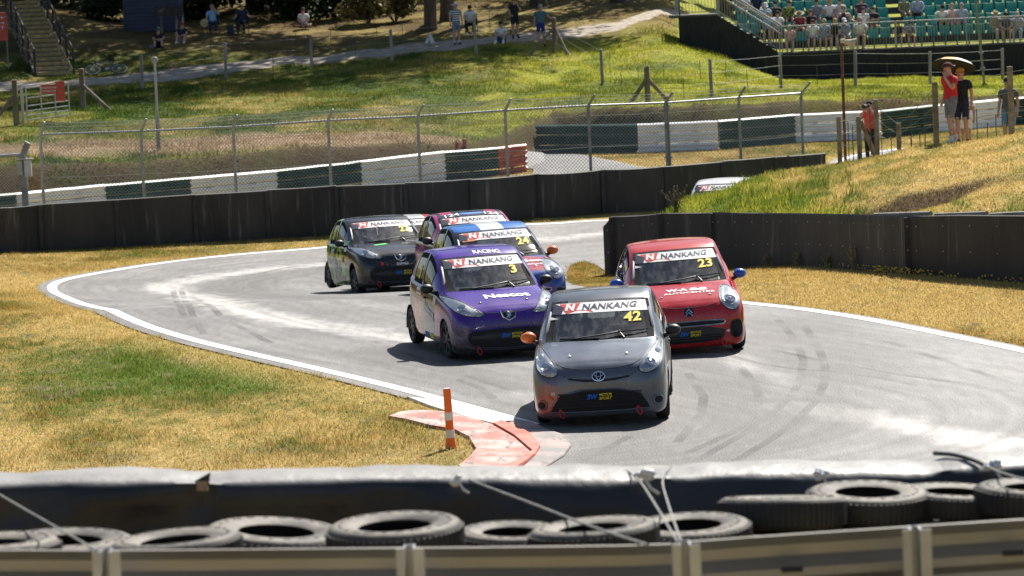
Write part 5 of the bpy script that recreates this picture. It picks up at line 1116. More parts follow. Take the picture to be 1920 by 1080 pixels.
# ------------------------------------------------------------ people
# joints are written for a figure facing -Y; l/r mirrored unless given apart
def J(pel, waist, chest, neck, head, sh, el, wr, hd, hip, kn, an, toe, el2=None, wr2=None, hd2=None, kn2=None, an2=None, toe2=None):
    d = dict(pel=pel, waist=waist, chest=chest, neck=neck, head=head)
    m = lambda p: (-p[0], p[1], p[2])
    for s in ('l', 'r'):
        f = (lambda p: p) if s == 'r' else m
        alt = s == 'l'
        for k, p, p2 in (('sh', sh, None), ('el', el, el2), ('wr', wr, wr2), ('hd', hd, hd2), ('hip', hip, None), ('kn', kn, kn2), ('an', an, an2), ('toe', toe, toe2)):
            d[k+s] = Vector(p2 if (alt and p2) else f(p))
    return {k: Vector(v) for k, v in d.items()}
POSES = {
 'stand': J((0,0,.95),(0,0,1.08),(0,.01,1.28),(0,0,1.46),(0,-.02,1.62),(.185,.01,1.41),(.245,.03,1.14),(.255,-.04,.90),(.25,-.06,.82),(.09,0,.91),(.10,-.02,.50),(.105,.03,.08),(.13,-.12,.035)),
 'lean': J((0,0,.95),(0,0,1.08),(.02,.01,1.28),(.03,0,1.46),(.03,-.02,1.62),(.185,.01,1.40),(.36,-.05,1.20),(.53,-.12,1.08),(.60,-.14,1.04),(.09,0,.91),(.11,-.03,.50),(.14,.03,.08),(.17,-.12,.035), (-.23,.03,1.13),(-.25,-.02,.90),(-.25,-.05,.82),(-.09,-.02,.50),(-.09,.03,.08),(-.12,-.12,.035)),
 'hands_face': J((0,0,.95),(0,0,1.08),(0,.01,1.28),(0,0,1.46),(0,-.03,1.62),(.185,.01,1.41),(.25,-.06,1.15),(.10,-.22,1.42),(.06,-.20,1.51),(.09,0,.91),(.10,-.02,.50),(.105,.03,.08),(.13,-.12,.035), (-.24,.02,1.14),(-.2,-.16,1.0),(-.14,-.22,.98)),
 'photo': J((0,0,.95),(0,0,1.08),(0,.02,1.28),(0,0,1.46),(0,-.03,1.62),(.185,-.02,1.41),(.27,-.22,1.24),(.09,-.30,1.52),(.03,-.31,1.57),(.09,0,.91),(.10,-.02,.50),(.11,.03,.08),(.14,-.12,.035), (-.25,-.18,1.20),(-.09,-.34,1.46),(-.02,-.38,1.50)),
 'walk': J((0,0,.95),(0,0,1.08),(0,-.01,1.28),(0,-.03,1.46),(0,-.06,1.62),(.185,-.02,1.41),(.25,-.12,1.17),(.12,-.22,1.42),(.05,-.19,1.50),(.09,0,.91),(.10,-.12,.50),(.10,-.08,.08),(.12,-.23,.035), (-.24,.05,1.15),(-.24,-.03,.92),(-.23,-.06,.84),(-.10,.02,.50),(-.10,.20,.10),(-.12,.06,.035)),
 'sit': J((0,0,.52),(0,.02,.66),(0,.04,.86),(0,.02,1.04),(0,-.01,1.20),(.185,.03,.99),(.235,-.05,.73),(.13,-.27,.63),(.09,-.33,.61),(.09,-.02,.50),(.12,-.42,.53),(.12,-.40,.09),(.13,-.54,.035)),
 'sit_fwd': J((0,0,.52),(0,-.04,.66),(0,-.12,.84),(0,-.20,1.0),(0,-.26,1.14),(.18,-.16,.96),(.25,-.32,.72),(.10,-.44,.62),(.05,-.48,.58),(.09,-.02,.50),(.15,-.42,.53),(.13,-.38,.09),(.14,-.52,.035)),
 'sit_fold': J((0,0,.52),(0,.02,.66),(0,.05,.86),(0,.04,1.04),(0,.02,1.20),(.19,.04,.99),(.25,-.06,.76),(.02,-.18,.80),(-.06,-.16,.81),(.09,-.02,.50),(.10,-.42,.53),(.10,-.42,.09),(.11,-.56,.035), (-.25,-.06,.76),(-.02,-.15,.76),(.06,-.13,.78)),
 'drink': J((0,0,.52),(0,.02,.66),(0,.04,.86),(0,.02,1.04),(0,-.01,1.20),(.185,.03,.99),(.30,-.08,.84),(.11,-.17,1.10),(.05,-.16,1.17),(.09,-.02,.50),(.14,-.42,.53),(.12,-.40,.09),(.13,-.54,.035), (-.26,-.02,.72),(-.30,-.2,.60),(-.31,-.26,.57)),
 'arm_out': J((0,0,.52),(0,.02,.66),(0,.05,.86),(0,.04,1.04),(0,.02,1.20),(.19,.04,.99),(.30,.0,.74),(.42,-.16,.70),(.48,-.2,.69),(.09,-.02,.50),(.12,-.42,.53),(.12,-.42,.09),(.13,-.56,.035), (-.28,.0,.74),(-.34,-.16,.68),(-.36,-.22,.67)),
 'ground': J((0,0,.13),(0,-.01,.27),(0,-.05,.47),(0,-.08,.65),(0,-.11,.81),(.18,-.06,.60),(.24,-.24,.40),(.10,-.42,.36),(.05,-.46,.34),(.09,-.02,.12),(.17,-.36,.40),(.16,-.58,.08),(.18,-.72,.035)),
 'ground2': J((0,0,.13),(0,-.02,.27),(0,-.07,.47),(0,-.11,.64),(0,-.15,.80),(.18,-.09,.60),(.23,-.26,.44),(.05,-.40,.42),(-.02,-.43,.41),(.09,-.02,.12),(.11,-.38,.42),(.10,-.62,.08),(.11,-.76,.035), (-.23,-.26,.42),(-.06,-.42,.40),(.0,-.45,.38),(-.19,-.42,.34),(-.20,-.74,.08),(-.22,-.86,.06)),
 'cross': J((0,0,.13),(0,0,.27),(0,-.01,.47),(0,-.03,.65),(0,-.05,.81),(.18,-.02,.60),(.23,-.10,.36),(.08,-.26,.26),(.02,-.28,.25),(.09,-.02,.12),(.36,-.24,.16),(-.06,-.36,.09),(-.16,-.36,.06)),
 'drive': J((0,0,.13),(0,.02,.27),(0,.05,.47),(0,.03,.65),(0,0,.81),(.19,.03,.60),(.25,-.20,.45),(.14,-.48,.56),(.12,-.54,.60),(.09,-.02,.12),(.12,-.42,.26),(.12,-.78,.10),(.12,-.88,.16)),
}
CHAIN = [('pel','waist'),('waist','chest'),('chest','neck'),('neck','jaw'),('jaw','head'),('head','crown')]+[(a+s, b+s) if a not in ('pel','chest') else (a, b+s) for s in 'lr' for a, b in (('chest','sh'),('sh','el'),('el','wr'),('wr','hd'),('pel','hip'),('hip','kn'),('kn','an'),('an','toe'))]
RAD = dict(pel=(.145,.105), waist=(.135,.095), chest=(.165,.11), neck=(.062,.062), jaw=(.068,.075), head=(.078,.095), crown=(.062,.075), sh=(.062,.062), el=(.043,.043), wr=(.029,.029), hd=(.034,.022), hip=(.092,.092), kn=(.060,.060), an=(.039,.039), toe=(.036,.03))
def skinned(pose, girth=1.0):
    j = dict(POSES[pose]); hd = (j['head']-j['neck']).normalized(); j['jaw'] = j['neck']+hd*.095; j['head'] = j['neck']+hd*.165; j['crown'] = j['neck']+hd*.235
    names = list(j); ix = {n: i for i, n in enumerate(names)}
    me = bpy.data.meshes.new('p'); me.from_pydata([tuple(j[n]) for n in names], [(ix[a], ix[b]) for a, b in CHAIN], [])
    o = bpy.data.objects.new('p', me); C.objects.link(o); o.modifiers.new('s', 'SKIN'); sk = me.skin_vertices[0].data
    for n in names:
        k = n if n in RAD else n[:-1]; r_ = RAD[k]; g = girth if k in ('pel','waist','chest','hip') else 1+(girth-1)*.4
        sk[ix[n]].radius = (r_[0]*g, r_[1]*g); sk[ix[n]].use_root = n == 'pel'
    sb = o.modifiers.new('d', 'SUBSURF'); sb.levels = 1; sb.render_levels = 1
    return o, j
_pc = {}
def prepare(keys):
    tmp = {k: skinned(*k) for k in keys}; dg = bpy.context.evaluated_depsgraph_get()
    for k, (o, j) in tmp.items():
        me = bpy.data.meshes.new_from_object(o.evaluated_get(dg)); _pc[k] = (me, j, {})
    for o, j in tmp.values(): bpy.data.objects.remove(o)
BONES = [('pelv','pel','waist'),('torso','waist','chest'),('torso','chest','neck'),('headb','jaw','head'),('headb','head','crown'),('neckb','neck','jaw')]
for s in 'lr': BONES += [('sho','chest','sh'+s),('up','sh'+s,'el'+s),('fore','el'+s,'wr'+s),('hand','wr'+s,'hd'+s),('hipb','pel','hip'+s),('thigh','hip'+s,'kn'+s),('shin','kn'+s,'an'+s),('foot','an'+s,'toe'+s)]
def classify_person(k):
    me, j, cache = _pc[k]; V = np.array([v.co[:] for v in me.vertices]); best = np.full(len(V), 9.); lab = np.zeros(len(V), int); tt = np.zeros(len(V))
    for bi, (n, a, b) in enumerate(BONES):
        A, B = np.array(j[a]), np.array(j[b]); L = ((B-A)**2).sum()+1e-9; t = np.clip(((V-A)@(B-A))/L, 0, 1)
        ra = RAD[a if a in RAD else a[:-1]][0]; rb = RAD[b if b in RAD else b[:-1]][0]; d = np.linalg.norm(V-A-t[:, None]*(B-A), axis=1)/(ra*(1-t)+rb*t)
        m = d < best; best = np.where(m, d, best); lab = np.where(m, bi, lab); tt = np.where(m, t, tt)
    cache['cls'] = ([BONES[i][0] for i in lab], tt); 
def garment(k, kind):
    me, j, cache = _pc[k]
    if kind in cache: return cache[kind]
    if 'cls' not in cache: classify_person(k)
    lab, t = cache['cls']
    def ok(i):
        n = lab[i]; q = t[i]
        if kind == 'tee': return n in ('torso','sho') or (n == 'pelv' and q > .02) or (n == 'up' and q < .62)
        if kind == 'vest': return n == 'torso' or (n == 'pelv' and q > .02) or (n == 'sho' and q < .5)
        if kind == 'long_sleeve': return n in ('torso','sho','up') or (n == 'pelv' and q > .02) or (n == 'fore' and q < .93)
        if kind == 'shorts': return n == 'hipb' or (n == 'thigh' and q < .86) or (n == 'pelv' and q < .7)
        if kind == 'trousers': return n in ('hipb','thigh') or (n == 'pelv' and q < .7) or (n == 'shin' and q < .93)
        if kind == 'shoes': return n == 'foot' or (n == 'shin' and q > .96)
        if kind == 'socks': return n == 'shin' and q > .72
    sel = [p for p in me.polygons if sum(ok(i) for i in p.vertices) >= len(p.vertices)-1]
    off = dict(tee=.022, vest=.02, long_sleeve=.022, shorts=.016, trousers=.014, shoes=.012, socks=.007)[kind]
    nm = {'tee':'shirt','vest':'top','long_sleeve':'shirt'}.get(kind, kind)
    used = sorted({i for p in sel for i in p.vertices}); mp = {a: b for b, a in enumerate(used)}
    g = bpy.data.meshes.new(nm); g.from_pydata([tuple(me.vertices[i].co+me.vertices[i].normal*off) for i in used], [], [[mp[i] for i in p.vertices] for p in sel])
    g.polygons.foreach_set('use_smooth', [True]*len(sel)); g.materials.append(None); cache[kind] = g; return g
def pair(k, kind):
    cache = _pc[k][2]
    if kind+'2' not in cache:
        g = garment(k, kind); cache[kind+'2'] = []
        for V, F in loose([v.co.copy() for v in g.vertices], [list(p.vertices) for p in g.polygons]):
            if len(F) < 6: continue
            me = bpy.data.meshes.new(kind[:-1]); me.from_pydata([tuple(v) for v in V], [], F); me.polygons.foreach_set('use_smooth', [True]*len(F)); me.materials.append(None); cache[kind+'2'].append(me)
    return cache[kind+'2']
def body_mesh(k):
    me, j, cache = _pc[k]
    if 'body' in cache: return cache['body']
    mb = MB(); mb.v = [v.co.copy() for v in me.vertices]; mb.f = [list(p.vertices) for p in me.polygons]; mb.m = [0]*len(mb.f)
    hd = j['head']; up = (j['crown']-j['neck']).normalized(); fw = Vector((0, -1, 0)); fw = (fw-up*fw.dot(up)).normalized(); sd = fw.cross(up)
    c = hd+fw*.088-up*.012; mb.add([c+up*.035, c-up*.012+sd*.014, c-up*.012-sd*.014, c+fw*.024-up*.008], [(0,1,3),(0,3,2),(1,2,3)])     # nose
    for s in (1, -1): mb.sphere(hd+sd*s*.083-up*.01+fw*.0, (.012, .02, .030), 6, 5)                                                      # ears
    for s in 'lr':                                                                                                                        # five fingers
        a, b = j['wr'+s], j['hd'+s]; d = (b-a).normalized(); q = d.cross(Vector((0, 1, 0)) if abs(d.y) < .8 else Vector((0, 0, 1))).normalized(); n_ = d.cross(q)
        for f, (o_, l_) in enumerate(((-.026, .058), (-.009, .068), (.009, .064), (.025, .05))):
            p = b+q*o_; mb.path([p-d*.015, p+d*l_*.5+n_*.006, p+d*l_*.85+n_*.022], [.0095, .0085, .0065], 5)
        p = a.lerp(b, .5)-q*.028; mb.path([p, p-q*.024+d*.028, p-q*.022+d*.056+n_*.01], [.011, .010, .0075], 5)
    g = mb.mesh('body', None, True, 80); cache['body'] = g; cache['frame'] = (hd, up, fw, sd); return g
def headgear(k, kind, col, parent, col2=None):
    me, j, cache = _pc[k]; hd, up, fw, sd = cache['frame']; M3 = Matrix((sd, -fw, up)).transposed(); T = lambda v: hd+M3@Vector(v)
    mb = MB()
    def dome(c, r_, lo, n=14, m=6, z0=0):
        V = []; F = []
        for i in range(m+1):
            t = lo*i/m
            for q in range(n): a = 2*math.pi*q/n; V.append(T((c[0]+r_[0]*math.sin(t)*math.cos(a), c[1]+r_[1]*math.sin(t)*math.sin(a), c[2]+r_[2]*math.cos(t))))
        for i in range(m):
            for q in range(n): F.append((i*n+q, i*n+(q+1) % n, (i+1)*n+(q+1) % n, (i+1)*n+q))
        mb.add(V, F)
    m = cmat(col, .9, 'hair' if 'hair' in kind else 'headwear')
    if kind in ('hair', 'long_hair'):
        dome((0, .014, .022), (.093, .108, .098), 1.75); 
        if kind == 'long_hair': mb.path([T((0, .085, .03)), T((0, .105, -.08)), T((0, .095, -.2)), T((0, .09, -.30))], [.075, .09, .085, .05], 9); mb.sphere(T((.075, .02, -.09)), (.025, .05, .12), 7, 6); mb.sphere(T((-.075, .02, -.09)), (.025, .05, .12), 7, 6)
        return mb.build('hair', m, parent, True)
    if kind == 'cap' or kind == 'cap_back':
        dome((0, .008, .030), (.097, .113, .094), 1.5); s = -1 if kind == 'cap' else 1
        mb.sweep([[T((x*.088, s*(.095+.0*abs(x)), .036-.012*x*x)) for x in np.linspace(-1, 1, 9)], [T((x*.085, s*(.205-.075*x*x), .018-.014*x*x)) for x in np.linspace(-1, 1, 9)], [T((x*.085, s*(.203-.075*x*x), .010-.014*x*x)) for x in np.linspace(-1, 1, 9)], [T((x*.088, s*.095, .026-.012*x*x)) for x in np.linspace(-1, 1, 9)]], cap=False)
        o = mb.build('cap', m, parent, True)
        mb = MB(); hm = cmat(col2 or (.06, .04, .03), .9, 'hair'); V = [T((.088*math.sin(a), .03+.075*math.cos(a)*1.0, z)) for z in (.03, -.045) for a in np.linspace(-1.9, 1.9, 11)]
        mb.add(V, [(i, i+1, 12+i, 11+i) for i in range(10)]); mb.build('hair', hm, parent, True); return o
    if kind == 'hat':
        dome((0, .005, .035), (.098, .112, .10), 1.45)
        V = []; n = 20
        for r_, z in ((.095, .045), (.16, .03), (.205, .04), (.205, .034), (.16, .022), (.095, .036)):
            for q in range(n): a = 2*math.pi*q/n; V.append(T((r_*math.cos(a), r_*1.05*math.sin(a)+.005, z)))
        mb.add(V, [(i*n+q, i*n+(q+1) % n, (i+1)*n+(q+1) % n, (i+1)*n+q) for i in range(5) for q in range(n)]); o = mb.build('hat', m, parent, True)
        mb = MB(); mb.path([T((.101*math.cos(a), .115*math.sin(a)+.005, .055)) for a in np.linspace(0, 2*math.pi, 19)[:-1]], .011, 5, closed=True); mb.build('hat_band', cmat((.03,.03,.03), .8, 'band'), o); return o
    if kind == 'helmet':
        mb.sphere(T((0, .005, .012)), (.128, .148, .138), 18, 12, rot=M3); o = mb.build('helmet', mat('helmet_shell', col, .25, coat=.5), parent, True)
        mb = MB(); V = [T((.131*math.sin(a), .004-.152*math.cos(a), z)) for z in (.045, -.02) for a in np.linspace(-1.15, 1.15, 11)]; mb.add(V, [(i, i+1, 12+i, 11+i) for i in range(10)]); mb.build('visor', mat('dark_visor', (.01,.012,.015), .08), o, True); return o
eye_m = mat('dark_eye', (.02,.015,.012), .3); lip_m = mat('lips', (.30,.09,.075), .6); shade_m = mat('sunglass_lens', (.01,.012,.018), .08)
def face(k, parent, shades=None):
    me, j, cache = _pc[k]; hd, up, fw, sd = cache['frame']; T = lambda x, y, z: hd+sd*x+fw*y+up*z
    key = 'face_s' if shades else 'face'
    if shades:
        mb = MB()
        for s in (1, -1): mb.sphere(T(s*.036, .088, .018), (.028, .012, .020), 8, 5)
        mb.tube(T(-.07, .07, .022), T(.07, .07, .022), .005, n=4)
        for s in (1, -1): mb.tube(T(s*.066, .072, .022), T(s*.088, -.01, .015), .005, n=4)
        mb.build('sunglasses', shade_m if shades is True else shades, parent, True)
    else:
        for s in (1, -1):
            if ('eye', s) not in cache: cache[('eye', s)] = MB().sphere(T(s*.034, .086, .018), (.013, .008, .008), 6, 4).mesh('eye', eye_m, True)
            link('eye', cache[('eye', s)], parent)
    if 'mouth' not in cache: cache['mouth'] = MB().sphere(T(0, .090, -.046), (.026, .008, .008), 8, 4).mesh('mouth', lip_m, True)
    link('mouth', cache['mouth'], parent)
SKIN = {c: nmat('skin', tuple(x*.9 for x in v), tuple(min(1, x*1.06) for x in v), 9, .55) for c, v in dict(l=(.56,.34,.25), m=(.47,.27,.185), r=(.58,.31,.23), d=(.22,.12,.08)).items()}
def put(nm, me, m, parent):
    o = link(nm, me, parent)
    if not len(me.materials): me.materials.append(None)
    o.material_slots[0].link = 'OBJECT'; o.material_slots[0].material = m; return o
PEOPLE = []
def person(label, pose, loc, rz=0, shirt=(.8,.8,.8), top='tee', bottom=(.03,.03,.05), legs='shorts', shoes=(.7,.7,.7), head=('hair', (.06,.04,.025)), shades=None, tone='l', girth=1.0, sc=1.0, group=None, stripe=None, socks=None):
    PEOPLE.append(dict(label=label, pose=pose, loc=loc, rz=rz, shirt=shirt, top=top, bottom=bottom, legs=legs, shoes=shoes, head=head, shades=shades, tone=tone, girth=girth, sc=sc, group=group, stripe=stripe, socks=socks))
def stripes(c1, c2, freq):
    m = mat('striped_cloth', c1, .85); tc = nd(m, 'ShaderNodeTexCoord'); sp = nd(m, 'ShaderNodeSeparateXYZ'); a = nd(m, 'ShaderNodeMath', operation='MULTIPLY'); a.inputs[1].default_value = freq; b = nd(m, 'ShaderNodeMath', operation='FRACT'); g = nd(m, 'ShaderNodeMath', operation='GREATER_THAN'); g.inputs[1].default_value = .5
    q = mixn(m, 'MIX', g.outputs[0]); q.inputs[6].default_value = (*c1, 1); q.inputs[7].default_value = (*c2, 1)
    lk(m, tc.outputs['Object'], sp.inputs[0]); lk(m, sp.outputs[2], a.inputs[0]); lk(m, a.outputs[0], b.inputs[0]); lk(m, b.outputs[0], g.inputs[0]); lk(m, q.outputs[2], bsdf(m).inputs['Base Color']); return m
def floral(c1, c2): return nmat('patterned_cloth', c1, c2, 22, .85, lo=.46, hi=.54)
def make_people():
    prepare({(p['pose'], p['girth']) for p in PEOPLE}); res = {}
    for p in PEOPLE:
        k = (p['pose'], p['girth']); t = thing('person', p['label'], 'person', p['loc'], p['rz'], p['group']); t.scale = (p['sc'],)*3
        put('body', body_mesh(k), SKIN[p['tone']], t)
        as_m = lambda c: c if not isinstance(c, tuple) else cmat(c)
        if p['top']: put('shirt' if p['top'] != 'vest' else 'top', garment(k, p['top']), as_m(p['stripe'] or p['shirt']), t)
        put('trousers' if p['legs'] == 'trousers' else 'shorts', garment(k, p['legs']), as_m(p['bottom']), t)
        for g_, n_ in (('shoes', 'shoe'), ('socks', 'sock')):
            if p[g_]:
                for me in pair(k, g_): put(n_, me, as_m(p[g_]), t)
        for h in ([p['head']] if isinstance(p['head'], tuple) else p['head']): headgear(k, h[0], h[1], t, *(h[2:]))
        if p['head'][0] != 'helmet': face(k, t, p['shades'])
        res[p['label']] = t
    return res
# drivers sitting in the cars
for key, hc, sc_, lab in (('grey', (.10,.28,.36), (.05,.10,.16), 'driver in a teal helmet behind the windscreen of the leading grey car'), ('red', (.08,.14,.38), (.30,.30,.12), 'driver in a blue helmet inside the red car'), ('purple', (.5,.5,.52), (.05,.05,.07), 'driver in a silver helmet inside the purple car'), ('black', (.65,.65,.65), (.04,.04,.05), 'driver in a white helmet inside the black and green car'), ('blue', (.6,.12,.08), (.05,.06,.1), 'driver in a red helmet inside the car with the striped roof'), ('pink', (.05,.05,.06), (.05,.05,.06), 'driver in a black helmet inside the pink and black car')):
    t = CARS[key]; mw_ = Matrix.LocRotScale(t.location, t.rotation_euler, None); p = mw_@Vector((-.36, .22, .43))
    person(lab, 'drive', p, t.rotation_euler.z, sc_, 'long_sleeve', sc_, 'trousers', (.02,.02,.02), ('helmet', hc), sc=.80, group='racing drivers')
# ------------------------------------------------------------ hillside furniture
def postmesh(mb, p, h, r_=.055, lean=(0, 0), n=9): mb.path([p-Vector((0, 0, .2)), p+Vector((lean[0]*h, lean[1]*h, h)), p+Vector((lean[0]*h, lean[1]*h, h+.02))], [r_*1.05, r_*.95, r_*.6], n)
wirem = nmat('thin_wire', (.22,.22,.21), (.34,.34,.33), 3, .5, metal=.2); rodm = nmat('dark_steel_rod', (.035,.035,.035), (.07,.065,.06), 5, .6)
def wire_fence(label, posts, m, h, rods=(), wires=(.95, .62, .3), r_=.05, sag=.02, droop=None):
    """posts: ground points; rods: ground points of the thin spacers; wires strung post to post"""
    t = thing('wire_fence', label, 'fence', posts[0]); off = t.location; tops = []
    for p in posts:
        mb = MB(off); hh = h+random.uniform(-.03, .03); ln = (random.uniform(-.03, .03), random.uniform(-.02, .02)); postmesh(mb, p, hh, r_, ln); mb.build('post', m, t, True, 50)
        tops.append((p, hh))
    for p, hr in rods:
        mb = MB(off); mb.tube(p, p+Vector((random.uniform(-.02, .02), 0, hr)), .011, n=5); mb.build('spacer_rod', rodm, t)
    for f in wires:
        mb = MB(off); L = []
        for (p, hh), (q, h2) in zip(tops, tops[1:]): a = p+Vector((0, -.05, hh*f)); b = q+Vector((0, -.05, h2*f)); L += [a, a.lerp(b, .5)-Vector((0, 0, sag))]
        L.append(tops[-1][0]+Vector((0, -.05, tops[-1][1]*f))); mb.path(L, .006, 4); mb.build('wire', wirem, t)
    return t
# fence along the lower side of the path
hp = [ongr(x, y) for x, y in ((-60,205),(30,226),(159,205),(267,168),(424,146),(585,131),(735,118),(893,101))]
wire_fence('thin wire fence with wooden posts along the lower edge of the hill path', hp[3:], woodg, 1.32, [(ongr(x, y), .95) for x, y in ((248,140),(296,142),(396,105),(455,110),(513,150),(557,102),(621,97),(667,116),(707,92),(756,86),(805,92),(919,60))], r_=.062)
# strainer posts
def strainer(label, px, py, h, struts, Y=None):
    p = ongr(px, py); t = thing('strainer_post', label, 'post', p); off = t.location; mb = MB(off); postmesh(mb, p, h, .095); mb.build('post', wood, t, True, 50)
    for dx, dy, hf in struts:
        q = Vector((p.x+dx, p.y+dy, 0)); q.z = g1(q.x, q.y)-.05; MB(off).path([p+Vector((0, -.03, h*hf)), q], [.06, .068], 8).build('strut', wood, t, True)
    return p
sp1 = strainer('braced wooden strainer post with two struts beside the man in the blue t-shirt', 1041, 101, 1.42, [(-1.05, -.35, .72), (.52, -.75, .75)])
sp2 = strainer('braced wooden post with two raking struts in the middle of the sunlit slope', 1215, 194, 1.16, [(-.62, -.15, .70), (.72, .1, .70)])
sp3 = strainer('leaning strainer post with one strut beside the field gate', 156, 205, 1.32, [(.95, -.3, .62)])
strainer('dark wooden post with one strut at the left edge below the footpath', 31, 234, 1.40, [(-.85, -.2, .66)])
wire_fence('wire fence stepping down the sunlit slope to the grandstand', [sp1, ongr(1130, 157), sp2, ongr(1335, 184), ongr(1465, 165), ongr(1604, 162), ongr(1744, 158), ongr(1880, 150)], woodg, 1.22, [(ongr(x, y), .7) for x, y in ((1144,128),(1166,174),(1197,152),(1245,154),(1283,186),(1314,150),(1361,148),(1402,168),(1437,142),(1495,136),(1533,160),(1580,130),(1622,128),(1665,152),(1725,128),(1855,127),(1900,125))], wires=(.95, .66, .36), r_=.06)

# fence on the mound, right
mp_ = [(1575,296,1.05),(1612,290,.95),(1645,285,1.25),(1686,279,.75),(1756,267,1.45),(1897,252,1.66)]
def crest(px, py, Yc=None):
    q = ongr(px, py, 60)
    if q.y > 81 or Yc: Yc = Yc or 76.5; q = at(px, py, Yc); q.z = g1(q.x, q.y)
    return q
MPT = [crest(x, y) for x, y, h in mp_]
ct = nmat('lichened_concrete', (.17,.14,.10), (.33,.28,.19), 6, .9, lo=.35, hi=.7, bump=.008, bscale=25)
t = thing('wire_fence', 'concrete post and wire fence along the crest of the right hand mound', 'fence', MPT[0]); off = t.location
for (x, y, h), p in zip(mp_, MPT):
    w_ = .072 if h > 1.3 else .060; mb = MB(off); mb.bbox((p.x, p.y, p.z+h/2-.1), (w_*1.7, w_*1.7, h+.2), .02); mb.build('post', ct, t)
q = MPT[1]; mb = MB(off); mb.path([q+Vector((.05, .05, .85)), q+Vector((.42, .3, -.08))], [.05, .07], 6); mb.build('strut', ct, t)
for f in (.93, .66, .40, .16):
    mb = MB(off); L = []
    for (a, pa), (b, pb) in zip(zip(mp_, MPT), zip(mp_[1:], MPT[1:])): A = pa+Vector((0, -.08, a[2]*f)); B = pb+Vector((0, -.08, b[2]*f)); L += [A, A.lerp(B, .5)-Vector((0, 0, .03))]
    L += [MPT[-1]+Vector((0, -.08, mp_[-1][2]*f)), MPT[-1]+Vector((3, -.5, mp_[-1][2]*f+.3))]; mb.path(L, .006, 4); mb.build('wire', wirem, t)
for x, y0, y1 in ((1592,216,292),(1600,220,286),(1633,190,280),(1654,248,285),(1671,224,264),(1708,240,266),(1709,198,265),(1733,165,210),(1788,152,262),(1832,168,236),(1852,212,252),(1866,135,188),(1725,222,266)):
    p = crest(x, y1); h = max(.35, min(1.25, (y1-y0)/FPX*p.y)); MB(off).tube(p-Vector((0, 0, .1)), p+Vector((0, 0, h)), .011, n=5).build('spacer_rod', rodm, t)
# field gate
gp0, gp1 = ongr(52, 231), ongr(152, 217); gp1.y = gp0.y+.6; gp1 = Vector((gp1.x, gp1.y, gp0.z+.10))
t = thing('field_gate', 'small galvanised five bar field gate with red notices left of the path', 'gate', gp0); off = t.location; H = 1.02
gm_ = nmat('gate_steel', (.42,.41,.39), (.58,.57,.54), 5, .45, metal=.25)
for i, f in enumerate((0, .14, .28, .44, .68, 1.0)): MB(off).tube(gp0+Vector((0, 0, .06+f*H)), gp1+Vector((0, 0, .06+f*H)), .02, n=7).build('rail', gm_, t, True)
for s in (0, .345, .675, 1.0): p = gp0.lerp(gp1, s); MB(off).tube(p+Vector((0, 0, .04)), p+Vector((0, 0, H+.08)), .022, n=7).build('stile', gm_, t, True)
sig = nmat('red_notice', (.52,.06,.035), (.62,.085,.05), 5, .5)
def flat_text(s, p, w_, h, m, parent, off, rz=0, rx=math.pi/2, bold=.02, rot=0, name='lettering'):
    V, F = text2d(s, bold); mn, mx = V.min(0), V.max(0); V = (V-(mn+mx)/2)/(mx-mn)*np.array((w_, h)); rm = Matrix.Rotation(rz, 3, 'Z')@Matrix.Rotation(rx, 3, 'X')@Matrix.Rotation(rot, 3, 'Z')
    me = bpy.data.meshes.new(name); me.from_pydata([tuple(Vector(p)-Vector(off)+rm@Vector((a, b, 0))) for a, b in V], [], F); me.materials.append(m); return link(name, me, parent)
gz_ = math.atan2(gp1.y-gp0.y, gp1.x-gp0.x)
def gpanel(s0, s1, z0, z1, nm='notice'):
    a, b = gp0.lerp(gp1, s0), gp0.lerp(gp1, s1); c = (a+b)/2; return MB(off).box((c.x+.02, c.y-.035, c.z+.06+(z0+z1)/2*H), ((b-a).length, .012, (z1-z0)*H), gz_).build(nm, sig, t), c
o, c = gpanel(.35, .70, .74, 1.02); 
for i, s in enumerate(('GATE MUST BE CLOSED', 'WHEN NOT IN USE')): flat_text(s, (c.x+.02, c.y-.048, c.z+.06+(.92-.10*i)*H), .54-.08*i, .055, white_v, t, off, gz_)
gpanel(.685, .90, .46, 1.08)
gp_ = gp0+Vector((-.14, 0, 0)); mb = MB(gp_); mb.tube(gp_-Vector((0, 0, .2)), gp_+Vector((0, 0, 1.10)), .045, n=10); o = mb.build('gate_post', gm_, None, True); o.location = gp_; tag(o, 'round steel post that the field gate closes against', 'post')
# red direction sign at the left edge
p = ongr(6, 130); t = thing('direction_sign', 'red sign with three white arrows at the left edge near the steps', 'sign', p); off = t.location
pt = at(8, 15, p.y); zt = pt.z+.1; zb = at(8, 76, p.y).z; MB(off).box((p.x-.15, p.y-.05, (zt-.28+zb)/2), (.85, .03, zt-.28-zb), 0).build('board', sig, t); MB(off).box((p.x-.15, p.y-.05, zt-.13), (.85, .03, .27)).build('header', nmat('dark_header', (.05,.03,.025), (.09,.05,.04), 4), t)
MB(off).tube((p.x+.22, p.y, p.z-.2), (p.x+.22, p.y, zt), .03).build('leg', woodg, t); MB(off).tube((p.x-.5, p.y, p.z-.2), (p.x-.5, p.y, zt), .03).build('leg', woodg, t)
def arrow(c, ang):
    mb = MB(off); rm = Matrix.Rotation(ang, 3, 'Y'); P = [(-.075,-.014),(.02,-.014),(.02,-.06),(.085,0),(.02,.06),(.02,.014),(-.075,.014)]
    mb.prism([c+rm@Vector((x, 0, z)) for x, z in P], (0, 0, 0), (0, -.006, 0)); mb.build('arrow', white_v, t)
for y_, an in ((33, math.pi), (43, 0), (52, -math.pi/2)): arrow(Vector((at(5, y_, p.y).x, p.y-.07, at(5, y_, p.y).z)), an)
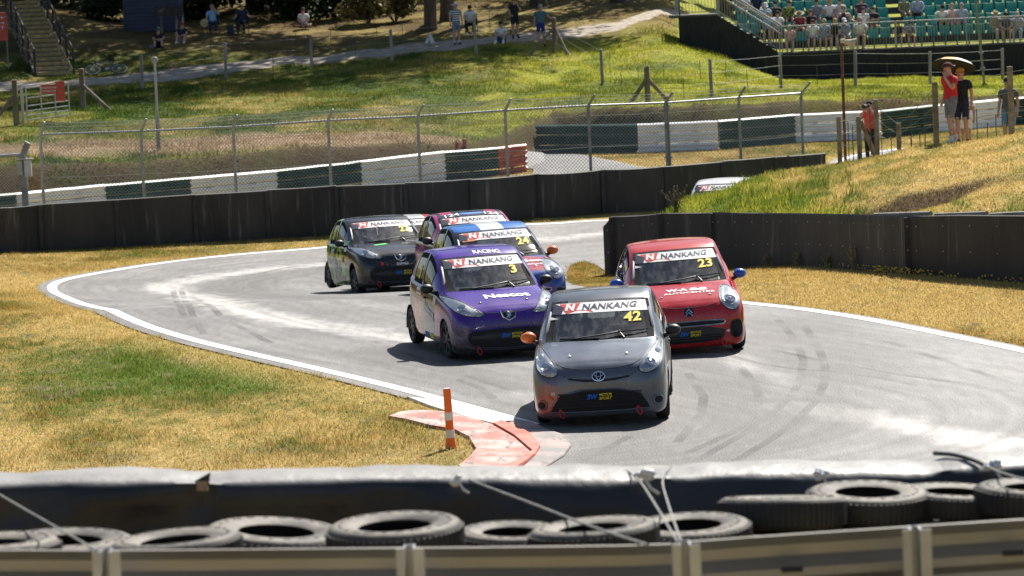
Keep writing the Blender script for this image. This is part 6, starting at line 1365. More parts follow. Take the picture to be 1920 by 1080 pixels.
# timber steps with handrails
t = thing('timber_steps', 'flight of timber edged steps with dark handrails at upper left', 'steps', ongr(100, 144)); off = t.location
b0 = ongr(103, 144); NS = 17; top_ = at(38, 2, b0.y+13.0); top_.z = max(top_.z, b0.z+3.0)
tread = nmat('step_gravel', (.20,.17,.13), (.31,.27,.21), 5, .95); nose = nmat('step_edge_timber', (.30,.22,.10), (.46,.34,.14), 5, .8); drk = nmat('dark_timber', (.028,.022,.018), (.06,.048,.04), 5, .8, stretch=(1, 1, .3))
def stp(i): f = i/NS; return Vector((lerp(b0.x, top_.x, f), lerp(b0.y, top_.y, f), lerp(b0.z, top_.z, f)))
hw_ = .70
for i in range(NS):
    a, b = stp(i), stp(i+1); c = (a+b)/2
    MB(off).box((c.x, c.y+.25, a.z+(b.z-a.z)/2-.25), (hw_*2, b.y-a.y+.5, (b.z-a.z)+.5)).build('tread', tread, t); MB(off).box((a.x, a.y-.03, b.z-.06), (hw_*2+.02, .05, .13)).build('step_edge', nose, t)
for s in (-1, 1):
    hi = []
    for i in (0, 3, 6, 9, 12, 15): p = stp(i); q = p+Vector((s*(hw_+.08), 0, 0)); MB(off).box((q.x, q.y, q.z+.45), (.09, .09, 1.35)).build('rail_post', drk, t); hi.append(q+Vector((0, 0, 1.08)))
    MB(off).path(hi, .045, 6).build('handrail', drk, t); MB(off).path([h-Vector((0, 0, .55)) for h in hi], .035, 6).build('lower_rail', drk, t)
    MB(off).path([h-Vector((0, 0, 1.0)) for h in hi], .06, 6).build('stringer', nose if s > 0 else drk, t)
# navy shed and lectern notice board
p = ongr(286, 60); t = thing('shed', 'dark navy timber clad shed among the trees at upper left', 'shed', p); off = t.location; W2, zt = 1.22, 3.4
nv = nmat('navy_cladding', (.020,.028,.060), (.035,.048,.095), 3, .6, stretch=(.3, 1, 1))
MB(off).box((p.x, p.y+1.3, p.z+1.6), (W2*2-.04, 2.4, 3.4)).build('wall', nv, t)
for k in range(20): MB(off).box((p.x, p.y+.07, p.z+.10+k*.165), (W2*2, .045, .155), rot=Matrix.Rotation(R(-7), 3, 'X')).build('board', nv, t)
for s in (-1, 1): MB(off).box((p.x+s*W2, p.y+.06, p.z+1.6), (.09, .09, 3.4)).build('corner_board', nv, t)
MB(off).box((p.x, p.y+1.2, p.z+3.36), (W2*2+.4, 3.0, .1)).build('roof', drk, t)
p = ongr(318, 65); t = thing('notice_board', 'brown timber lectern board on two posts in front of the navy shed', 'board', p); off = t.location
for s in (-1, 1): MB(off).box((p.x+s*.33, p.y, p.z+.4), (.09, .09, 1.2)).build('leg', wood, t)
MB(off).box((p.x, p.y-.1, p.z+1.06), (1.2, .5, .07), rot=Matrix.Rotation(R(28), 3, 'X')).build('board', drk, t); MB(off).box((p.x, p.y-.34, p.z+.88), (1.2, .05, .16)).build('frame', drk, t)
# lamp / mirror pole
p = ongr(298, 283); tp = at(290, 113, p.y); t = thing('mirror_pole', 'slim grey pole topped by a round white disc beside the hill fence', 'pole', p); off = t.location
MB(off).path([p-Vector((0, 0, .2)), Vector((tp.x, p.y, tp.z))], [.04, .034], 8).build('pole', galv, t, True); MB(off).path([p-Vector((0, 0, .1)), p+Vector((0, 0, .9))], .058, 8).build('sleeve', galvd, t, True)
mb = MB(off); mb.lathe([(0, -.03), (.09, -.03), (.10, 0), (.09, .05), (.06, .09), (0, .1)], 18, 'Y', (tp.x, p.y-.02, tp.z)); mb.build('disc', nmat('aged_white', (.22,.215,.2), (.38,.37,.34), 12, .4), t, True)
# bicycle lying on the verge
def bicycle(label, c, rz, tilt):
    t = thing('bicycle', label, 'bicycle', c, rz); t.rotation_euler = (R(tilt), 0, rz); fm = mat('bicycle_blue', (.10,.13,.22), .3, .3); bk = nmat('tyre_black', (.02,.02,.02), (.05,.05,.05), 8, .7)
    def wheel(x):
        mb = MB(); mb.path([(x+.32*math.cos(a), 0, .335+.32*math.sin(a)) for a in np.linspace(0, 2*math.pi, 29)[:-1]], .024, 7, closed=True); w = mb.build('wheel', bk, t, True)
        mb = MB(); mb.path([(x+.29*math.cos(a), 0, .335+.29*math.sin(a)) for a in np.linspace(0, 2*math.pi, 29)[:-1]], .020, 5, closed=True)
        for k in range(14): a = 2*math.pi*k/14; mb.tube((x, .02*(-1)**k, .335), (x+.29*math.cos(a), 0, .335+.29*math.sin(a)), .0035, n=3)
        mb.tube((x, -.05, .335), (x, .05, .335), .03); mb.build('rim', silver, w, True); mb = MB(); mb.lathe([(0, 0), (.08, 0), (.08, .004), (0, .004)], 16, 'Y', (x, -.04, .335)); mb.build('brake_disc', silver, w)
    wheel(-.54); wheel(.54)
    hd_, bb, st, rr_, ff = (-.36, 0, .86), (.06, 0, .32), (.20, 0, .82), (.54, 0, .335), (-.54, 0, .335); mb = MB()
    for a, b, r_ in ((hd_, st, .018), ((-.385, 0, .78), bb, .024), (bb, (.22, 0, .88), .018), (st, rr_, .011), (bb, rr_, .012)): mb.tube(a, b, r_)
    mb.build('frame', fm, t, True); mb = MB(); mb.path([(-.35, 0, .90), (-.40, 0, .72), (-.44, .05, .62), (-.54, .06, .335)], .016, 6); mb.path([(-.40, 0, .72), (-.44, -.05, .62), (-.54, -.06, .335)], .016, 6); mb.build('fork', bk, t, True)
    mb = MB(); mb.tube((-.36, 0, .86), (-.40, 0, .98), .016); mb.path([(-.36, .31, 1.0), (-.40, .12, .98), (-.40, -.12, .98), (-.36, -.31, 1.0)], .013, 6); mb.build('handlebar', bk, t, True)
    mb = MB(); mb.tube((.22, 0, .86), (.25, 0, .98), .013); mb.bbox((.25, 0, 1.0), (.26, .13, .05), .02); mb.build('saddle', bk, t, True)
    mb = MB(); mb.lathe([(0, -.05), (.09, -.05), (.09, -.042), (0, -.042)], 16, 'Y', bb); mb.tube((bb[0], -.08, bb[2]), (bb[0]+.12, -.08, bb[2]-.1), .01); mb.tube((bb[0], .08, bb[2]), (bb[0]-.12, .08, bb[2]+.1), .01); mb.box((bb[0]+.12, -.11, bb[2]-.1), (.09, .07, .02)); mb.build('crank', silver, t); return t
p = ongr(200, 143); bicycle('mountain bike lying on its side on the verge beside the path', p+Vector((0, -.1, .06)), R(8), -55)
# white triangular marker
p = ongr(806, 84); t = thing('marker_board', 'white triangular board standing on the path', 'sign', p); off = t.location; P = [Vector((p.x-.23, p.y, p.z)), Vector((p.x+.23, p.y, p.z)), Vector((p.x+.02, p.y+.04, p.z+.47))]
MB(off).prism(P, (0, 0, 0), (0, .025, 0)).build('board', nmat('white_board', (.68,.67,.64), (.80,.79,.76), 6, .6), t); MB(off).tube((p.x-.0, p.y-.02, p.z-.1), (p.x, p.y-.02, p.z+.14), .02).build('stake', woodg, t)
# fire extinguishers
for px, lab in ((857, 'left one of two red fire extinguishers behind the crash barrier'), (871, 'right one of two red fire extinguishers behind the crash barrier')):
    p = ongr(px, 281, 96); t = thing('fire_extinguisher', lab, 'extinguisher', p, 0); off = (0, 0, 0); t.scale = (.62, .62, .58); rd = nmat('extinguisher_red', (.42,.04,.03), (.55,.06,.04), 6, .4)
    MB().lathe([(0, 0), (.085, 0), (.09, .03), (.09, .30), (.07, .36), (.03, .39), (0, .39)], 14).build('cylinder', rd, t, True); mb = MB(); mb.tube((0, 0, .38), (0, 0, .44), .022); mb.path([(0, 0, .43), (.05, -.02, .50), (.12, -.03, .46), (.12, -.03, .2)], .013, 5); mb.build('valve', black_pl, t, True)
# loudspeaker horn on a rusty post and scaffold pole
p = at(1584, 262, 77.2); p.z = g1(p.x, p.y); tp = at(1586, 74, p.y); rust = nmat('rusty_steel', (.10,.045,.028), (.19,.085,.05), 6, .8)
t = thing('speaker_post', 'slim rusty steel post in front of the stand carrying a horn speaker', 'post', p); off = t.location; MB(off).tube(p-Vector((0, 0, .3)), Vector((p.x, p.y, tp.z)), .034, n=8).build('pole', rust, t, True)
hs = thing('horn_speaker', 'cream horn loudspeaker fixed to the top of the rusty post', 'loudspeaker', (p.x, p.y, tp.z-.03)); off2 = hs.location; crm = nmat('cream_plastic', (.42,.36,.24), (.60,.54,.40), 8, .5)
rm = Matrix.Rotation(R(14), 3, 'Y'); V = []; F = []; n = 18
for i, (r_, x) in enumerate(((.03, .02), (.045, .06), (.06, .14), (.085, .22), (.13, .30), (.135, .31), (.12, .30), (.07, .2), (.03, .12))):
    for q in range(n): a = 2*math.pi*q/n; V.append(off2+rm@Vector((x, r_*math.cos(a)*.75, r_*math.sin(a))))
for i in range(8):
    for q in range(n): F.append((i*n+q, i*n+(q+1) % n, (i+1)*n+(q+1) % n, (i+1)*n+q))
MB(off2).add(V, F).build('horn', crm, hs, True); MB(off2).bbox(off2+Vector((.03, 0, .0)), (.11, .10, .09), .015).build('driver_unit', crm, hs)
p = ongr(1846, 162); tp = at(1826, -30, p.y-1.5); t = thing('scaffold_pole', 'slanting grey scaffold pole at the right of the stand', 'pole', p); off = t.location; MB(off).tube(p, tp, .045, n=8).build('tube', nmat('dull_scaffold_steel', (.16,.16,.17), (.26,.26,.27), 5, .7), t, True)
for f in (.18, .33): q = Vector(p).lerp(tp, f); MB(off).box(q, (.16, .12, .07)).build('clamp', galvd, t)
MB(off).box(p+Vector((0, 0, .05)), (.14, .14, .14)).build('foot', matt, t)
# ------------------------------------------------------------ grandstand
YF, ZF = 141.0, 1.93
gs = thing('grandstand', 'open grandstand with teal plastic seats, grey railings and black skirting', 'grandstand', (at(1467, 100, YF).x, YF, .8)); off = gs.location
X0 = at(1467, 100, YF).x; X1 = at(2120, 90, YF).x; XL = at(1376, 10, YF+1.6).x
alu = nmat('stand_aluminium', (.26,.26,.265), (.38,.38,.385), 6, .5, metal=.2); teal = nmat('teal_plastic', (.012,.20,.175), (.03,.30,.26), 9, .4); skirt = nmat('black_mesh_skirt', (.006,.007,.009), (.016,.018,.022), 4, .8, stretch=(4, 1, .6)); RS, RD = .40, .80
deckm = nmat('stand_deck', (.07,.068,.066), (.12,.115,.11), 4, .85)
for k in range(9):
    xa = X0-.05 if k == 0 else XL; MB(off).box(((xa+X1)/2, YF+.75+k*RD+(0 if k else -.1), ZF+k*RS-.05), (X1-xa, RD+(.5 if k == 0 else .02), .09)).build('deck', deckm, gs); MB(off).box(((xa+X1)/2, YF+.37+k*RD, ZF+k*RS-.19), (X1-xa, .03, .19)).build('riser', deckm, gs)
def seat_mesh():
    mb = MB(); w_ = .215
    ring = [[Vector((x, y, z+.02*(x/w_)**2)) for x in np.linspace(-w_, w_, 7)] for y, z in ((-.21, .41), (-.20, .435), (-.02, .415), (.13, .43), (.185, .50), (.22, .62), (.235, .76), (.225, .80), (.25, .805), (.262, .76), (.245, .62), (.21, .48), (.14, .395), (-.2, .39))]
    mb.sweep(ring, cap=False); mb.box((0, .05, .20), (.05, .2, .40)); return mb.mesh('seat', teal, True, 50)
SEATM = seat_mesh(); seats = []
for k in range(9):
    x = (X0+.45) if k == 0 else XL+.4
    while x < X1-.3:
        gx = (x-X0)
        if not (4.55 < gx < 5.35 or (k == 0 and 9.2 < gx < 9.9)):
            o = link('seat', SEATM, gs); o.location = Vector((x, YF+.92+k*RD, ZF+k*RS))-off; seats.append((k, x))
        x += .485
def railing(a, b, h=1.08, sp=.125, nm='railing', posts=True):
    L = (b-a).length; n = max(2, int(L/sp)); r_ = MB(off); r_.tube(a+Vector((0, 0, h)), b+Vector((0, 0, h)), .026, n=7); r_.build('handrail', alu, gs, True); MB(off).tube(a+Vector((0, 0, .10)), b+Vector((0, 0, .10)), .018, n=6).build('bottom_rail', alu, gs)
    for i in range(n+1):
        p = a.lerp(b, i/n); key = (round(h, 2), (b-a).z != 0)
        o = link('baluster', BAL, gs); o.location = p-off
    m = max(1, int(L/2.4))
    for i in range(m+1): p = a.lerp(b, i/m); MB(off).tube(p-Vector((0, 0, .15)), p+Vector((0, 0, h+.02)), .03, n=7).build('rail_post', alu, gs)
BAL = MB().tube((0, 0, .10), (0, 0, 1.07), .0095, n=4).mesh('baluster', alu)
railing(Vector((X0, YF, ZF)), Vector((X0+4.6, YF, ZF)), 1.06, .118); railing(Vector((X0+4.65, YF+.03, ZF)), Vector((X0+13.2, YF+.03, ZF)), 1.06, .118)
# stair from the path down to the front deck
LX0, LX1, ZL = at(1272, 36, 146).x, at(1338, 30, 144).x, 3.62
NSs = 10
for i in range(NSs):
    f = (i+.5)/NSs; x = lerp(LX1, X0-.1, f); z = lerp(ZL, ZF, (i+1)/NSs); MB(off).box((x, YF+.85, z-.02), (abs(X0-LX1)/NSs+.06, 1.5, .04)).build('stair_tread', alu, gs); MB(off).box((x-.12, YF+.85, z+.06), (.02, 1.5, .13)).build('stair_riser', deckm, gs)
MB(off).box(((LX0+LX1)/2-.2, YF+1.4, ZL-.06), (LX1-LX0+.6, 2.8, .12)).build('landing', deckm, gs)
for yy in (YF, YF+1.65): railing(Vector((LX1+.05, yy, ZL)), Vector((X0-.1, yy, ZF)), 1.06, .13); 
for dz in (.62, .98): MB(off).tube((LX1+.05, YF-.04, ZL+dz+.12), (X0, YF-.04, ZF+dz+.12), .034, n=8).build('stair_handrail', alu, gs, True)
railing(Vector((LX0-.2, YF, ZL)), Vector((LX1, YF, ZL)), 1.06, .12); railing(Vector((LX0-.2, YF, ZL)), Vector((LX0-.2, YF+3, ZL)), 1.06, .13)
# skirting : hung cloth from the deck edge to the grass
def skirt_panel(xa, za, xb, zb, y):
    mb = MB(off); n = 14; rows = []
    for i in range(n+1):
        s = i/n; x = lerp(xa, xb, s); zt = lerp(za, zb, s); g = g1(x, y)-.08; rows.append([Vector((x, y+.05*math.sin(i*1.9+h*3)*h, lerp(zt, min(g, zt-.05), h))) for h in (0, .25, .5, .75, 1)]+[Vector((x, y+.12, min(g, zt-.05))), Vector((x, y+.12, zt))])
    mb.sweep(rows, closed=True).build('skirting', skirt, gs, True, 50)
skirt_panel(LX0-.25, ZL-.08, LX1, ZL-.08, YF-.03); skirt_panel(LX1, ZL-.08, X0, ZF-.08, YF-.03)
xx = X0
while xx < X1: skirt_panel(xx, ZF-.06, min(xx+2.6, X1), ZF-.06, YF-.03); xx += 2.6
for k in range(6):
    x = X0+1+k*2.6; MB(off).tube((x, YF+.6, g1(x, YF)-.1), (x, YF+.6, ZF-.1), .04, n=6).build('leg', alu, gs)
# ------------------------------------------------------------ spectators
def seatpos(px, k, dy=0): p = at(px, 60, YF+.86+k*RD); return Vector((p.x, YF+.86+k*RD+dy, ZF+k*RS-.03))
GS = 'spectators in the grandstand'; wht = (.78,.78,.77); navy = (.02,.025,.06); blk = (.015,.015,.018); kh = (.35,.28,.19); bl = (.12,.22,.38)
def gsp(lab, px, k, pose='sit', **kw): person(lab, pose, seatpos(px, k, kw.pop('dy', 0)), kw.pop('rz', random.uniform(-.35, .25)), group=GS, **kw)
br = ('hair', (.07,.04,.025)); dk = ('hair', (.02,.016,.014)); gy = ('hair', (.35,.34,.33)); bn = ('long_hair', (.50,.34,.14)); fl = lambda a, b: floral(a, b)
gsp('blond child in a white and red top, leftmost on the front row of the stand', 1481, 0, 'sit_fwd', shirt=fl(wht, (.55,.08,.08)), bottom=(.3,.3,.32), head=('hair', (.5,.35,.16)), sc=.9)
gsp('dark haired man in a white t-shirt on the front row near its left end', 1524, 0, shirt=wht, bottom=(.10,.12,.25), head=br)
gsp('blonde woman in a patterned blue top holding a tall cup on the front row', 1546, 0, shirt=fl((.10,.15,.32), (.5,.52,.6)), bottom=(.45,.45,.5), head=('hair', (.55,.40,.2)))
gsp('long haired blonde woman in a black top leaning back on the front row', 1566, 0, shirt=blk, bottom=(.02,.02,.03), head=bn)
gsp('woman in a white cap and floral blouse on the front row', 1583, 0, shirt=fl((.35,.38,.45), (.08,.1,.2)), bottom=(.5,.45,.38), head=('cap', wht))
gsp('bald man in sunglasses and plain white t-shirt leaning towards the railing', 1612, 0, 'sit_fwd', shirt=wht, bottom=navy, head=('hair', (.5,.32,.24)), shades=True, girth=1.12, sc=1.05, dy=-.1)
gsp('child in a dark top bent forward with bare legs behind the railing', 1686, 0, 'sit_fwd', shirt=blk, bottom=(.03,.04,.07), head=br, sc=.88)
gsp('child in a dark blue patterned top bent forward beside another child', 1704, 0, 'sit_fwd', shirt=fl((.05,.07,.16), (.4,.4,.45)), bottom=navy, head=dk, sc=.86)
gsp('person in a wide straw hat and beige shirt on the front row', 1868, 0, shirt=kh, top='long_sleeve', bottom=(.40,.34,.27), legs='trousers', head=('hat', (.52,.40,.20)))
gsp('man in a dark checked shirt beside the person in the straw hat', 1886, 0, 'sit_fwd', shirt=fl((.05,.06,.1), (.16,.17,.2)), bottom=(.25,.24,.24), head=dk)
gsp('person in pale blue patterned trousers at the right edge of the stand', 1909, 0, 'sit_fwd', shirt=fl((.55,.55,.62), (.25,.28,.4)), bottom=fl((.5,.52,.6), (.2,.24,.4)), legs='trousers', head=gy)
gsp('man in a light blue shirt at the left end of the second row', 1441, 1, shirt=(.30,.48,.62), bottom=(.1,.1,.14), head=gy)
gsp('man in a crisp white t-shirt on the second row above the staircase end', 1459, 1, shirt=wht, bottom=blk, head=dk)
gsp('man in a cowboy hat and maroon shirt leaning on his knees', 1501, 1, 'sit_fwd', shirt=(.24,.03,.055), bottom=(.1,.1,.12), head=('hat', (.40,.30,.17)), girth=1.1)
gsp('woman with long auburn hair and a black top on the second row', 1521, 1, shirt=blk, bottom=blk, head=('long_hair', (.16,.05,.025)))
gsp('woman in a strapless navy top and sunglasses', 1583, 1, 'arm_out', shirt=navy, top='vest', bottom=(.5,.48,.45), head=('hair', (.42,.29,.13)), shades=True, sc=1.08)
gsp('man in a white logo t-shirt and sunglasses on the second row', 1620, 1, shirt=fl(wht, (.5,.5,.52)), bottom=(.2,.2,.22), head=('cap', (.05,.06,.1)), shades=True)
gsp('man with folded arms and a black t-shirt on the second row', 1638, 1, 'sit_fold', shirt=blk, bottom=(.3,.25,.18), head=br, girth=1.1)
gsp('large man in a white polo shirt and sunglasses, left of a group of three', 1765, 1, 'sit_fwd', shirt=wht, bottom=navy, head=dk, shades=True, girth=1.12)
gsp('woman in a pink flowered blouse in the middle of a group of three', 1786, 1, shirt=fl((.62,.30,.33), (.7,.62,.6)), bottom=wht, head=('hair', (.45,.3,.16)))
gsp('grey haired man in a blue striped polo, right of a group of three', 1804, 1, shirt=wht, stripe=stripes((.55,.6,.7), (.22,.28,.45), 22), bottom=(.25,.25,.3), head=gy)
gsp('man in black with dark hair on the third row at far left', 1456, 2, shirt=blk, bottom=blk, head=dk)
gsp('person in a navy jacket with a bright collar on the third row', 1481, 2, shirt=fl(navy, (.35,.45,.05)), top='long_sleeve', bottom=navy, head=br)
gsp('person in a slate grey t-shirt on the third row', 1533, 2, shirt=(.22,.25,.30), bottom=(.3,.32,.4), head=br)
gsp('person in a white blouse and black trousers on the third row', 1557, 2, shirt=wht, bottom=blk, legs='trousers', head=bn)
gsp('person in a pale lilac shirt on the third row', 1576, 2, shirt=(.55,.52,.62), bottom=(.5,.5,.5), head=br)
gsp('person in a dark plum top on the third row', 1617, 2, shirt=(.08,.03,.06), bottom=navy, head=dk)
gsp('person in khaki trousers on the third row beside the stand aisle', 1697, 2, shirt=(.18,.20,.12), bottom=(.24,.20,.12), legs='trousers', head=dk)
gsp('person in a faded denim jacket on the third row', 1722, 2, shirt=(.35,.42,.55), top='long_sleeve', bottom=blk, legs='trousers', head=br)
gsp('man in a white polo at the left end of the upper rows', 1396, 3, 'sit_fold', shirt=wht, bottom=blk, head=gy, girth=1.1)
gsp('woman in a navy dress at the left end of the upper rows', 1421, 3, shirt=navy, bottom=navy, head=br)
gsp('man in a pale blue shirt and white cap above the staircase', 1434, 2, 'sit_fwd', shirt=(.35,.5,.62), bottom=(.3,.3,.35), head=('cap', wht))
HG = 'spectators on the hillside'
def hsp(lab, px, py, pose, rz=0, dz=0, **kw): p = ongr(px, py); p.z += dz; person(lab, pose, p, rz, group=HG, **kw); return p
hsp('man in a dark cap and black t-shirt sitting on the grass', 298, 92, 'ground2', .15, shirt=blk, bottom=navy, shoes=blk, head=('cap', (.03,.06,.07)), tone='r')
hsp('man in a maroon cap and navy shirt with clasped hands sitting on the grass', 343, 83, 'ground', -.1, shirt=(.025,.03,.065), bottom=(.42,.34,.27), shoes=wht, head=('cap', (.22,.03,.04)), tone='r')
pc1 = hsp('man in a light blue shirt drinking in a camping chair, straw hat in hand', 400, 66, 'drink', .1, shirt=(.22,.45,.72), bottom=navy, legs='trousers', shoes=blk, head=('hair', (.30,.24,.2)), tone='r')
pc2 = hsp('woman in a navy dress and straw sunhat in a camping chair', 455, 63, 'arm_out', -.05, shirt=(.02,.024,.055), bottom=(.018,.02,.045), legs='trousers', shoes=blk, head=('hat', (.50,.36,.18)), shades=True)
hsp('man in a white t-shirt and sunglasses sitting cross legged in the shade', 570, 54, 'cross', 0, shirt=(.74,.72,.74), bottom=blk, shoes=blk, head=('cap_back', (.05,.035,.03)), shades=True, tone='r')
hsp('man in a white sunhat and striped polo standing with a folding stool', 857, 86, 'stand', .25, stripe=stripes((.68,.70,.72), (.03,.07,.12), 11), bottom=(.17,.22,.32), shoes=blk, head=('hat', wht), tone='r', socks=wht)
pw = hsp('woman in a loose white shirt and black trousers seated by the path', 884, 66, 'sit_fwd', -.1, shirt=wht, bottom=blk, legs='trousers', shoes=wht, head=dk, girth=1.2)
hsp('girl in a white t-shirt and blue shorts crouched on the edge of the path', 942, 89, 'ground', -.2, dz=.12, shirt=wht, bottom=(.05,.13,.42), shoes=wht, head=dk, socks=wht)
hsp('man in black shirt and shorts standing cut off by the top of the frame', 967, 74, 'hands_face', .2, shirt=blk, bottom=blk, shoes=blk, head=dk, tone='r', socks=(.05,.08,.25))
hsp('man in a blue grey t-shirt and royal blue shorts resting an arm on the post', 1015, 88, 'lean', 0, shirt=(.07,.16,.21), bottom=(.01,.03,.22), shoes=blk, head=('cap', (.35,.32,.33)), tone='r')
# camping chairs
def camp_chair(lab, p, rz=0):
    t = thing('camping_chair', lab, 'chair', p, rz); fb = cmat((.02,.022,.03), .8, 'canvas')
    MB().box((0, .02, .42), (.50, .46, .025)).build('seat', fb, t); MB().box((0, .26, .66), (.50, .03, .46), rot=Matrix.Rotation(R(-10), 3, 'X')).build('backrest', fb, t)
    for s in (1, -1):
        for y in (-.20, .24): MB().tube((s*.26, y, 0), (s*.26, y, .62 if y < 0 else .88), .013, n=6).build('leg', rodm, t)
        MB().box((s*.27, .02, .63), (.05, .48, .025)).build('armrest', fb, t)
camp_chair('dark camping chair under the man in the light blue shirt', pc1+Vector((0, .05, 0))); camp_chair('dark camping chair under the woman in the navy dress', pc2+Vector((0, .05, 0))); camp_chair('folding seat under the woman in the loose white shirt', pw+Vector((0, .03, 0)))
mb = MB(); q = pc1+Vector((-.33, -.3, .52)); rm = Matrix.Rotation(R(70), 3, 'X'); n = 18; V = [q+rm@Vector((r_*math.cos(2*math.pi*k/n), r_*math.sin(2*math.pi*k/n), z)) for r_, z in ((.19, 0), (.10, .02), (.095, .08), (.05, .10), (.0, .10)) for k in range(n)]
o = MB(q).add(V, [(i*n+k, i*n+(k+1) % n, (i+1)*n+(k+1) % n, (i+1)*n+k) for i in range(4) for k in range(n)]).build('straw_hat', cmat((.52,.40,.22), .9, 'straw'), None, True); o.location = q; tag(o, 'straw hat held by the man drinking in the camping chair', 'hat')
p = (pc1+pc2)/2+Vector((.12, -.05, 0)); p.z = g1(p.x, p.y); o = MB(p).bbox(p+Vector((0, 0, .2)), (.28, .22, .42), .06).build('backpack', cmat((.03,.045,.07), .8, 'canvas'), None, True); o.location = p; tag(o, 'dark backpack standing between the two camping chairs', 'bag')
p = ongr(849, 88); t = thing('folding_stool', 'aluminium folding stool held beside the man in stripes', 'stool', p+Vector((-.05, -.12, 0)))
for s in (1, -1):
    for x in (-.09, .09): MB().tube((x, s*.05, 0), (x*.7, -s*.03, .62), .012, n=6).build('leg', alu, t)
MB().box((0, 0, .62), (.2, .1, .02)).build('seat', cmat((.3,.3,.32), .8, 'canvas'), t)
o = MB().bbox((0, 0, .04), (.16, .02, .09), .008).build('bottle', cmat((.1,.25,.45), .4, 'plastic')); o.location = ongr(284, 90); tag(o, 'blue item on the grass beside the man in the dark cap', 'bottle')
# ------------------------------------------------------------ figures by the right hand fence
p = at(1634, 300, 95.0); p.z = g1(p.x, p.y); PH = p.copy()
person('photographer in a coral red t-shirt and black trousers aiming a camera', 'photo', p, -.35, (.72,.10,.045), 'tee', (.012,.012,.014), 'trousers', blk, ('cap_back', (.02,.02,.02)), None, 'r', 1.05)
rz_ = Matrix.Rotation(-.35, 3, 'Z'); q = p+rz_@Vector((.0, -.30, 1.60)); t = thing('camera', 'black camera with a long lens held by the photographer', 'camera', q, -.35-.15)
MB().bbox((0, .02, 0), (.15, .07, .11), .012).build('camera_body', black_pl, t); mb = MB(); mb.lathe([(.042, -.02), (.045, -.10), (.052, -.12), (.055, -.24), (.05, -.245), (.0, -.235)], 16, 'Y'); mb.build('lens', black_pl, t, True)
mb = MB(q); mb.path([q+Vector((.05, .03, .0)), q+Vector((.06, .02, -.3)), q+Vector((.04, .0, -.55))], .014, 5); o = mb.build('strap', nmat('grey_strap', (.15,.15,.16), (.3,.3,.3), 20), None); o.location = q; tag(o, 'grey camera strap hanging below the camera', 'strap')
pr = crest(1785, 262, 76); person('man in a red t-shirt, grey shorts and a maroon cap with hand at his mouth', 'walk', pr, -1.05, (.62,.018,.022), 'tee', (.19,.19,.20), 'shorts', (.6,.6,.6), ('cap_back', (.10,.02,.03)), None, 'r', 1.0, 1.03, socks=(.7,.7,.7))
pb_ = Vector((pr.x+.30, pr.y+.5, g1(pr.x+.30, pr.y+.5))); person('person in black t-shirt, orange cap and mirrored sunglasses under the umbrella', 'stand', pb_, -.5, (.014,.016,.024), 'tee', (.014,.02,.07), 'shorts', (.12,.03,.03), ('cap', (.80,.28,.03)), mat('mirror_lens', (.05,.25,.55), .1, .6), 'r', 1.08, .97)
pk = Vector((pr.x+.53, pr.y+1.6, g1(pr.x+.53, pr.y+1.6))); person('child in an oversized white t-shirt half hidden behind the person in black', 'stand', pk, -.3, (.8,.8,.8), 'tee', wht, 'shorts', (.5,.4,.35), dk, None, 'm', 1.05, .75)
pg = at(1889, 143, 84); pg.z -= 1.76; person('man in a charcoal t-shirt and black cap behind the tall post at right edge', 'stand', pg, -.6, (.085,.09,.10), 'tee', (.12,.2,.38), 'shorts', blk, ('cap', blk), True, 'm', 1.1)
# umbrella
c = pb_+Vector((-.10, .30, 1.74)); t = thing('umbrella', 'open orange and white umbrella with dark underside held over two people', 'umbrella', c); uo = nmat('orange_nylon', (.72,.30,.03), (.82,.38,.05), 6, .6); uw = nmat('white_nylon', (.62,.58,.55), (.75,.72,.70), 6, .6); ud = nmat('black_nylon', (.012,.011,.011), (.022,.02,.02), 6, .8)
tl = Matrix.Rotation(R(12), 3, 'Y')@Matrix.Rotation(R(-20), 3, 'X'); nseg = 8
def upt(k, f, dz=0): a = 2*math.pi*k/nseg; r_ = .50*math.sin(f*1.25)/math.sin(1.25); return tl@Vector((r_*math.cos(a), r_*math.sin(a), .17*math.cos(f*1.5)-.05+dz))
for k in range(nseg):
    for nm, m, dz in (('canopy_panel', (uo, uw, uo, uw, ud, uo, uw, uo)[k], 0), ('lining_panel', ud, -.012)):
        rows = [[upt(k+s, f, dz)*(1-.03*math.sin(math.pi*s)*f) for s in (0, .25, .5, .75, 1)] for f in (0, .2, .4, .6, .8, 1.0)]; MB().sweep(rows, cap=False).build(nm, m, t, True)
    MB().path([upt(k, f, -.02) for f in (0, .3, .6, 1.0)], .005, 4).build('rib', rodm, t)
MB().tube(tl@Vector((0, 0, .22)), tl@Vector((0, 0, -.85)), .009).build('shaft', rodm, t)
make_people()
# ------------------------------------------------------------ trees and bushes
bark = nmat('bark', (.05,.038,.028), (.13,.10,.075), 4, .9, stretch=(1, 1, .25), bump=.02, bscale=10)
def leafmat(name, c1, c2, tr=.35):
    m = nmat(name, c1, c2, 1.1, .6, spec=.3, lo=.35, hi=.65); b = bsdf(m); t = nd(m, 'ShaderNodeBsdfTranslucent'); x = nd(m, 'ShaderNodeMixShader'); x.inputs[0].default_value = tr; o = m.node_tree.nodes['Material Output']
    lk(m, b.inputs['Base Color'].links[0].from_socket, t.inputs[0]); lk(m, b.outputs[0], x.inputs[1]); lk(m, t.outputs[0], x.inputs[2]); lk(m, x.outputs[0], o.inputs[0]); return m
leaf_a = leafmat('oak_leaves', (.030,.055,.010), (.075,.11,.018)); leaf_b = leafmat('dark_leaves', (.010,.022,.007), (.026,.045,.012), .15); leaf_c = leafmat('dry_bracken', (.10,.075,.025), (.17,.15,.04), .2)
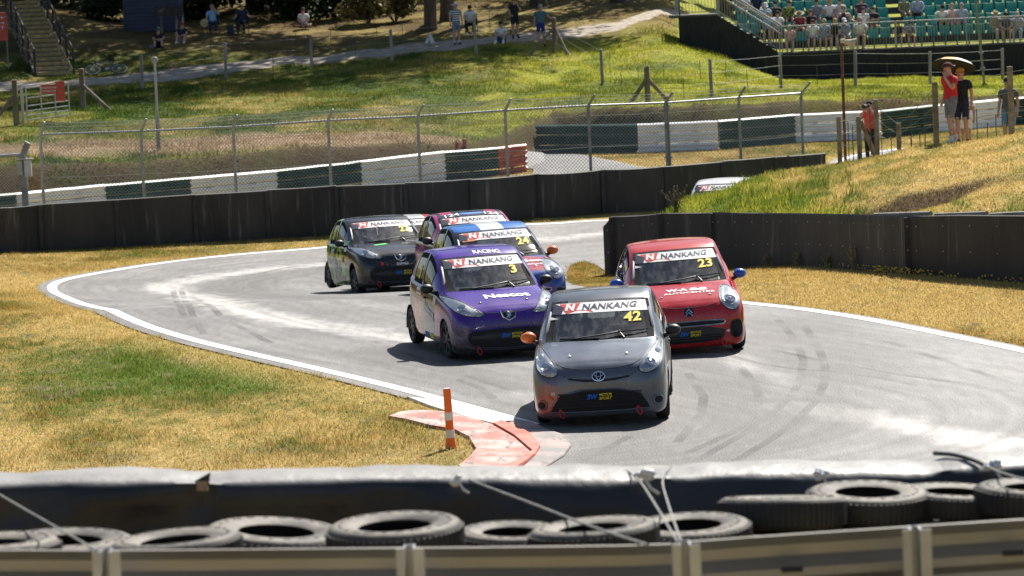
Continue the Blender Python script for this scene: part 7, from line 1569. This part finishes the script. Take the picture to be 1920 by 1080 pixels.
def leaves(cs, rs, n, size, flat=.7):
    """leaf sized quads through several clumps: cs centres, rs radii"""
    cs = np.array(cs); rs = np.array(rs); k = rng.integers(0, len(cs), n); d = rng.normal(size=(n, 3)); d /= np.linalg.norm(d, axis=1)[:, None]
    p = cs[k]+d*(rs[k]*rng.random(n)**.45)[:, None]*np.array((1, 1, flat)); nr = rng.normal(size=(n, 3))+np.array((0, 0, .8)); nr /= np.linalg.norm(nr, axis=1)[:, None]
    a = np.cross(nr, rng.normal(size=(n, 3))); a /= np.linalg.norm(a, axis=1)[:, None]; b = np.cross(nr, a); s = size*(.6+.8*rng.random(n))[:, None]
    V = np.stack([p-a*s, p-b*s*.55, p+a*s, p+b*s*.55], 1).reshape(-1, 3); return V, np.arange(len(V)).reshape(-1, 4)
def tree(label, x, y, h, cr, trunk=.35, n=3800, lean=(0, -.1), m=None, size=.24, lo=.32):
    g = g1(x, y); t = thing('tree', label, 'tree', (x, y, g), group='trees along the top of the hillside'); mb = MB(); top = Vector((lean[0]*h, lean[1]*h, h*.8))
    mb.path([(0, 0, -.4), (0, 0, .3), top*.35, top*.7, top], [trunk*1.35, trunk, trunk*.8, trunk*.5, trunk*.15], 10); tips = []
    for k in range(13):
        f = lo+(.98-lo)*random.random(); a = random.uniform(0, 6.28); b0_ = top*f; L = cr*(1.12-.55*abs(f-.6)/.4)*random.uniform(.7, 1.0); e = b0_+Vector((math.cos(a)*L, math.sin(a)*L, L*random.uniform(.05, .5)))
        mb.path([b0_, b0_.lerp(e, .5)+Vector((0, 0, .2)), e], [trunk*.36*(1.1-f), trunk*.2*(1.1-f), .03], 6); tips += [(e, cr*.30), (b0_.lerp(e, .62), cr*.34)]
    mb.build('trunk', bark, t, True); cs = [tuple(e) for e, r_ in tips]+[tuple(top)]; rs = [r_*random.uniform(.7, 1.15) for e, r_ in tips]+[cr*.4]
    V, F = leaves(cs, rs, n, size); link('crown', npmesh('crown', V, F, m or leaf_a), t); return t
def tx(px, Y): return at(px, 20, Y).x
for px, Y, h, cr, tr, ln, lab in ((-120,150,32,9,.4,(0,-.2),'tall tree left of the timber steps, out of the top of the frame'),(150,167,38,9.5,.45,(0,-.22),'tall tree behind the timber steps'),(320,167,39,10,.45,(.02,-.25),'tall tree behind the navy shed'),(480,168,39,10,.5,(0,-.26),'tall tree behind the two camping chairs'),(650,168,38,9.5,.45,(0,-.24),'tall tree rising from the dark thicket'),(806,152,33,8.5,.30,(.02,-.2),'left trunk of the pair of trees above the white triangle'),(838,156,36,9,.34,(.04,-.22),'right trunk of the pair of trees above the white triangle'),(1010,162,36,9,.4,(.02,-.2),'tree above the man in the blue grey t-shirt'),(1160,162,29,7,.4,(0,-.15),'tree above the end of the path by the stand'),(1360,175,20,7,.4,(0,-.1),'tree rising behind the grandstand stairs')):
    tree(lab, tx(px, Y), Y, h, cr, tr, 7600, ln)
def bush(label, x, y, w_, h, m, n=1500, size=.13, grp=None):
    g = g1(x, y); t = thing('bush', label, 'bush', (x, y, g), group=grp); mb = MB(); cs = []; rs = []
    for k in range(7):
        a = random.uniform(0, 6.28); q = Vector((math.cos(a)*w_*.7*random.random(), math.sin(a)*w_*.5*random.random(), h*random.uniform(.3, .85))); mb.path([(0, 0, -.1), q*.5+Vector((0, 0, .1)), q], [.035, .025, .01], 5); cs.append(tuple(q)); rs.append(w_*random.uniform(.35, .6))
    mb.build('stem', bark, t, True); V, F = leaves(cs, rs, n, size, .8); link('foliage', npmesh('foliage', V, F, m), t)
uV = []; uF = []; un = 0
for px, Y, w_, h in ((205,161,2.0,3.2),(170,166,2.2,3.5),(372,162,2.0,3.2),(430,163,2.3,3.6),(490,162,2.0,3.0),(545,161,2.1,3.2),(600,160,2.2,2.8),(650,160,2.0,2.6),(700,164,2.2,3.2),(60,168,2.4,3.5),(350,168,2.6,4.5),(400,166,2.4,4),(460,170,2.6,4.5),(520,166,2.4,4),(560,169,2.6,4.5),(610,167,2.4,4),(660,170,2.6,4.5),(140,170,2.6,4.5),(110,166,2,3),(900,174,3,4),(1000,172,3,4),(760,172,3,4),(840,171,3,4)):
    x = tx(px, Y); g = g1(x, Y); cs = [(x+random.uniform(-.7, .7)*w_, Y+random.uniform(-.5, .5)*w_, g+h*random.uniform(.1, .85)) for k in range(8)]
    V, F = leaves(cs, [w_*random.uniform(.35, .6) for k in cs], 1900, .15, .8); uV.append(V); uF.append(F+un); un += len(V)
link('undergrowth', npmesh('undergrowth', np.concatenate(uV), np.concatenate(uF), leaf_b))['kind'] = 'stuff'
for px, Y, w_, h, lab in ((690,156,1.3,1.5,'pale dry bracken clump left of the twin trunks'),(740,157,1.4,1.7,'pale dry bracken clump nearest the twin trunks'),(770,163,1.5,1.6,'bracken clump behind the twin trunks')): bush(lab, tx(px, Y), Y, w_, h, leaf_c, 1400, .12)
# ------------------------------------------------------------ grass as blades
gb_m = mat('grass_blade', (.2, .2, .05), .8, 0, .2); a_ = nd(gb_m, 'ShaderNodeAttribute', attribute_name='Col'); t_ = nd(gb_m, 'ShaderNodeBsdfTranslucent'); x_ = nd(gb_m, 'ShaderNodeMixShader'); x_.inputs[0].default_value = .45
lk(gb_m, a_.outputs[0], bsdf(gb_m).inputs['Base Color']); lk(gb_m, a_.outputs[0], t_.inputs[0]); lk(gb_m, bsdf(gb_m).outputs[0], x_.inputs[1]); lk(gb_m, t_.outputs[0], x_.inputs[2]); lk(gb_m, x_.outputs[0], gb_m.node_tree.nodes['Material Output'].inputs[0])
KERBS = [[(p.x, p.y) for p in k] for k in (K_WHITE, K_APRON, K_RED, K_OUT)]
def blades(name, X, Y, h, wd, lean=.5, tone=1.0, jit=.32, tint=None):
    n = len(X); Z = gz(X, Y)-.015; c = gcol(X, Y)*tone*1.25; v = (1-jit+2*jit*rng.random(n))[:, None]; c = c*v
    if tint is not None: c = c*(1-tint[1][:, None])+np.array(tint[0])*tint[1][:, None]
    a = rng.random(n)*6.283; dx, dy = np.cos(a)*wd/2, np.sin(a)*wd/2; la = rng.random(n)*6.283; L = lean*h*rng.random(n)
    V = np.empty((n, 3, 3), np.float32); V[:, 0] = np.stack([X-dx, Y-dy, Z], -1); V[:, 1] = np.stack([X+dx, Y+dy, Z], -1); V[:, 2] = np.stack([X+np.cos(la)*L, Y+np.sin(la)*L, Z+h], -1)
    o = link(name, npmesh(name, V.reshape(-1, 3), np.arange(n*3).reshape(-1, 3), gb_m, np.repeat(c, 3, 0))); o['kind'] = 'stuff'
def scatter(n, px0, px1, y0, y1):
    Y = np.sqrt(rng.random(n)*(y1**2-y0**2)+y0**2); X = (px0+(px1-px0)*rng.random(n)-960)/FPX*Y; return X, Y
def keep(X, Y, extra=None):
    m = ~pin(TRK, X, Y)
    m |= (np.minimum(pdist(EDGE_L[::2], X, Y), pdist(EDGE_R[::2], X, Y)) < .02+.14*fbm(X*3, Y*3, 2)**2) & (rng.random(len(X)) < .6)
    for k in KERBS: m &= ~pin(k, X, Y)
    if extra is not None: m &= extra
    return X[m], Y[m]
X, Y = scatter(520000, -260, 1100, 36.5, 86); X, Y = keep(X, Y); h = .018+.035*rng.random(len(X))**2+.05*(fbm(X*1.3, Y*.8, 3) > .62)*rng.random(len(X)); blades('short_grass', X, Y, h, .011+.006*rng.random(len(X)), 1.2)
X, Y = scatter(400000, 1030, 2350, 42, 77); mz = mound_z(X, Y); X, Y = keep(X, Y, mz < -.3); h = .02+.04*rng.random(len(X))**2; blades('verge_grass', X, Y, h, .012+.006*rng.random(len(X)), 1.2)
X, Y = scatter(190000, 1225, 2350, 53, 84); mz = mound_z(X, Y); m = mz > base_z(X, Y); X, Y, mz = X[m], Y[m], mz[m]; low = sstep(1.1, .7, mz+(fbm(X*2, Y*2, 2)-.5)*.4); h = .02+.05*rng.random(len(X))+low*.11*rng.random(len(X))**1.5; blades('mound_grass', X, Y, h, .014+.010*rng.random(len(X)), .9, 1.0, .4)
X, Y = scatter(140000, 860, 2300, 86, 116); b = base_z(X, Y); m = (b < .12) & ~pin(ESCP, X, Y); X, Y = keep(X[m], Y[m]); h = .03+.05*rng.random(len(X))**2; blades('verge_grass', X, Y, h, .02, 1.0)
X, Y = scatter(520000, -260, 2300, 88, 168); b = base_z(X, Y); U = 960+X/Y*FPX; m = (b > .1) & ~pin(PATH, X, Y) & ((U < 1290) | (Y < 141)); X, Y, b = X[m], Y[m], b[m]; n2 = fbm(X*.8, Y*.5, 3); h = (.03+.07*rng.random(len(X)))*(.6+1.3*sstep(.4, .7, n2)); h *= 1-.55*(Y < keyd(X, Y, 8)+.4); h *= 1-.6*sstep(142, 150, Y); blades('hillside_grass', X, Y, h, .024+.012*rng.random(len(X)), .8, 1.0, .4)
# taller weeds and flowers
X, Y = scatter(6000, 1225, 1960, 57, 74); mz = mound_z(X, Y); m = (mz > base_z(X, Y)) & (mz < 1.0) & (fbm(X*1.1+3, Y*1.1, 2) > .52); X, Y = X[m], Y[m]; blades('tall_weeds', X, Y, .10+.17*rng.random(len(X))**1.5, .03+.02*rng.random(len(X)), .6, 1.0, .3, ((.085,.15,.02), .75*np.ones(len(X))))
yl = nmat('yellow_petals', (.62,.42,.015), (.75,.55,.03), 20, .6)
mb = MB()
for k in range(170):
    px = random.gauss(1665, 45) if k < 120 else random.choice([1895, 1770, 1840, 1700])+random.gauss(0, 16); y = nby(px)-.2-random.random()*.55; q = at(px, 510, y); z0 = g1(q.x, y); mb.sphere((q.x, y, z0+random.uniform(.03, .13)), random.uniform(.009, .018), 5, 3)
for k in range(36):
    px = random.choice([1840, 1900, 1880, 1860])+random.gauss(0, 12); q = at(px, 380, random.uniform(62, 66)); mb.sphere((q.x, q.y, g1(q.x, q.y)+random.uniform(.1, .25)), random.uniform(.010, .018), 5, 3)
mb.build('yellow_flowers', yl)['kind'] = 'stuff'
def thistle(label, px, Y, h, spread, heads, name='dried_thistle', col=((.10,.075,.05), (.22,.17,.11))):
    p = at(px, 390, Y); g = g1(p.x, p.y); t = thing(name, label, 'plant', (p.x, p.y, g)); m = nmat('dry_stem', *col, 10, .9); mb = MB(); hb = MB()
    for k in range(heads):
        a = random.uniform(0, 6.28); e = Vector((math.cos(a)*spread*random.random(), math.sin(a)*spread*.6*random.random(), h*random.uniform(.5, 1))); mb.path([(random.uniform(-.05, .05), 0, -.05), e*.5+Vector((0, 0, h*.1)), e], [.012, .009, .006], 4); hb.sphere(e, (.018, .018, .026), 6, 4)
        for q in range(3): f = random.uniform(.3, .9); c = e*f; mb.path([c, c+Vector((random.uniform(-.12, .12), random.uniform(-.08, .08), random.uniform(0, .12)))], [.008, .003], 3)
    mb.build('stem', m, t); o = hb.build('flower_head', nmat('dry_head', (.13,.10,.075), (.28,.22,.16), 14, .9), t, True); o['kind'] = 'stuff'
thistle('brown dried thistle at the left end of the mound', 1268, 71.9, .50, .36, 15)
for px, py, lab in ((1596,478,'tall dry weed against the near black barrier'),(1547,494,'low dry weed left of the tall one by the near black barrier'),(1490,492,'small pale weed at the foot of the near black barrier'),(1432,494,'leftmost pale weed at the foot of the near black barrier')):
    thistle(lab, px, nby(px)-.22, .48 if px == 1596 else .24, .12, 6, 'weed', ((.18,.16,.06), (.32,.28,.13)))
